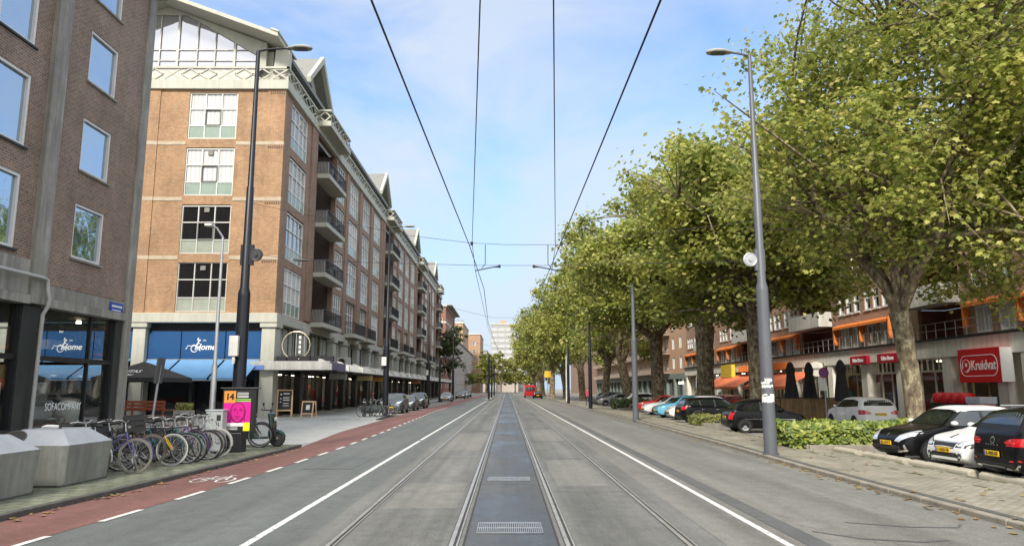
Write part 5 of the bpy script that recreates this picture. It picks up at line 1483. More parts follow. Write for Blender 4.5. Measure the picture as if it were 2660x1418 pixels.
MB().tube([(-8.9, 97, .07), (-8.9, 97, 5.0), (-8.85, 97, 5.5), (-8.6, 97, 5.85), (-8.1, 97, 5.95), (-7.6, 97, 5.9)], [.16, .13, .09, .08, .07, .06], 10).build("pole", M_post_l, hk, smooth=50)
MB().lathe([(0, .1), (.2, .08), (.24, 0), (0, -.03)], (-7.5, 97, 5.78), 12).build("lamp_head", M_post_l, hk)
# small thin lamp by the cafe
sl = root("small_lamp_post", (-8.2, 20.6, .1), "thin pale lamp post rising behind the grey cabinet", "lamp post")
MB().tube([(-8.2, 20.6, .1), (-8.2, 20.6, 2.4), (-8.2, 20.6, 2.5), (-8.2, 20.6, 6.1)], [.085, .075, .055, .035], 12).build("pole", M_steel, sl, smooth=40)
MB().tube([(-8.2, 20.6, 6.1), (-8.35, 20.5, 6.35), (-8.5, 20.4, 6.4)], [.03, .03, .05], 8).build("arm", M_steel, sl)
MB().box(-8.62, -8.42, 20.28, 20.48, 6.38, 6.44).build("lamp_head", M_white_box, sl)
sp = root("sign_post", (-9.9, 20.6, .1), "short leaning sign post with a dark edge on plate behind the bicycles", "sign post")
MB().tube([(-9.9, 20.6, .1), (-9.72, 20.6, 2.45)], .035, 8).build("post", M_steel, sp)
MB().bar((-9.76, 20.6, 1.95), (-9.7, 20.6, 2.65), .4, .05).build("plate", mk("sign_back", (.1, .1, .1)), sp)
# poles on the median far down, and thin white poles on the right
for x, y, h, lb in ((-2.95, 118, 7.3, "nearest dark pole on the far track median"), (-2.95, 140, 7.0, "second dark pole on the far track median"), (-2.9, 165, 7.2, "third dark pole on the far track median"), (-4.2, 172, 6.0, "slim dark pole left of the far track median")):
    p = root("median_pole", (x, y, 0), lb, "pole", "dark poles on the far track median")
    MB().tube([(x, y, 0), (x, y, h * .5), (x, y, h)], [.17, .15, .1], 8).build("pole", M_post_l, p); MB().tube([(x, y, 0), (x, y, .1)], .25, 8).build("base", M_post_l, p)
structure("median_island", MB().prism([(-3.5, 112), (-2.6, 113.5), (-2.5, 190), (-3.8, 190)], 'z', 0, .12), M_kerb)
for x, y, h, lb in ((7.9, 98, 6.5, "thin white pole right of the far yellow sign"), (7.6, 92, 7.0, "thin pale pole beside the dark right lamp posts")):
    p = root("thin_pole", (x, y, .1), lb, "pole"); MB().tube([(x, y, .1), (x, y, h)], [.1, .07], 8).build("pole", M_white_box, p); MB().tube([(x, y, .1), (x, y, .2)], .15, 8).build("base", M_steel, p)
ys_ = root("yellow_sign", (6.5, 118, .1), "bright yellow sign board on a pole far down the right kerb", "sign")
MB().tube([(6.5, 118, .1), (6.5, 118, 4.6)], .06, 8).build("post", M_steel, ys_); MB().box(6.0, 7.0, 117.9, 117.96, 3.6, 4.6).build("board", mk("traffic_yellow", (.8, .52, .02), .5), ys_)

# overhead wires
M_wire = mk("overhead_wire", (0.03, 0.03, 0.032), 0.5, 0.3, var=0)
def wire(name, lb, pts, r, group, cat="wire"):
    return tag(MB().tube(pts, r, 6).build(name, M_wire, smooth=60), lb, cat, group)
G1 = "overhead wires along the tracks"
def sagged(a, b, sag, n=10):
    a = Vector(a); b = Vector(b)
    return [a.lerp(b, i / n) - Vector((0, 0, sag * 4 * (i / n) * (1 - i / n))) for i in range(n + 1)]
wire("contact_wire", "leftmost overhead wire running down from the top edge", [(-1.62, -6, 5.55), (-1.39, 6.9, 5.71), (-1.12, 21.1, 5.98), (-0.97, 30, 5.9), (-1.2, 46, 5.85), (-0.95, 80, 5.8), (-1.1, 118, 5.8), (-1.1, 170, 5.8), (-1.1, 250, 5.8)], .013, G1)
wire("contact_wire", "second overhead wire from the left, nearly vertical in view", [(0.1, -6, 5.5), (-0.28, 6.9, 5.72), (-1.04, 21.1, 6.05), (-0.99, 22.2, 5.4), (-1.16, 46, 5.4), (-0.8, 80, 5.5), (-0.8, 118, 5.5)], .008, G1)
wire("contact_wire", "third overhead wire from the left, right of the middle", [(0.05, -6, 5.5), (0.47, 6.9, 5.72), (1.42, 21.1, 5.95), (1.38, 22.2, 5.4), (1.5, 46, 5.4), (1.2, 80, 5.5), (1.3, 118, 5.5)], .008, G1)
wire("contact_wire", "rightmost overhead wire running down toward the plane trees", [(1.75, -6, 5.55), (1.57, 6.9, 5.73), (1.52, 21.1, 5.9), (1.4, 30, 5.85), (1.6, 46, 5.8), (1.35, 80, 5.8), (1.5, 118, 5.8), (1.5, 250, 5.8)], .013, G1)
G2 = "span wires between lamp posts"
wire("span_wire", "upper cross wire between the two nearest lamp posts", [(-7.85, 21.7, 7.4), (-3, 21.2, 6.3), (-1.1, 21.1, 6.05), (0, 21.1, 6.0), (1.5, 21.0, 5.98), (7.1, 20.6, 6.6)], .007, G2)
wire("span_wire", "lower cross wire between the two nearest lamp posts", [(-7.6, 21.7, 5.8), (-6, 21.5, 5.58), (-1, 21.1, 5.38), (1, 21.0, 5.36), (6.9, 20.6, 5.42)], .007, G2)
wire("span_wire", "farther cross wire spanning the street at the second pair of posts", [(-7.7, 47, 8.0), (-1, 45.5, 6.2), (1.4, 44.5, 6.1), (7.3, 42.9, 6.6)], .008, G2)
wire("span_wire", "faint cross wire spanning the street far along", [(-8.5, 80, 8.0), (-1, 80, 6.2), (1.4, 80, 6.1), (7.4, 80, 7)], .012, G2)
for sx, x0, lb in ((1, -.95, "left registration arm hanging from the upper cross wire"), (-1, 1.5, "right registration arm hanging from the upper cross wire")):
    rg = root("registration_arm", (x0, 21.1, 5.25), lb, "wire fitting", "registration arms at the cross wires")
    MB().tube([(x0, 21.1, 5.22), (x0 + sx * .55, 21.1, 5.33), (x0 + sx * .7, 21.1, 5.34)], [.018, .018, .03], 6).build("arm", M_wire, rg)
    MB().tube([(x0 + sx * .3, 21.1, 6.0), (x0 + sx * .3, 21.1, 5.42), (x0 + sx * .2, 21.1, 5.3)], .012, 6).build("dropper", M_wire, rg)
    MB().lathe([(0, -.06), (.04, -.05), (.04, .05), (0, .06)], (x0 - sx * .1, 21.1, 6.03), 8).build("insulator", M_wire, rg)
    MB().lathe([(0, -.05), (.035, -.04), (.035, .04), (0, .05)], (x0 + sx * .72, 21.1, 5.35), 8).build("clamp", M_wire, rg)
for x, y, z, lb in ((-6.2, 21.55, 5.6, "insulator on the lower cross wire near the left post"),):
    ins = root("insulator", (x, y, z), lb, "wire fitting"); MB().tube([(x - .25, y, z + .02), (x - .1, y, z + .015), (x + .1, y, z), (x + .25, y, z - .02)], [.015, .035, .035, .015], 8).build("body", M_wire, ins); MB().tube([(x - .3, y, z + .02), (x - .25, y, z + .02)], .02, 6).build("cap", M_steel, ins)

# ---------------------------------------------------------------- poster stand, cabinet, bins
ps = root("poster_stand", (-7.5, 20.5, .08), "poster stand with magenta portrait, orange 14 square and yellow corner at the kerb", "poster stand")
px0, px1, py, pz0, pz1 = -7.8, -7.06, 20.4, .66, 1.74
MB().box(px0 - .05, px1 + .12, py, py + .14, pz0 - .04, pz1 + .06).box(px0 - .12, px1 + .2, py - .03, py + .17, pz1 + .06, pz1 + .09).build("frame", M_black_f, ps, bevel=.01)
MB().box(px0 + .1, px0 + .52, py + .02, py + .45, .08, pz0 - .05).build("plinth", M_black_f, ps, bevel=.02)
def flat(u0, u1, v0, v1, d, name, c):
    W, H_ = px1 - px0, pz1 - pz0
    MB().box(px0 + u0 * W, px0 + u1 * W, py - d, py - d + .003, pz0 + v0 * H_, pz0 + v1 * H_).build(name, mk("print_" + name, c, .5, var=.05), ps)
flat(0, 1, 0, 1, .006, "black_ground", (.012, .012, .013))
flat(.0, 1, .2, .72, .010, "magenta_field", (.68, .004, .3))
flat(.0, .43, .7, 1, .014, "orange_square", (.75, .3, .05))
flat(.45, 1, .78, .8, .010, "green_rule", (.3, .55, .1)); flat(.45, 1, .73, .765, .010, "green_rule", (.3, .55, .1))
flat(.1, .76, .115, .2, .014, "white_strip", (.8, .78, .8)); flat(.76, 1, .0, .21, .016, "yellow_square", (.85, .75, .01))
for v in (.94, .9, .86, .83): flat(.48, .9, v, v + .018, .010, "white_text_rule", (.6, .6, .6))
for v in (.07, .03): flat(.1, .55, v, v + .018, .010, "white_text_rule", (.6, .6, .6))
text("lettering", "14", (px0 + .16, py - .016, pz0 + .85 * (pz1 - pz0)), '-y', .23, mk("print_ink", (.02, .015, .01)), ps, bold=.008)
# portrait: tilted head in dark magenta line and tone
m = MB(); W, H_ = px1 - px0, pz1 - pz0
def ov(cu, cv, ru, rv, d, n=26, sk=0.0):
    b = len(m.v)
    for k in range(n):
        a = 2 * math.pi * k / n
        m.v.append((px0 + (cu + ru * math.cos(a) + sk * math.sin(a)) * W, py - d, pz0 + (cv + rv * math.sin(a)) * H_))
    m.f.append(tuple(range(b, b + n))); m.m.append(0)
def stroke(pts, wd, d=.016):
    for (a, b), (c, e) in zip(pts, pts[1:]): m.bar((px0 + a * W, py - d, pz0 + b * H_), (px0 + c * W, py - d, pz0 + e * H_), wd, .003, up=(0, 1, 0))
ov(.53, .46, .3, .26, .0115)
m.build("hair_shape", mk("print_dark_magenta", (.27, .0, .11), .5), ps, recalc=False)
m = MB(); ov(.53, .47, .235, .22, .013); ov(.53, .28, .1, .08, .0125); m.build("face_shape", mk("print_face_magenta", (.6, .005, .25), .5), ps, recalc=False)
m = MB()
stroke([(.36, .53), (.42, .555), (.48, .54)], .022); stroke([(.58, .54), (.64, .555), (.7, .53)], .022)
stroke([(.38, .5), (.43, .51), (.47, .5)], .018); stroke([(.6, .5), (.65, .51), (.69, .5)], .018)
stroke([(.53, .52), (.51, .43), (.55, .42)], .012); stroke([(.44, .355), (.53, .365), (.62, .355)], .02); stroke([(.47, .32), (.53, .31), (.59, .32)], .012)
stroke([(.33, .3), (.42, .23), (.53, .21), (.65, .24), (.73, .32)], .03); stroke([(.26, .22), (.3, .35), (.27, .5)], .02); stroke([(.8, .22), (.78, .35), (.8, .5)], .02)
m.build("face_lines", mk("print_line_magenta", (.2, .0, .09), .5), ps, recalc=False)
cb = root("utility_cabinet", (-7.95, 20.2, .08), "pale grey utility cabinet with dark stickers left of the poster stand", "cabinet")
MB().box(-8.14, -7.68, 20.05, 20.38, .14, 1.2).build("body", mk("cabinet_grey", (.46, .5, .5), .5, var=.12, streak=.1), cb, bevel=.02)
MB().box(-8.1, -7.72, 20.1, 20.34, .07, .14).build("base", M_kerb_d, cb); MB().box(-8.16, -7.66, 20.03, 20.4, 1.2, 1.24).build("lid", MATS["cabinet_grey"], cb, bevel=.01)
m = MB()
random.seed(9)
for i in range(12):
    x = random.uniform(-7.86, -7.72); z = random.uniform(.3, .95); m.bar((x, 20.045, z), (x + random.uniform(-.06, .06), 20.045, z + random.uniform(.03, .12)), .02, .004, up=(0, 1, 0))
m.box(-7.84, -7.73, 20.042, 20.048, .95, 1.1); m.build("sticker", mk("black_tag", (.03, .03, .035)), cb)
M_bin = mk("concrete_bin", (0.26, 0.265, 0.235), 0.8, var=0.18, vs=2.5, streak=0.3, bump=.2, bs=20)
M_bin_top = mk("painted_bin_top", (0.34, 0.36, 0.39), 0.5, var=0.1, vs=3, streak=.1)
def make_bin(x0, x1, y0, y1, lb, hole):
    b = root("recycling_bin", ((x0 + x1) / 2, (y0 + y1) / 2, .1), lb, "recycling bin", "concrete recycling bins at the kerb")
    zb, zs, zt = .1, .8, 1.06; e = .32; ch = .18
    def ring(o, z): return [(x0 + o + ch, y0 + o, z), (x1 - o - ch * .4, y0 + o, z), (x1 - o, y0 + o + ch * .4, z), (x1 - o, y1 - o - ch * .4, z), (x1 - o - ch * .4, y1 - o, z), (x0 + o + ch, y1 - o, z), (x0 + o, y1 - o - ch, z), (x0 + o, y0 + o + ch, z)]
    m = MB(); r0, r1 = ring(.05, zb), ring(0, zs)
    m.add(r0 + r1, [(i, (i + 1) % 8, 8 + (i + 1) % 8, 8 + i) for i in range(8)] + [tuple(range(8))[::-1]]); m.build("body", M_bin, b, bevel=.015)
    m = MB(); r1, r2 = ring(0.004, zs + .002), ring(e, zt)
    m.add(r1 + r2, [(i, (i + 1) % 8, 8 + (i + 1) % 8, 8 + i) for i in range(8)] + [tuple(range(8, 16))]); lid = m.build("sloping_lid", M_bin_top, b, bevel=.012)
    ROOTLOC[lid.name] = ROOTLOC[b.name]
    cx_, cy_ = (x0 + x1) / 2, y0 + e * .5 - .012
    if hole:
        m = MB(); n = 20; zc = (zs + zt) / 2
        for k in range(n):
            a = 2 * math.pi * k / n; dz = math.sin(a) * .1
            m.v.append((cx_ - .32 + .2 * math.cos(a), cy_ + dz * (e / (zt - zs)) - .012, zc + dz + .008))
        m.f.append(tuple(range(n))); m.m.append(0); m.build("drop_hole", M_dark_in, lid, recalc=False)
        m = MB()
        pts = [(cx_ - .32 + .21 * math.cos(2 * math.pi * k / 20), cy_ + math.sin(2 * math.pi * k / 20) * .105 * (e / (zt - zs)) - .012, zc + .008 + math.sin(2 * math.pi * k / 20) * .105) for k in range(21)]
        m.tube(pts, .012, 6, caps=False); m.build("hole_rim", M_kerb_d, lid)
    m = MB().tube([(cx_ + .1, (y0 + y1) / 2, zt), (cx_ + .1, (y0 + y1) / 2, zt + .1)], .025, 8).torus((cx_ + .1, (y0 + y1) / 2, zt + .17), 'y', .07, .02, 16, 6)
    m.build("lifting_ring", M_groove, lid)
    MB().box(x0 + .1, x1 - .05, y0 + .1, y1 - .08, .08, .13).build("foot", M_kerb_d, b)
make_bin(-9.25, -7.8, 13.25, 14.85, "grey concrete recycling bin with a black drop hole beside the bicycles", True)
make_bin(-9.3, -7.8, 10.8, 12.6, "grey concrete recycling bin cut off by the left edge", False)
wb = root("white_plinth_box", (-9.3, 12.75, .1), "small white box standing between the two recycling bins", "box")
MB().box(-9.45, -9.1, 12.75, 13.05, .08, 1.1).build("body", M_white_box, wb, bevel=.01); MB().box(-9.47, -9.08, 12.73, 13.07, 1.1, 1.14).build("lid", M_steel, wb)

# ---------------------------------------------------------------- cafe terrace on the left
M_black_cl = mk("black_canvas", (0.03, 0.03, 0.032), 0.85, var=.15)
def parasol(loc, rz, lb, group="open black parasols of the cafe terrace"):
    u = root("parasol", loc, lb, "parasol", group, rz)
    s, zt, ze = 1.7, 3.2, 2.35
    m = MB(); ring = []
    for k in range(8):
        a = math.pi / 4 * k; rr = s * (1.414 if k % 2 else 1.0); ring.append((rr * math.cos(a + math.pi / 8 * 0), rr * math.sin(a), ze))
    m.add([(0, 0, zt)] + ring, [(0, i + 1, (i + 1) % 8 + 1) for i in range(8)])
    m.add(ring + [(x, y, z - .22) for x, y, z in ring], [(i, (i + 1) % 8, 8 + (i + 1) % 8, 8 + i) for i in range(8)])
    m.build("canopy", M_black_cl, u, world=False, recalc=False)
    m = MB()
    for x, y, z in ring: m.bar((0, 0, zt - .05), (x * .97, y * .97, z - .03), .025, .025)
    m.build("rib", M_steel, u, world=False)
    MB().tube([(0, 0, 0), (0, 0, zt)], .03, 8).build("pole", M_steel, u, world=False); MB().disc((0, 0, .05), 'z', 0, .4, .1, 16).build("base", M_kerb_d, u, world=False)
    for o, body, z, sz in ((text("lettering", "SANTAS", (0, 0, 0), '-y', .42, M_lgt, None, width=1.4), "", ze - .02, 0), (text("lettering", "bar", (0, 0, 0), '-y', .24, M_lgt, None), "", ze - .17, 0)):
        o.parent = u; o.rotation_euler = (R(26.6), 0, 0)
        q = -1.12 if z > 2.3 else -1.45
        o.location = (-.1 if z > 2.3 else .25, q, 3.2 + q * .5 + .012)
    return u
parasol((-19.0, 38.5, .01), R(-8), "open black parasol with white lettering in front of the blue awning")
parasol((-26.8, 38.5, .01), R(-8), "open black parasol seen through the shop window glass")
M_teak = mk("red_brown_wood", (0.23, 0.055, 0.022), .6, var=.3, vs=6)
def picnic(loc, lb, L=2.0):
    b = root("bench", loc, lb, "bench", "red brown wooden benches of the cafe terrace"); x, y, z = loc
    for k, zz in enumerate((.78, .94, 1.1)): MB().box(x - L, x + L, y - .03, y + .02, zz, zz + .12).build("back_slat", M_teak, b, bevel=.01)
    MB().box(x - L, x + L, y + .04, y + .5, .44, .5).build("seat", M_teak, b, bevel=.01)
    for xx in (x - L + .1, x, x + L - .1): MB().box(xx - .04, xx + .04, y - .02, y + .06, .01, 1.2).box(xx - .04, xx + .04, y + .4, y + .48, .01, .44).build("leg", M_teak, b)
    MB().box(x - L, x + L, y + .55, y + 1.1, .72, .77).build("table_top", M_teak, b)
picnic((-18.3, 36.2, .01), "red brown wooden bench right of the furniture shop corner", 1.6)
picnic((-26.3, 36.2, .01), "red brown wooden bench seen through the shop window", 1.6)
pb = root("planter", (-14.2, 36.8, .01), "grey planter box at the right end of the terrace bench", "planter")
MB().box(-16.3, -15.4, 36.2, 36.6, .01, .75).build("box", M_conc, pb, bevel=.02)
V, F = [], []; rnd = random.Random(2)
for i in range(200): add_leaf(V, F, Vector((rnd.uniform(-2.05, -1.25), rnd.uniform(-.55, -.25), rnd.uniform(.72, 1.1))), Vector((rnd.gauss(0, .5), -.5, .6)), .08, RHOMB, rnd)
me = bpy.data.meshes.new("foliage"); me.from_pydata(V, [], F); me.materials.append(M_leafF); o = bpy.data.objects.new("foliage", me); COL.objects.link(o); o.parent = pb

# ---------------------------------------------------------------- chalkboards, bollards
M_pine = mk("light_pine", (0.72, 0.47, 0.25), .6, var=.2, vs=8)
M_chalk = mk("chalkboard_black", (.025, .028, .03), .8)
def aboard(x, y, w_, h, lb, rz, marks):
    b = root("chalkboard", (x, y, .01), lb, "sign board", None, R(rz))
    for s in (-1, 1):
        t = .13 * s; M = Matrix.Translation((0, -t * 2.2, 0)) @ Matrix.Rotation(R(-9 * s), 4, 'X')
        m = MB(); m.merge(MB().box(-w_ / 2, -w_ / 2 + .07, -.02, .02, 0, h).box(w_ / 2 - .07, w_ / 2, -.02, .02, 0, h).box(-w_ / 2 + .07, w_ / 2 - .07, -.02, .02, h - .07, h).box(-w_ / 2 + .07, w_ / 2 - .07, -.02, .02, h * .24, h * .24 + .07), M)
        m.build("frame", M_pine, b, world=False)
        m = MB().merge(MB().box(-w_ / 2 + .07, w_ / 2 - .07, -.01, .01, h * .24 + .07, h - .07), M); m.build("board", M_chalk, b, world=False)
        if s > 0:
            m = MB()
            for (a, c, d, e) in marks: m.merge(MB().box(a * w_, c * w_, -.016, -.012, d * h, e * h), M)
            m.build("chalk_marks", M_white_f, b, world=False)
aboard(-14.0, 46.6, .95, 1.75, "tall pine framed chalkboard standing before the corner cafe", 10, [(-.3, -.2, .8, .86), (-.1, .3, .84, .88), (-.12, .28, .7, .72), (-.12, .3, .62, .64), (-.3, -.2, .66, .7), (-.1, .25, .5, .515), (-.3, -.22, .54, .58), (-.1, .28, .42, .435)])
aboard(-12.2, 45.6, .8, 1.05, "small pine framed pavement board with white note", -14, [(-.12, .2, .5, .78)])
for x, y, lb in ((-9.0, 46.6, "black bollard left of the parked bicycles on the left pavement"), (-8.9, 48.3, "black bollard just behind the front bollard")):
    p = root("bollard", (x, y, .07), lb, "bollard", "black bollards by the bicycles"); MB().tube([(x, y, .07), (x, y, 1.15), (x, y, 1.2)], [.11, .1, .06], 12).build("post", M_post_l, p, smooth=40); MB().tube([(x, y, .95), (x, y, 1.02)], .115, 12).build("band", M_white_f, p)

# ---------------------------------------------------------------- right terrace, wheel stops, signs
M_wood = mk("weathered_planks", (0.3, 0.2, 0.1), .8, var=.3, vs=4, streak=.3)
tb = root("planter_box", (17.3, 42, .01), "long wooden planter wall of the parasol terrace", "planter")
m = MB()
for i in range(16): m.box(15.1 + i * .235, 15.32 + i * .235, 40.6, 40.7, .02, 1.25)
for i in range(8): m.box(14.98, 15.08, 40.7 + i * .235, 40.92 + i * .235, .02, 1.25)
m.build("planks", M_wood, tb); MB().box(14.98, 18.9, 40.56, 41.0, 1.26, 1.32).build("cap_rail", mk("dark_cap", (.05, .045, .04)), tb)
MB().box(15.1, 18.8, 40.72, 42.6, .02, 1.15).build("soil", mk("soil", (.04, .03, .02)), tb)
def folded(x, y, lb, h=3.3):
    u = root("folded_parasol", (x, y, .01), lb, "parasol", "folded black parasols on the right terrace")
    m = MB(); n = 16
    prof = [(.05, h), (.14, h - .12), (.24, h - .45), (.2, h - .7), (.3, h - 1.5), (.36, h - 2.05), (.3, h - 2.15)]
    for r, z in prof:
        for k in range(n): a = 2 * math.pi * k / n; q = r * (1 + .18 * (-1) ** k); m.v.append((q * math.cos(a), q * math.sin(a), z))
    for i in range(len(prof) - 1):
        for k in range(n): m.f.append((i * n + k, i * n + (k + 1) % n, (i + 1) * n + (k + 1) % n, (i + 1) * n + k)); m.m.append(0)
    m.build("canopy", M_black_cl, u, world=False); MB().tube([(0, 0, 0), (0, 0, h)], .035, 8).build("pole", M_steel, u, world=False); MB().disc((0, 0, .06), 'z', 0, .35, .12, 12).build("base", M_kerb_d, u, world=False)
folded(16.1, 41.6, "left folded black parasol above the plank planter"); folded(17.4, 42.2, "middle folded black parasol above the plank planter"); folded(17.6, 38.6, "right folded black parasol beside the no stopping sign", 3.3)
ns = root("no_stopping_sign", (16.45, 38.0, .01), "white plate with a round violet no stopping sign on a pole", "traffic sign")
MB().tube([(16.45, 38, .01), (16.45, 38, 3.1)], .035, 8).build("post", M_steel, ns); MB().box(16.1, 16.5, 37.93, 37.95, 1.7, 2.4).build("plate", M_white_f, ns)
MB().disc((16.4, 37.92, 2.62), 'y', 0, .26, .02, 24).build("disc", mk("sign_blue2", (.12, .06, .3), .4), ns); MB().torus((16.4, 37.91, 2.62), 'y', .24, .03, 24, 6).bar((16.25, 37.9, 2.78), (16.55, 37.9, 2.46), .05, .02, up=(0, 1, 0)).build("red_ring", M_crim, ns)
random.seed(15)
WS = ["nearest concrete wheel stop before the black hatchback tail at right", "concrete wheel stop before the white hatchback", "concrete wheel stop before the black hatchback with white roof", "concrete wheel stop at the hedge end"]
for (y0, y1, x0, x1), lb in zip(((12.6, 14.9, 9.55, 9.5), (15.15, 17.4, 9.5, 9.48), (17.6, 19.6, 9.5, 9.45), (19.9, 21.2, 9.45, 9.4)), WS):
    s_ = root("wheel_stop", ((x0 + x1) / 2, (y0 + y1) / 2, .012), lb, "wheel stop", "concrete wheel stops before the parked cars")
    m = MB().prism([(-.14, 0), (-.13, .12), (-.06, .16), (.06, .16), (.13, .12), (.14, 0)], 'y', -(y1 - y0) / 2, (y1 - y0) / 2)
    m.build("block", mk("wheel_stop_concrete", (.36, .33, .26), .9, var=.2, vs=3), s_, world=False, bevel=.03)
    m = MB()
    for q in (-.6, .6): m.disc((0, q, .162), 'z', 0, .03, .008, 10)
    m.build("bolt", M_groove, s_, world=False)
# red goods display before the red sign shop
rt = root("display_stand", (22.2, 37.6, .09), "red draped goods display with pale boxes under the large red sign", "display stand")
for y in (35.5, 36.2, 36.9, 37.6):
    m = MB().lathe([(0, .0), (.36, 0), (.42, .2), (.34, .45), (.1, .52), (0, .52)], (22.2, y, 1.1), 12); m.build("red_tub", M_redsign, rt, smooth=60)
MB().box(21.9, 22.6, 34.0, 35.0, .1, 1.1).build("crate", mk("pinkish_boxes", (.55, .25, .27), .7), rt, bevel=.02); MB().box(21.85, 22.65, 33.95, 35.05, 1.1, 1.42).build("crate", mk("white_blue_boxes", (.55, .58, .66), .6), rt, bevel=.02)
MB().box(21.8, 22.6, 35.1, 38.0, .1, 1.1).build("table", M_dark_in, rt)
lp = root("thin_pole", (20.9, 38.2, .09), "thin pale pole right beside the nearest plane trunk", "pole")
MB().tube([(20.9, 38.2, .09), (20.9, 38.2, 6.2)], [.09, .06], 10).build("pole", M_white_box, lp); MB().tube([(20.9, 38.2, .09), (20.9, 38.2, .9)], .11, 10).build("base", M_steel, lp)
# ================================================================ CARS
def paint(name, c, coat=0.7, metal=0.0, rough=0.32): return mk("car_paint_" + name, c, rough, metal, var=0.03, vs=.5, coat=coat, spec=.22)
M_tyre = mk("tyre_rubber", (0.018, 0.018, 0.019), .8, var=.2)
M_arch = mk("wheel_arch_black", (0.006, 0.006, 0.006), .9, var=0)
M_trim = mk("black_plastic_trim", (0.02, 0.02, 0.021), .55, var=.1)
M_carglass = mirror_glass("car_glass", (.75, .8, .82), (.012, .015, .016), .1, 0.0)
M_chrome = mk("chrome", (.7, .7, .7), .15, 1.0, var=0)
M_rimm = mk("alloy_rim", (.5, .5, .52), .3, .7, var=.05)
M_head = mk("headlamp_lens", (.62, .66, .7), .12, .35, var=.15, vs=12, coat=1)
M_tail = mk("tail_lamp_red", (.42, .008, .012), .18, var=.1, vs=20, coat=1)
M_plate = mk("plate_yellow", (.85, .52, .01), .5, var=.03)
M_pletter = mk("plate_black", (.02, .02, .02), .5, var=0)
M_euro = mk("plate_blue", (.01, .04, .35), .5, var=0)
M_seam = mk("panel_gap", (.004, .004, .004), .9, var=0)

def catmull(P, n):
    out = []; m = len(P)
    for i in range(n):
        t = i / (n - 1) * (m - 1); k = min(int(t), m - 2); f = t - k
        p0, p1, p2, p3 = P[max(k - 1, 0)], P[k], P[k + 1], P[min(k + 2, m - 1)]
        out.append(tuple(.5 * ((2 * b) + (-a + c) * f + (2 * a - 5 * b + 4 * c - d) * f * f + (-a + 3 * b - 3 * c + d) * f ** 3) for a, b, c, d in zip(p0, p1, p2, p3)))
    return out
def smooth_prof(pts, x):
    if x <= pts[0][0]: return pts[0][1]
    for i in range(len(pts) - 1):
        if x <= pts[i + 1][0]:
            x0, y0 = pts[i]; x1, y1 = pts[i + 1]; h = x1 - x0
            def m(j):
                if j == 0: return (pts[1][1] - pts[0][1]) / (pts[1][0] - pts[0][0])
                if j == len(pts) - 1: return (pts[-1][1] - pts[-2][1]) / (pts[-1][0] - pts[-2][0])
                a = (pts[j][1] - pts[j - 1][1]) / (pts[j][0] - pts[j - 1][0]); b = (pts[j + 1][1] - pts[j][1]) / (pts[j + 1][0] - pts[j][0])
                return 0 if a * b <= 0 else 2 * a * b / (a + b)
            t = (x - x0) / h; a, b = m(i), m(i + 1)
            return (2 * t ** 3 - 3 * t * t + 1) * y0 + (t ** 3 - 2 * t * t + t) * h * a + (-2 * t ** 3 + 3 * t * t) * y1 + (t ** 3 - t * t) * h * b
    return pts[-1][1]

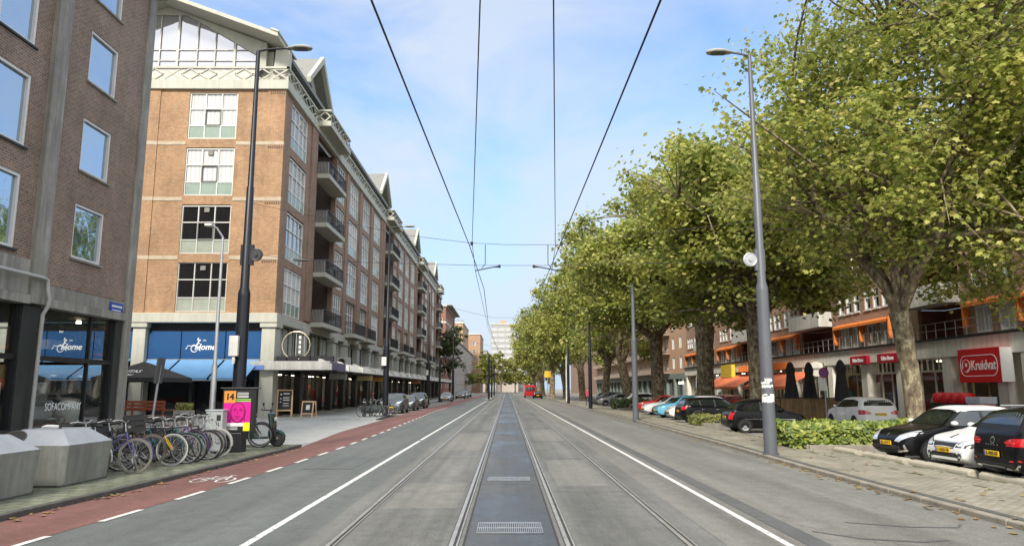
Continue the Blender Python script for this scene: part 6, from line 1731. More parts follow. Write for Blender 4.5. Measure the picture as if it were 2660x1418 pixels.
CAR_KINDS = {
    # top: (fraction of length from nose, height); wind: cowl, roof start; roof end, tail glass end; belt line heights
    "hatch": dict(L=3.85, W=1.70, top=[(0, .58), (.02, .70), (.08, .83), (.22, .95), (.285, 1.0), (.44, 1.40), (.55, 1.5), (.72, 1.5), (.87, 1.42), (.955, 1.02), (.985, .88), (1, .55)], belt=(.93, 1.04), wind=(.285, .45), rear=(.87, .95), side=[(.33, .99), (.46, 1.37), (.70, 1.40), (.82, 1.33), (.865, 1.08), (.7, 1.03)], wx=(.195, .815), wr=.305),
    "mini": dict(L=3.52, W=1.64, top=[(0, .5), (.02, .66), (.08, .83), (.2, .95), (.27, 1.02), (.42, 1.40), (.52, 1.49), (.66, 1.48), (.82, 1.36), (.93, 1.05), (.985, .8), (1, .5)], belt=(.94, 1.0), wind=(.27, .43), rear=(.80, .93), side=[(.315, 1.0), (.44, 1.36), (.64, 1.38), (.775, 1.28), (.84, 1.04), (.7, 1.01)], wx=(.185, .80), wr=.30),
    "suv": dict(L=4.25, W=1.83, top=[(0, .62), (.02, .80), (.07, .96), (.2, 1.06), (.275, 1.1), (.42, 1.5), (.53, 1.6), (.75, 1.59), (.9, 1.5), (.965, 1.15), (.99, .95), (1, .6)], belt=(1.02, 1.12), wind=(.275, .43), rear=(.89, .96), side=[(.32, 1.08), (.44, 1.47), (.72, 1.5), (.85, 1.42), (.89, 1.18), (.7, 1.13)], wx=(.2, .81), wr=.35),
    "estate": dict(L=4.6, W=1.82, top=[(0, .55), (.02, .72), (.07, .84), (.22, .96), (.285, 1.0), (.43, 1.38), (.54, 1.48), (.78, 1.47), (.91, 1.38), (.965, 1.05), (.99, .9), (1, .5)], belt=(.94, 1.03), wind=(.285, .44), rear=(.90, .96), side=[(.33, .98), (.45, 1.35), (.75, 1.38), (.87, 1.3), (.9, 1.08), (.7, 1.03)], wx=(.19, .80), wr=.33),
    "mpv": dict(L=4.35, W=1.80, top=[(0, .58), (.02, .75), (.07, .88), (.18, 1.0), (.25, 1.06), (.42, 1.48), (.53, 1.56), (.75, 1.55), (.9, 1.45), (.965, 1.1), (.99, .92), (1, .5)], belt=(.99, 1.09), wind=(.25, .43), rear=(.89, .96), side=[(.3, 1.05), (.44, 1.43), (.73, 1.46), (.85, 1.38), (.89, 1.14), (.7, 1.1)], wx=(.19, .81), wr=.33),
    "saloon": dict(L=4.55, W=1.80, top=[(0, .52), (.02, .68), (.07, .8), (.22, .92), (.3, .97), (.45, 1.34), (.55, 1.43), (.68, 1.41), (.8, 1.18), (.86, 1.04), (.97, 1.0), (.99, .9), (1, .5)], belt=(.92, .99), wind=(.3, .46), rear=(.69, .85), side=[(.34, .96), (.46, 1.3), (.64, 1.33), (.74, 1.22), (.79, 1.03), (.65, .99)], wx=(.19, .80), wr=.32),
}
_wheelcache = {}
def wheel_mesh(wr, style):
    k = (wr, style)
    if k in _wheelcache: return _wheelcache[k]
    m = MB().lathe([(wr * .62, -.1), (wr * .9, -.105), (wr * .985, -.085), (wr, -.05), (wr, .05), (wr * .985, .085), (wr * .9, .105), (wr * .62, .1)], (0, 0, 0), 32)
    t = MB(); t.merge(m, Matrix.Rotation(R(90), 4, 'X'))
    r = MB(); rr = wr * .66
    if style == "steel":
        q = MB().lathe([(rr, -.06), (rr * 1.0, .085), (rr * .93, .092), (rr * .85, .05), (rr * .62, .045), (rr * .5, .075), (rr * .2, .085), (rr * .18, .1), (0.001, .1)], (0, 0, 0), 28)
        r.merge(q, Matrix.Rotation(R(90), 4, 'X'))
    else:
        q = MB().lathe([(rr, -.06), (rr, .09), (rr * .92, .093), (rr * .88, .04), (rr * .88, -.05)], (0, 0, 0), 28)
        q.lathe([(rr * .22, -.02), (rr * .22, .075), (0.001, .085)], (0, 0, 0), 14)
        n = 5 if style == "five" else 10
        for i in range(n):
            a = 2 * math.pi * i / n
            for da in ((-.13, .13) if n == 5 else (0,)):
                q.bar((math.cos(a + da * .4) * rr * .12, math.sin(a + da * .4) * rr * .12, .068), (math.cos(a + da) * rr * .92, math.sin(a + da) * rr * .92, .072), .045 if n == 5 else .038, .035)
        r.merge(q, Matrix.Rotation(R(90), 4, 'X'))
        d = MB().lathe([(rr * .88, -.03), (0.001, -.03)], (0, 0, 0), 24); r.merge(d, Matrix.Rotation(R(90), 4, 'X'), 1)
    _wheelcache[k] = (t, r); return _wheelcache[k]

def make_car(kind, name, label, loc, rz, body_c, roof_c=None, wheel="ten", plate=None, group=None, tail=None, head=None, detail=2, clad=False, grille="bar", extra=None):
    K = CAR_KINDS[kind]; L, W = K["L"], K["W"]
    mp_ = paint(*body_c); mroof = paint(*roof_c) if roof_c else mp_
    car = root(name, loc, label, "car", group, rz)
    NS, NV = 64, 34
    def sec(t):
        x = L / 2 - L * t
        top = smooth_prof(K["top"], t); belt = lerp(K["belt"][0], K["belt"][1], t)
        zb = .2 + .1 * max(0, 1 - t / .06) + .14 * max(0, (t - .93) / .07)
        e = abs(2 * t - 1)
        w = W / 2 * (1 - .24 * max(0, (e - .72) / .28) ** 2.4)
        sh = min(belt, top - .05)
        c = max(0, min(1, (top - belt) / .42)); c = c * c * (3 - 2 * c)
        wt = lerp(w * .86, W / 2 * .70, c)
        mid = lerp(zb, sh, .55)
        pts = [(0, zb), (w * .8, zb), (w * .965, zb + .05), (w * .995, lerp(zb, sh, .3)), (w, mid), (w * .985, lerp(zb, sh, .85)), (w * .955, sh)]
        if c > .02: pts += [(lerp(w * .955, wt, .2), lerp(sh, top, .22)), (lerp(w * .955, wt, .8), lerp(sh, top, .82)), (wt * .93, lerp(sh, top, .965)), (wt * .6, top + .012 * c), (0, top + .03 * c)]
        else: pts += [(w * .93, lerp(sh, top, .5)), (w * .88, lerp(sh, top, .8)), (w * .8, top - .004), (w * .5, top + .01), (0, top + .02)]
        return x, catmull(pts, NV)
    ts = [0, .004, .012, .024, .04] + [.06 + .9 * i / (NS - 11) for i in range(NS - 10)] + [.97, .98, .988, .995, 1.0]
    ts = sorted(set(ts)); m = MB(); S = [sec(t) for t in ts]; n = 2 * NV - 2
    for x, p in S:
        full = p + [(-y, z) for y, z in p[-2:0:-1]]
        m.v += [(x, y, z) for y, z in full]
    for i in range(len(S) - 1):
        roofish = roof_c and K["wind"][1] - .02 < ts[i] < K["rear"][0] + .01
        for k in range(n):
            k2 = (k + 1) % n
            zq = min(m.v[i * n + k][2], m.v[i * n + k2][2], m.v[(i + 1) * n + k][2])
            m.f.append((i * n + k, (i + 1) * n + k, (i + 1) * n + k2, i * n + k2)); m.m.append(1 if roofish and zq > K["top"][7][1] - .16 else 0)
    m.f += [tuple(range(n)), tuple(range((len(S) - 1) * n, len(S) * n))[::-1]]; m.m += [0, 0]
    body = m.build("body", [mp_, mroof], car, smooth=38, world=False)
    bvh = BVHTree.FromPolygons([Vector(v) for v in m.v], [f for f in m.f])
    def patch(pname, poly, d, mat, off=.006, parent=car, seg=.09, start=None):
        """outline given in the plane across direction d, laid on the body surface"""
        d = Vector(d)
        P3 = [Vector((0, a, b)) if d.x else Vector((a, 0, b)) for a, b in poly]
        out = []
        for a, b in zip(P3, P3[1:] + P3[:1]):
            k = max(1, int((b - a).length / seg)); out += [a.lerp(b, i / k) for i in range(k)]
        bm = bmesh.new()
        vs = [bm.verts.new(p) for p in out]; f = bm.faces.new(vs)
        bmesh.ops.triangulate(bm, faces=[f])
        for _ in range(3):
            ed = [e for e in bm.edges if e.calc_length() > seg * 1.5]
            if not ed: break
            bmesh.ops.subdivide_edges(bm, edges=ed, cuts=1); bmesh.ops.triangulate(bm, faces=bm.faces)
        bad = []
        for v in bm.verts:
            o = v.co - d * 6; h = bvh.ray_cast(o, d)
            if h[0] is None: bad.append(v); continue
            nn = h[1] if h[1].dot(d) < 0 else -h[1]
            v.co = h[0] + nn * off
        bmesh.ops.delete(bm, geom=bad, context='VERTS')
        me = bpy.data.meshes.new(pname); bm.to_mesh(me); bm.free(); me.materials.append(mat)
        me.polygons.foreach_set("use_smooth", [True] * len(me.polygons))
        o = bpy.data.objects.new(pname, me); COL.objects.link(o); o.parent = parent; return o
    X = lambda t: L / 2 - L * t
    H_ = max(z for _, z in K["top"])
    # glass
    zc, zr_ = smooth_prof(K["top"], K["wind"][0]), smooth_prof(K["top"], K["wind"][1])
    wb, wtp = W / 2 * .80, W / 2 * .645
    patch("windscreen", [(-wb, zc + .035), (-wb * .5, zc + .02), (wb * .5, zc + .02), (wb, zc + .035), (wtp, zr_ - .02), (wtp * .5, zr_ + .005), (-wtp * .5, zr_ + .005), (-wtp, zr_ - .02)], (-1, 0, 0), M_carglass)
    zt2, zb2 = smooth_prof(K["top"], K["rear"][0] - .005), smooth_prof(K["top"], K["rear"][1])
    patch("rear_window", [(-wb * .93, zb2 + .05), (wb * .93, zb2 + .05), (wtp * 1.0, zt2 - .02), (-wtp * 1.0, zt2 - .02)], (1, 0, 0), M_carglass)
    sp_ = [(X(t), z) for t, z in K["side"]]
    for s in (1, -1):
        gl_ = patch("side_window", sp_, (0, -s, 0), M_carglass)
        xb = X(.585); zz = [z for t, z in K["side"]]
        patch("pillar", [(xb - .05, min(zz) - .0), (xb + .035, min(zz) - .0), (xb + .02, max(zz)), (xb - .06, max(zz))], (0, -s, 0), M_trim, .010, gl_)
        if kind in ("suv", "estate", "mpv", "saloon"):
            xc = X(K["wx"][1] - .035); patch("pillar", [(xc - .03, min(zz) + .06), (xc + .03, min(zz) + .06), (xc + .02, max(zz) - .05), (xc - .05, max(zz) - .05)], (0, -s, 0), M_trim, .010, gl_)
        # door outline and handle
        z0, z1 = .34, lerp(*K["belt"], .5) - .01
        xs_ = [X(.345), X(.6)] + ([X(.775)] if kind in ("suv", "estate", "mpv", "saloon") else [])
        for a, b in zip(xs_, xs_[1:]):
            first_ = a == xs_[0]
            for (p, q) in (((a, z0 + .1), (a, z1)), ((b, z0 + .08), (b, z1 + .02)), ((a - .06, z0), (b + .04, z0))):
                if abs(p[0] - q[0]) < 1e-6: poly = [(p[0] - .006, p[1]), (p[0] + .006, p[1]), (q[0] + .006, q[1]), (q[0] - .006, q[1])]
                else: poly = [(p[0], p[1] - .006), (q[0], p[1] - .006), (q[0], p[1] + .006), (p[0], p[1] + .006)]
                if detail: patch("door_gap", poly, (0, -s, 0), M_seam, .004)
            hx = b + .17; h = bvh.ray_cast(Vector((hx, s * 3, z1 - .14)), Vector((0, -s, 0)))
            if h[0] and detail: MB().box(hx - .08, hx + .08, h[0].y - .02, h[0].y + .02, z1 - .155, z1 - .125).build("door_handle", mp_ if not clad else M_chrome, car, world=False, bevel=.008)
        # mirror
        mxp = X(.355); h = bvh.ray_cast(Vector((mxp, s * 3, z1 + .03)), Vector((0, -s, 0))); yy = h[0].y if h[0] else s * W * .46
        mm = MB(); nn = 10
        for ang, r1 in ((-1, .3), (-.5, .85), (.2, 1), (.7, .8), (1, .25)):
            for k in range(nn): a = 2 * math.pi * k / nn; mm.v.append((mxp - .0 + .09 * ang + .02 * math.cos(a) * 0, yy + s * (.1 + .095 * math.cos(a) * r1), z1 + .085 + .07 * math.sin(a) * r1))
        for i in range(4):
            for k in range(nn): mm.f.append((i * nn + k, i * nn + (k + 1) % nn, (i + 1) * nn + (k + 1) % nn, (i + 1) * nn + k)); mm.m.append(0)
        mm.f += [tuple(range(nn)), tuple(range(4 * nn, 5 * nn))]; mm.m += [0, 0]
        mm.box(mxp - .03, mxp + .03, min(yy - s * .02, yy + s * .06), max(yy - s * .02, yy + s * .06), z1 + .02, z1 + .06)
        mm.build("wing_mirror", mroof if roof_c else mp_, car, smooth=60, world=False)
    # wheels in dark arches
    tm, rm = wheel_mesh(K["wr"], wheel)
    wr = K["wr"]
    for t in K["wx"]:
        for s in (1, -1):
            cx_, cz_ = X(t), wr
            ring = [(cx_ + (wr + .055) * math.cos(a), max(.2, cz_ + (wr + .055) * math.sin(a))) for a in [2 * math.pi * i / 28 for i in range(28)]]
            patch("wheel_arch", ring, (0, -s, 0), M_arch, .003, seg=.07)
            if clad:
                oo = [(cx_ + (wr + .13) * math.cos(R(a)), cz_ + (wr + .13) * math.sin(R(a))) for a in range(-12, 193, 12)] + [(cx_ + (wr + .045) * math.cos(R(a)), cz_ + (wr + .045) * math.sin(R(a))) for a in range(192, -13, -12)]
                patch("arch_cladding", oo, (0, -s, 0), M_trim, .008, seg=.08)
            h = bvh.ray_cast(Vector((cx_, s * 3, .62)), Vector((0, -s, 0))); wy = (h[0].y if h[0] else s * W / 2) - s * .09
            o = MB(); o.merge(tm, Matrix.Translation((cx_, wy, cz_)) @ Matrix.Rotation(0 if s < 0 else math.pi, 4, 'Z')); wo = o.build("wheel", M_tyre, car, smooth=40, world=False)
            o = MB(); o.merge(rm, Matrix.Translation((cx_, wy, cz_)) @ Matrix.Rotation(0 if s < 0 else math.pi, 4, 'Z')); o.build("rim", [M_rimm, M_arch], wo, smooth=40, world=False)
    # sills / lower trim
    for s in (1, -1): patch("sill", [(X(.27), .225), (X(.74), .225), (X(.74), .3), (X(.27), .3)], (0, -s, 0), M_trim if (clad or detail < 1) else mp_, .006)
    # front: lamps, grille, intake, plate
    zf = smooth_prof(K["top"], .08)
    hd = head or [(.40, zf - .17), (.62, zf - .16), (.80, zf - .02), (.74, zf + .04), (.55, zf - .05), (.44, zf - .09)]
    for s in (1, -1): patch("headlight", [(s * a * W / 2 / .9, b) for a, b in hd], (-1, 0, 0), M_head, .008, seg=.06)
    if grille == "bar": patch("grille", [(-.3, zf - .2), (.3, zf - .2), (.34, zf - .09), (-.34, zf - .09)], (-1, 0, 0), M_trim, .007)
    elif grille == "wide": patch("grille", [(-.36, zf - .26), (.36, zf - .26), (.42, zf - .12), (-.42, zf - .12)], (-1, 0, 0), M_trim, .007)
    patch("air_intake", [(-.42, .27), (.42, .27), (.5, .42), (.42, .47), (-.42, .47), (-.5, .42)], (-1, 0, 0), M_trim, .007)
    for s in (1, -1):
        patch("fog_lamp_recess", [(s * .48, .3), (s * .62, .32), (s * .6, .46), (s * .5, .47)], (-1, 0, 0), M_trim, .007)
    # rear: lamps, lower trim
    zt = lerp(*K["belt"], .95)
    tl = tail or [(.52, zt - .22), (.80, zt - .24), (.86, zt - .02), (.62, zt - .06), (.52, zt - .1)]
    for s in (1, -1): patch("tail_light", [(s * a * W / 2 / .9, b) for a, b in tl], (1, 0, 0), M_tail, .008, seg=.06)
    patch("rear_bumper_trim", [(-.72, .3), (.72, .3), (.74, .44), (-.74, .44)], (1, 0, 0), M_trim, .007)
    def plate_at(sgn, z, y=0.0):
        h = bvh.ray_cast(Vector((sgn * 6, y, z)), Vector((-sgn, 0, 0)))
        if not h[0]: return
        xx = h[0].x + sgn * .02
        p = MB().box(min(xx, xx + sgn * .012), max(xx, xx + sgn * .012), y - .26, y + .26, z - .056, z + .056).build("number_plate", M_plate, car, world=False, bevel=.004)
        if plate and detail > 1:
            tx = text("lettering", plate, (0, 0, 0), '-x', .105, M_pletter, None, width=.4, ext=.002)
            tx.parent = p; tx.location = (xx + sgn * .016, y - sgn * .0 + sgn * .02, z); tx.rotation_euler = (R(90), 0, R(90) * sgn)
            MB().box(min(xx + sgn * .012, xx + sgn * .016), max(xx + sgn * .012, xx + sgn * .016), y - sgn * .255 - .0, y - sgn * .215, z - .05, z + .05).build("country_strip", M_euro, p, world=False)
    plate_at(1, K.get("fp", .52)); plate_at(-1, zt - .3 if kind != "suv" else .62)
    if extra: extra(car, patch, X, bvh, K)
    car.scale = (.92, .95, .9)
    return car

BLK = ("black", (0.005, 0.005, 0.006), .06, 0, .22); WHT = ("white", (0.72, 0.72, 0.71), .5, 0, .35); RED = ("red", (0.42, 0.01, 0.015), .7, 0, .3)
BLU = ("light_blue", (0.13, 0.4, 0.58), .6, .1, .35); GRY = ("grey", (0.075, 0.082, 0.09), .35, .2, .35); SIL = ("silver", (0.25, 0.26, 0.27), .4, .3, .35); DKG = ("dark_green", (0.03, 0.05, 0.05), .7, .2, .3)
HP = math.pi
PK = "cars parked nose in or tail in along the right court"
def swift_extra(car, patch, X, bvh, K):
    patch("emblem", [(-.05, .74), (0, .7), (.05, .74), (0, .78)], (-1, 0, 0), M_chrome, .012)
    for s in (1, -1):
        patch("fog_trim", [(s * .5, .29), (s * .74, .33), (s * .7, .5), (s * .67, .5), (s * .69, .36), (s * .5, .325)], (-1, 0, 0), M_chrome, .012)
c = make_car("hatch", "hatchback", "black hatchback with white roof and mirrors parked nose out at the hedge", (11.28, 18.75, .012), HP + R(4), BLK, WHT, "ten", "KL-419-T", PK, head=[(.40, .58), (.60, .56), (.84, .74), (.90, .88), (.74, .86), (.50, .74)], grille="none", extra=swift_extra)
def pug_extra(car, patch, X, bvh, K):
    for s in (1, -1): patch("lamp_surround", [(s * .4, .6), (s * .76, .59), (s * .96, .79), (s * .91, .87), (s * .68, .8), (s * .45, .71)], (-1, 0, 0), M_trim, .0055)
    for s in (1, -1): patch("daytime_lamp", [(s * .52, .35), (s * .59, .36), (s * .55, .43)], (-1, 0, 0), M_head, .012)
    patch("emblem", [(-.045, .8), (.045, .8), (.03, .88), (-.03, .88)], (-1, 0, 0), M_chrome, .01)
    patch("grille_rim", [(-.42, .69), (.42, .69), (.44, .72), (-.44, .72)], (-1, 0, 0), M_chrome, .011)
c = make_car("hatch", "hatchback", "white hatchback with black grille parked nose out between two black cars", (11.4, 16.45, .012), HP + R(2), WHT, None, "ten", "1-XKB-78", PK, head=[(.50, .62), (.66, .62), (.92, .78), (.88, .84), (.70, .78), (.52, .70)], grille="wide", extra=pug_extra)
def troc_extra(car, patch, X, bvh, K):
    patch("emblem", [(.075 * math.cos(a), .9 + .075 * math.sin(a)) for a in [2 * math.pi * i / 18 for i in range(18)]], (1, 0, 0), M_chrome, .010)
    patch("emblem_face", [(.055 * math.cos(a), .9 + .055 * math.sin(a)) for a in [2 * math.pi * i / 18 for i in range(18)]], (1, 0, 0), paint(*BLK), .013)
    for k, y in enumerate((-.2, -.08, .02, .11, .19)): patch("badge_letter", [(y, .79), (y + .05, .79), (y + .05, .815), (y, .815)], (1, 0, 0), M_chrome, .01)
    for s in (1, -1):
        patch("tail_stripe", [(s * .4, .86), (s * .8, .86), (s * .8, .885), (s * .4, .885)], (1, 0, 0), mk("lamp_bright_red", (.8, .03, .03), .3), .013)
        patch("exhaust_trim", [(s * .42, .33), (s * .7, .33), (s * .76, .44), (s * .73, .44), (s * .68, .36), (s * .42, .36)], (1, 0, 0), M_chrome, .012)
        patch("reflector", [(s * .55, .48), (s * .78, .5), (s * .76, .54), (s * .55, .51)], (1, 0, 0), M_tail, .012)
    patch("diffuser_line", [(-.4, .345), (.4, .345), (.4, .375), (-.4, .375)], (1, 0, 0), mk("grey_diffuser", (.15, .15, .16), .4), .012)
    for s in (1, -1): MB().box(-1.5, .6, s * .62 - .02, s * .62 + .02, 1.6, 1.63).build("roof_rail", M_chrome, car, world=False, bevel=.01)
c = make_car("suv", "black_suv", "black crossover seen from behind at the right edge with yellow plate", (11.35, 14.25, .012), R(-4), BLK, None, "five", "K-900-SF", PK, clad=True, tail=[(.44, .8), (.86, .8), (.93, .98), (.62, .96), (.44, .92)], extra=troc_extra)
def fiat_extra(car, patch, X, bvh, K):
    for s in (1, -1): patch("belt_strip", [(X(.17), .6), (X(.8), .62), (X(.8), .64), (X(.17), .62)], (0, -s, 0), M_chrome, .008)
    patch("bumper_strip", [(-.6, .56), (.6, .56), (.6, .59), (-.6, .59)], (1, 0, 0), M_chrome, .012)
c = make_car("mini", "small_car", "small round black car with pale steel wheels parked nose in beyond the lamp post", (10.7, 30.9, .012), R(-2), BLK, None, "steel", "5-TVS-36", PK, tail=[(.66, .62), (.82, .6), (.86, .92), (.7, .92)], extra=fiat_extra)
c = make_car("mpv", "white_car", "white family car seen from behind on the lane beyond the hedge", (16.1, 33.6, .012), R(88), WHT, None, "ten", "GT-512-R", None, tail=[(.42, .8), (.86, .76), (.93, .98), (.7, .97), (.46, .9)])
c = make_car("estate", "black_estate_car", "black estate car with alloy wheels parked nose in beside the low hedge", (11.0, 38.6, .012), R(2), BLK, None, "five", "88-NHT-4", PK, clad=True)
cars = [
    ("hatch", "small_car", "white small car half hidden behind the black estate car", (11.2, 43.4), R(178), WHT, None),
    ("hatch", "small_car", "light blue small car parked nose out past the second right lamp post", (11.1, 46.6), R(183), BLU, None),
    ("saloon", "white_car", "white car mostly hidden behind the second right lamp post", (11.6, 51.8), R(180), WHT, None),
    ("saloon", "red_car", "bright red car with low nose parked beside the dark green hedge", (12.0, 57.0), R(180), RED, None),
    ("estate", "red_car", "red estate car standing behind the light blue one", (16.2, 55.5), R(100), RED, None),
    ("mpv", "white_car", "white boxy car beyond the dark green hedge", (12.0, 69.0), R(184), WHT, None),
    ("hatch", "green_car", "dark green hatchback at the far end of the court", (12.4, 73.5), R(180), DKG, None),
    ("saloon", "silver_car", "silver car parked nose out far down the court", (11.8, 79.5), R(180), SIL, None),
    ("suv", "grey_suv", "grey crossover beside the silver car far down the court", (11.6, 84.5), R(180), GRY, None),
    ("hatch", "black_car", "black hatchback far down the court near the white poles", (11.6, 90), R(180), BLK, None),
    ("saloon", "dark_car", "dark car parked in the service lane by the salmon awning", (18.6, 63), R(88), BLK, None),
]
for k, nm, lb, (x, y), rz, bc, rc in cars: make_car(k, nm, lb, (x, y, .012), rz, bc, rc, "ten", None, PK, detail=1)
LG = "cars parked along the left kerb"
for k, nm, lb, (x, y), rz, bc in (
    ("suv", "grey_suv", "grey blue crossover first in the row of cars on the left", (-8.45, 55.5), R(-90), ("grey_blue", (.07, .085, .1), .35, .2, .35)),
    ("saloon", "grey_car", "low grey saloon second in the row on the left", (-8.4, 62.0), R(-90), GRY),
    ("suv", "black_suv", "dark crossover third in the row on the left", (-8.4, 69.0), R(-90), ("charcoal", (.03, .033, .036), .7, .3, .3)),
    ("saloon", "silver_car", "pale silver car alone farther along the left kerb", (-8.5, 103), R(-90), SIL),
    ("saloon", "grey_car", "grey car fifth along the left kerb, far off", (-8.5, 135), R(-90), GRY),
    ("estate", "silver_car", "silver estate sixth along the left kerb, far off", (-8.5, 146), R(-90), SIL),
    ("hatch", "black_car", "dark hatchback farthest along the left kerb", (-8.5, 158), R(-90), BLK)):
    make_car(k, nm, lb, (x, y, .006), rz, bc, None, "ten", None, LG, detail=1)
make_car("saloon", "black_car", "dark car driving away behind the red van", (5.5, 134, .006), R(90), BLK, None, "ten", None, None, detail=0)
# red van far down the right lane
rv = root("red_van", (4.6, 152, .006), "bright red delivery van far down the right lane", "van")
m = MB().prism([(148.5, .35), (148.4, 1.3), (149.2, 2.5), (155.4, 2.6), (155.5, .35)], 'x', 3.5, 5.7); m.build("body", paint(*RED), rv, bevel=.12)
MB().box(3.7, 5.5, 148.36, 148.44, 1.35, 2.15).build("rear_window", M_carglass, rv)
for x in (3.52, 5.4):
    for y in (150, 154): MB().disc((x + .14, y, .36), 'x', 0, .36, .25).build("wheel", M_tyre, rv)
for x in (3.6, 5.3): MB().box(x, x + .3, 148.3, 148.4, .9, 1.2).build("tail_light", M_tail, rv)

# ================================================================ BICYCLES
M_spoke = mk("spoke_steel", (.45, .45, .46), .35, .7, var=0)
M_saddle = mk("black_saddle", (.015, .015, .016), .6, var=.1)
M_silver = mk("bike_silver", (.55, .55, .55), .3, .7, var=.05)
def bike(loc, rz, lb, frame_c, tyre=None, steer=0.0, lean=4, saddle=None, fork=None, basket=None, crate=False, style="city", bag=None, group="bicycles parked by the poster stand", child=False, spokes=True):
    b = root("bicycle", loc, lb, "bicycle", group, R(rz))
    b.rotation_euler = (R(lean), 0, R(rz))
    fm = mk("bike_paint_%d_%d_%d" % tuple(int(x * 99) for x in frame_c), frame_c, .35, .2, var=.05, coat=.4)
    tm = tyre or M_tyre; fk = fork or fm; sd = saddle or M_saddle
    r = .345; wb = 1.08; rear = Vector((-.48, 0, r)); bbk = Vector((-.03, 0, .29)); seat = Vector((-.25, 0, .82)); headt = Vector((.36, 0, .88)); headb = Vector((.42, 0, .66)); front = Vector((.6, 0, r))
    def wheel(c, rot=None, par=b):
        M = Matrix.Translation(c) @ (Matrix.Rotation(rot, 4, 'Z') if rot else Matrix.Identity(4))
        m = MB().merge(MB().torus((0, 0, 0), 'y', r, .017, 36, 8), M); w_ = m.build("wheel", tm, par, smooth=60, world=False)
        m = MB().merge(MB().torus((0, 0, 0), 'y', r - .03, .011, 32, 6), M); m.merge(MB().disc((0, 0, 0), 'y', 0, .026, .09, 10), M); m.build("rim", M_silver, w_, smooth=60, world=False)
        if spokes:
            m = MB()
            for k in range(18):
                a = 2 * math.pi * k / 18; q = MB().bar((.02 * math.cos(a), (-.03, .03)[k % 2], .02 * math.sin(a)), ((r - .035) * math.cos(a + .1), 0, (r - .035) * math.sin(a + .1)), .0035, .0035); m.merge(q, M)
            m.build("spokes", M_spoke, w_, world=False)
        return w_
    wheel(rear)
    m = MB()
    m.tube([seat, bbk], .016, 8).tube([bbk, headb], .018, 8).tube([headt + Vector((.015, 0, -.05)), headb], .021, 8)
    if style == "city": m.tube([headt + Vector((.01, 0, -.09)), lerp(headt, bbk, .5) + Vector((-.1, 0, -.02)), lerp(bbk, seat, .42)], .015, 8)
    else: m.tube([headt + Vector((.01, 0, -.06)), seat + Vector((.01, 0, -.05))], .016, 8)
    for s in (-.05, .05): m.tube([bbk, rear + Vector((0, s, 0))], .01, 6).tube([seat + Vector((.01, 0, -.04)), rear + Vector((0, s, 0))], .009, 6)
    m.build("frame", fm, b, smooth=60, world=False)
    A = Matrix.Translation(headb) @ Matrix.Rotation(R(steer), 4, 'Z') @ Matrix.Translation(-headb)
    m = MB()
    for s in (-.05, .05): m.merge(MB().tube([headb + Vector((0, s * .7, 0)), headb.lerp(front, .5) + Vector((-.01, s, 0)), front + Vector((0, s, 0))], .012, 6), A)
    m.build("fork", fk, b, smooth=60, world=False)
    wheel(Vector(A @ front), R(steer))
    m = MB().merge(MB().tube([headt + Vector((0, 0, -.04)), headt + Vector((-.03, 0, .13))], .014, 8), A)
    hb = [(-.22, -.3, 1.04), (-.1, -.27, 1.05), (.0, -.2, 1.07), (.04, -.08, 1.04), (.04, 0, 1.02), (.04, .08, 1.04), (0, .2, 1.07), (-.1, .27, 1.05), (-.22, .3, 1.04)]
    m.merge(MB().tube([Vector((x + .3, y, z)) for x, y, z in hb], .011, 8), A); h = m.build("handlebar", M_silver, b, smooth=60, world=False)
    for s in (-1, 1): MB().merge(MB().tube([(.07, s * .3, 1.04), (.2, s * .272, 1.05)], .017, 8), A).build("grip", M_saddle, h, world=False)
    m = MB(); q = [(-.17, .085, .0), (-.12, .1, .02), (0, .055, .02), (.1, .025, .01), (.15, .012, 0)]
    nn = 10
    for x, wdt, zz in q:
        for k in range(nn): a = 2 * math.pi * k / nn; m.v.append((seat.x + x - .02, wdt * math.cos(a), seat.z + .13 + zz + .035 * math.sin(a)))
    for i in range(len(q) - 1):
        for k in range(nn): m.f.append((i * nn + k, i * nn + (k + 1) % nn, (i + 1) * nn + (k + 1) % nn, (i + 1) * nn + k)); m.m.append(0)
    m.f += [tuple(range(nn)), tuple(range(4 * nn, 5 * nn))]; m.m += [0, 0]
    so = m.build("saddle", sd, b, smooth=60, world=False); MB().tube([seat + Vector((.01, 0, -.05)), seat + Vector((-.02, 0, .12))], .012, 8).build("seat_post", M_silver, so, world=False)
    # mudguards, chain case, rack, crank
    m = MB()
    for c, a0, a1, MM in ((rear, 10, 200, None), (front, -10, 150, A)):
        pts = [Vector((c.x + (r + .03) * math.cos(R(a)), 0, c.z + (r + .03) * math.sin(R(a)))) for a in range(a0, a1 + 1, 15)]
        g = MB()
        for p, q2 in zip(pts, pts[1:]): g.bar(p, q2, .05, .006, up=(p - c))
        m = MB().merge(g, MM)
        m.build("mudguard", fm if style == "city" else M_trim, b, world=False)
    MB().prism([(-.55, .30), (-.5, .4), (.06, .38), (.1, .28), (.04, .2), (-.05, .22)], 'y', -.075, -.05).build("chain_case", M_trim, b, world=False)
    m = MB().tube([(bbk.x, -.09, bbk.z), (bbk.x + .12, -.09, bbk.z - .12)], .01, 6).tube([(bbk.x, .09, bbk.z), (bbk.x - .12, .09, bbk.z + .12)], .01, 6).box(bbk.x + .08, bbk.x + .17, -.19, -.09, bbk.z - .13, bbk.z - .11).box(bbk.x - .17, bbk.x - .08, .09, .19, bbk.z + .11, bbk.z + .13)
    m.build("crank", M_silver, b, world=False)
    m = MB()
    for y in (-.06, 0, .06): m.bar((-.72, y, .76), (-.28, y, .76), .01, .01)
    for s in (-.06, .06): m.bar((-.7, s, .76), (rear.x, s, rear.z), .009, .009).bar((-.45, s, .76), (rear.x, s, rear.z), .009, .009)
    for x in (-.72, -.5, -.3): m.bar((x, -.06, .76), (x, .06, .76), .01, .01)
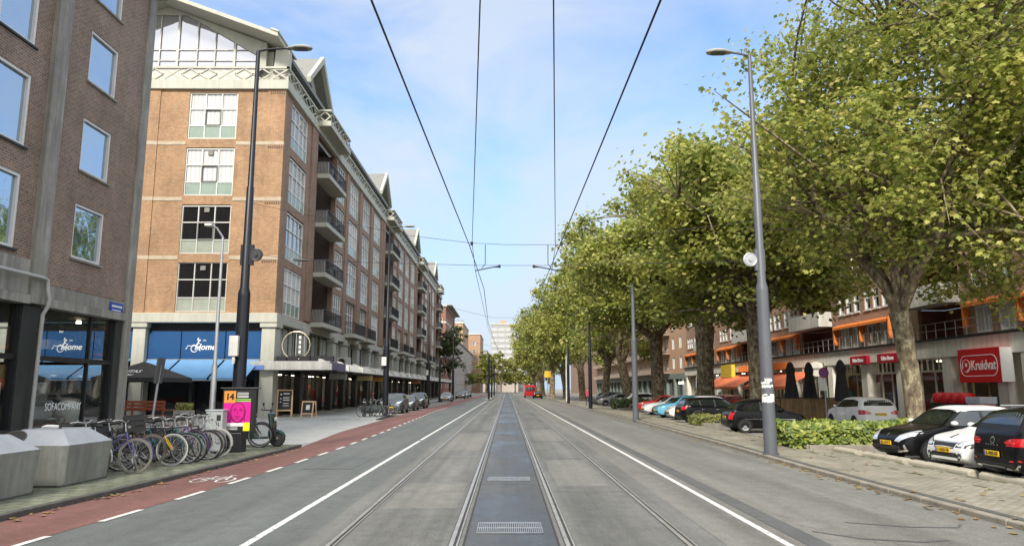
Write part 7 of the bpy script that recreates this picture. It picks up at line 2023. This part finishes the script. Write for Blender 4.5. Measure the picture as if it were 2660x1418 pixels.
    m.build("luggage_rack", M_trim, b, world=False)
    MB().lathe([(0, 0), (.03, .01), (.04, .05), (0, .06)], (.42, 0, .9), 10).build("head_lamp", M_silver, b, world=False)
    if crate:
        m = MB(); M = A
        for z in (.86, .97, 1.08): m.merge(MB().box(.4, .8, -.2, -.18, z, z + .08).box(.4, .8, .18, .2, z, z + .08).box(.4, .42, -.18, .18, z, z + .08).box(.78, .8, -.18, .18, z, z + .08), M)
        m.merge(MB().box(.4, .8, -.2, .2, .84, .86), M); m.build("crate", crate, b, world=False)
    if bag:
        MB().box(-.7, -.3, -.17, -.08, .45, .75).box(-.7, -.3, .08, .17, .45, .75).build("pannier", bag, b, world=False, bevel=.03)
    if basket:
        m = MB().merge(MB().lathe([(.13, 0), (.17, .24), (.18, .24), (.14, 0)], (.58, 0, .82), 14), A); m.build("basket", basket, b, world=False)
    return b
Zp = .08
M_wtyre = mk("white_tyre", (.5, .5, .48), .6, var=.1); M_ctyre = mk("cream_tyre", (.22, .2, .155), .6, var=.1)
M_yel = mk("bike_yellow", (.72, .48, .02), .4, var=.05); M_whs = mk("white_saddle", (.75, .75, .72), .6)
BK_ = (.02, .02, .022)
bike((-8.95, 15.2, Zp), 10, "bicycle with white saddle beside the concrete bin", (.55, .55, .55), M_ctyre, -20, 4, M_whs)
bike((-8.3, 15.47, Zp), 4, "blue purple child bicycle with cream tyres in front of the row", (.07, .07, .22), M_ctyre, -4, -3, bag=mk("blue_pannier", (.06, .1, .25)))
bike((-8.45, 16.35, Zp), -22, "black bicycle with white lamp and cream mudguards turned to the kerb", BK_, M_ctyre, -35, 5, crate=M_trim)
bike((-8.25, 17.03, Zp), 3, "bicycle with yellow fork and white tyre in the middle of the row", (.05, .05, .055), M_wtyre, 0, -4, fork=M_yel)
bike((-8.08, 17.4, Zp), 2, "teal green bicycle behind the one with the yellow fork", (.03, .16, .16), None, 6, 5)
bike((-8.05, 17.85, Zp), -4, "purple bicycle with bent handlebar among the dark ones", (.12, .06, .18), None, -8, -4)
bike((-7.95, 18.25, Zp), 5, "black sporty bicycle with a straight top tube", BK_, None, 4, 3, style="sport")
bike((-8.0, 18.7, Zp), -3, "grey bicycle between the purple one and the white tyred one", (.2, .2, .21), None, 3, -3)
bike((-8.02, 19.15, Zp), 4, "white bicycle with white tyre beside the grey cabinet", (.62, .62, .6), M_wtyre, -3, 3)
bike((-9.0, 18.2, Zp), 12, "dark bicycle at the back of the row by the leaning sign post", (.06, .05, .05), None, 15, 3)
bike((-7.95, 22.1, Zp), 8, "white framed bicycle just right of the poster stand", (.6, .6, .58), None, 10, 4, style="sport")
bike((-8.2, 22.9, Zp), 14, "dark bicycle behind the poster stand and the moped", BK_, None, 0, -3)
bike((-8.75, 15.9, Zp), -8, "dark blue bicycle squeezed behind the purple child bicycle", (.02, .03, .08), None, 18, 4)
bike((-8.6, 16.75, Zp), 6, "brown bicycle with cream tyres behind the black one", (.12, .07, .04), M_ctyre, -12, -5)
bike((-8.45, 17.6, Zp), -5, "black bicycle with panniers between the teal and purple ones", BK_, None, 14, 3, bag=M_black_cl)
bike((-8.3, 18.45, Zp), 7, "silver bicycle with straight bar behind the sporty black one", (.4, .4, .41), None, -10, 5, style="sport")
bike((-8.6, 19.3, Zp), -6, "dark red bicycle behind the white tyred one", (.16, .02, .03), None, 8, -4)
GB = "bicycles parked around the second left lamp post"
bike((-8.6, 46.3, .07), 8, "grey bicycle by the bollards at the second left lamp post", (.2, .2, .22), None, 0, 3, group=GB)
bike((-8.2, 46.0, .07), -10, "dark green bicycle with mint tyre at the second left lamp post", (.03, .09, .07), None, 5, 3, group=GB)
bike((-7.9, 47.3, .07), 15, "black bicycle right of the second left lamp post", BK_, None, 10, 3, group=GB)
bike((-8.3, 48.2, .07), 0, "dark bicycle hidden behind the second left lamp post", (.05, .05, .06), None, 0, -3, group=GB)

# moped beside the poster stand
mo = root("moped", (-7.55, 22.55, .08), "dark green moped with black wheels at the end of the raised kerb", "moped", None, R(-6))
M_mog = mk("moped_green", (.02, .055, .05), .35, coat=.5, var=.05)
for x in (-.6, .62):
    w_ = MB().torus((x, 0, .25), 'y', .2, .055, 28, 10).build("wheel", M_tyre, mo, smooth=60, world=False)
    m = MB().disc((x, 0, .25), 'y', 0, .15, .06, 20); m.build("rim", M_trim, w_, world=False); MB().disc((x, 0, .25), 'y', 0, .045, .09, 12).build("hub", M_silver, w_, world=False)
m = MB().prism([(.38, .3), (.46, .32), (.52, .62), (.46, .98), (.4, 1.02), (.36, .95), (.42, .62)], 'y', -.2, .2); m.build("leg_shield", M_mog, mo, world=False, bevel=.04)
m = MB().prism([(-.75, .42), (-.8, .6), (-.7, .72), (-.1, .7), (-.02, .45), (.0, .3), (.4, .3), (.4, .24), (-.3, .22), (-.5, .3)], 'y', -.15, .15); m.build("body", M_mog, mo, world=False, bevel=.04)
m = MB().prism([(-.78, .73), (-.72, .83), (-.4, .8), (-.12, .8), (-.08, .72)], 'y', -.13, .13); m.build("seat", M_saddle, mo, world=False, bevel=.03)
m = MB().tube([(.62, -.09, .25), (.5, -.09, .6), (.42, 0, .95), (.36, 0, 1.08)], .022, 8).tube([(.62, .09, .25), (.5, .09, .6), (.42, 0, .95)], .022, 8); m.build("fork", M_trim, mo, world=False)
m = MB().tube([(.22, -.33, 1.1), (.36, -.15, 1.08), (.38, 0, 1.07), (.36, .15, 1.08), (.22, .33, 1.1)], .018, 8); m.build("handlebar", M_trim, mo, world=False)
m = MB().prism([(.5, .42), (.68, .5), (.8, .42), (.86, .3), (.8, .36), (.66, .44)], 'y', -.07, .07); m.build("mudguard", M_mog, mo, world=False)
MB().disc((.56, 0, .8), 'x', 0, .07, .06, 16).build("head_lamp", M_head, mo, world=False)
for s in (-1, 1): MB().tube([(.3, s * .25, 1.1), (.28, s * .3, 1.22)], .007, 6).disc((.28, s * .32, 1.26), 'x', 0, .05, .02, 12).build("mirror", M_trim, mo, world=False)

# ================================================================ PEOPLE (far, small)
M_skin = mk("skin", (.45, .27, .19), .6, var=.05); M_hair = mk("dark_hair", (.03, .022, .015), .8)
def person(loc, rz, lb, top_c, leg_c, step=.18, group=None, hair=M_hair):
    p = root("person", loc, lb, "person", group, R(rz))
    V = {"pel": (0, 0, .95), "sp": (0, .0, 1.18), "ch": (0, .01, 1.38), "nk": (0, .0, 1.52), "hd": (0, -.02, 1.63), "ht": (0, -.01, 1.74)}
    for s, n_ in ((-1, "l"), (1, "r")):
        f = step * s
        V.update({n_ + "h": (.1 * s, 0, .9), n_ + "k": (.105 * s, -f * .6 - .03, .5), n_ + "a": (.11 * s, -f, .09), n_ + "t": (.12 * s, -f - .16, .04), n_ + "s": (.19 * s, .01, 1.42), n_ + "e": (.25 * s, f * .6, 1.15), n_ + "w": (.24 * s, f * 1.0 - .08, .92), n_ + "f": (.235 * s, f * 1.05 - .1, .8)})
    rad = dict(pel=.145, sp=.125, ch=.15, nk=.055, hd=.09, ht=.07)
    for n_ in "lr": rad.update({n_ + "h": .095, n_ + "k": .06, n_ + "a": .042, n_ + "t": .035, n_ + "s": .06, n_ + "e": .045, n_ + "w": .032, n_ + "f": .028})
    E = [("pel", "sp"), ("sp", "ch"), ("ch", "nk"), ("nk", "hd"), ("hd", "ht")]
    for n_ in "lr": E += [("pel", n_ + "h"), (n_ + "h", n_ + "k"), (n_ + "k", n_ + "a"), (n_ + "a", n_ + "t"), ("ch", n_ + "s"), (n_ + "s", n_ + "e"), (n_ + "e", n_ + "w"), (n_ + "w", n_ + "f")]
    names = list(V); me = bpy.data.meshes.new("body"); me.from_pydata([V[k] for k in names], [(names.index(a), names.index(b)) for a, b in E], [])
    o = bpy.data.objects.new("body", me); COL.objects.link(o); o.parent = p
    sk = o.modifiers.new("skin", 'SKIN'); sv = me.skin_vertices[0].data
    for i, k in enumerate(names): sv[i].radius = (rad[k], rad[k] * .8); sv[i].use_root = k == "pel"
    o.modifiers.new("sub", 'SUBSURF').levels = 2; o.modifiers["sub"].render_levels = 2
    m = bpy.data.materials.new("clothes"); m.use_nodes = True; t = m.node_tree; b = t.nodes["Principled BSDF"]; b.inputs["Roughness"].default_value = .85
    tc_ = t.nodes.new("ShaderNodeTexCoord"); s = t.nodes.new("ShaderNodeSeparateXYZ"); t.links.new(tc_.outputs["Object"], s.inputs[0])
    mr_ = t.nodes.new("ShaderNodeMath"); mr_.operation = 'DIVIDE'; mr_.inputs[1].default_value = 2.0; t.links.new(s.outputs["Z"], mr_.inputs[0])
    c = _ramp(t, mr_.outputs[0], [(0, (.02, .02, .02)), (.045, leg_c), (.465, top_c), (.765, (.45, .27, .19))]); t.nodes[c.node.name].color_ramp.interpolation = 'CONSTANT'
    t.links.new(c, b.inputs["Base Color"]); me.materials.append(m)
    h = MB(); n1_ = 12
    for i in range(7):
        a = i / 6 * math.pi * .62
        for k in range(n1_): q = 2 * math.pi * k / n1_; h.v.append((.098 * math.sin(a) * math.cos(q), .012 + .1 * math.sin(a) * math.sin(q) + (.03 if a > 1 else 0), 1.69 + .105 * math.cos(a)))
    for i in range(6):
        for k in range(n1_): h.f.append((i * n1_ + k, i * n1_ + (k + 1) % n1_, (i + 1) * n1_ + (k + 1) % n1_, (i + 1) * n1_ + k)); h.m.append(0)
    h.build("hair", hair, p, smooth=60, world=False)
    return p
person((8.1, 74, .1), 20, "person in a pink red coat on the right pavement past the dark lamp posts", (.5, .06, .12), (.04, .04, .06))
person((21.6, 61, .09), 160, "person in dark clothes by the salmon awning", (.02, .02, .025), (.03, .03, .04))
person((21.8, 70, .09), 30, "person in a white shirt in front of the yellow sign shop", (.6, .6, .58), (.05, .06, .1))
person((22.2, 86, .09), -30, "person in a grey jacket walking by the far white shop", (.2, .2, .22), (.03, .03, .05))
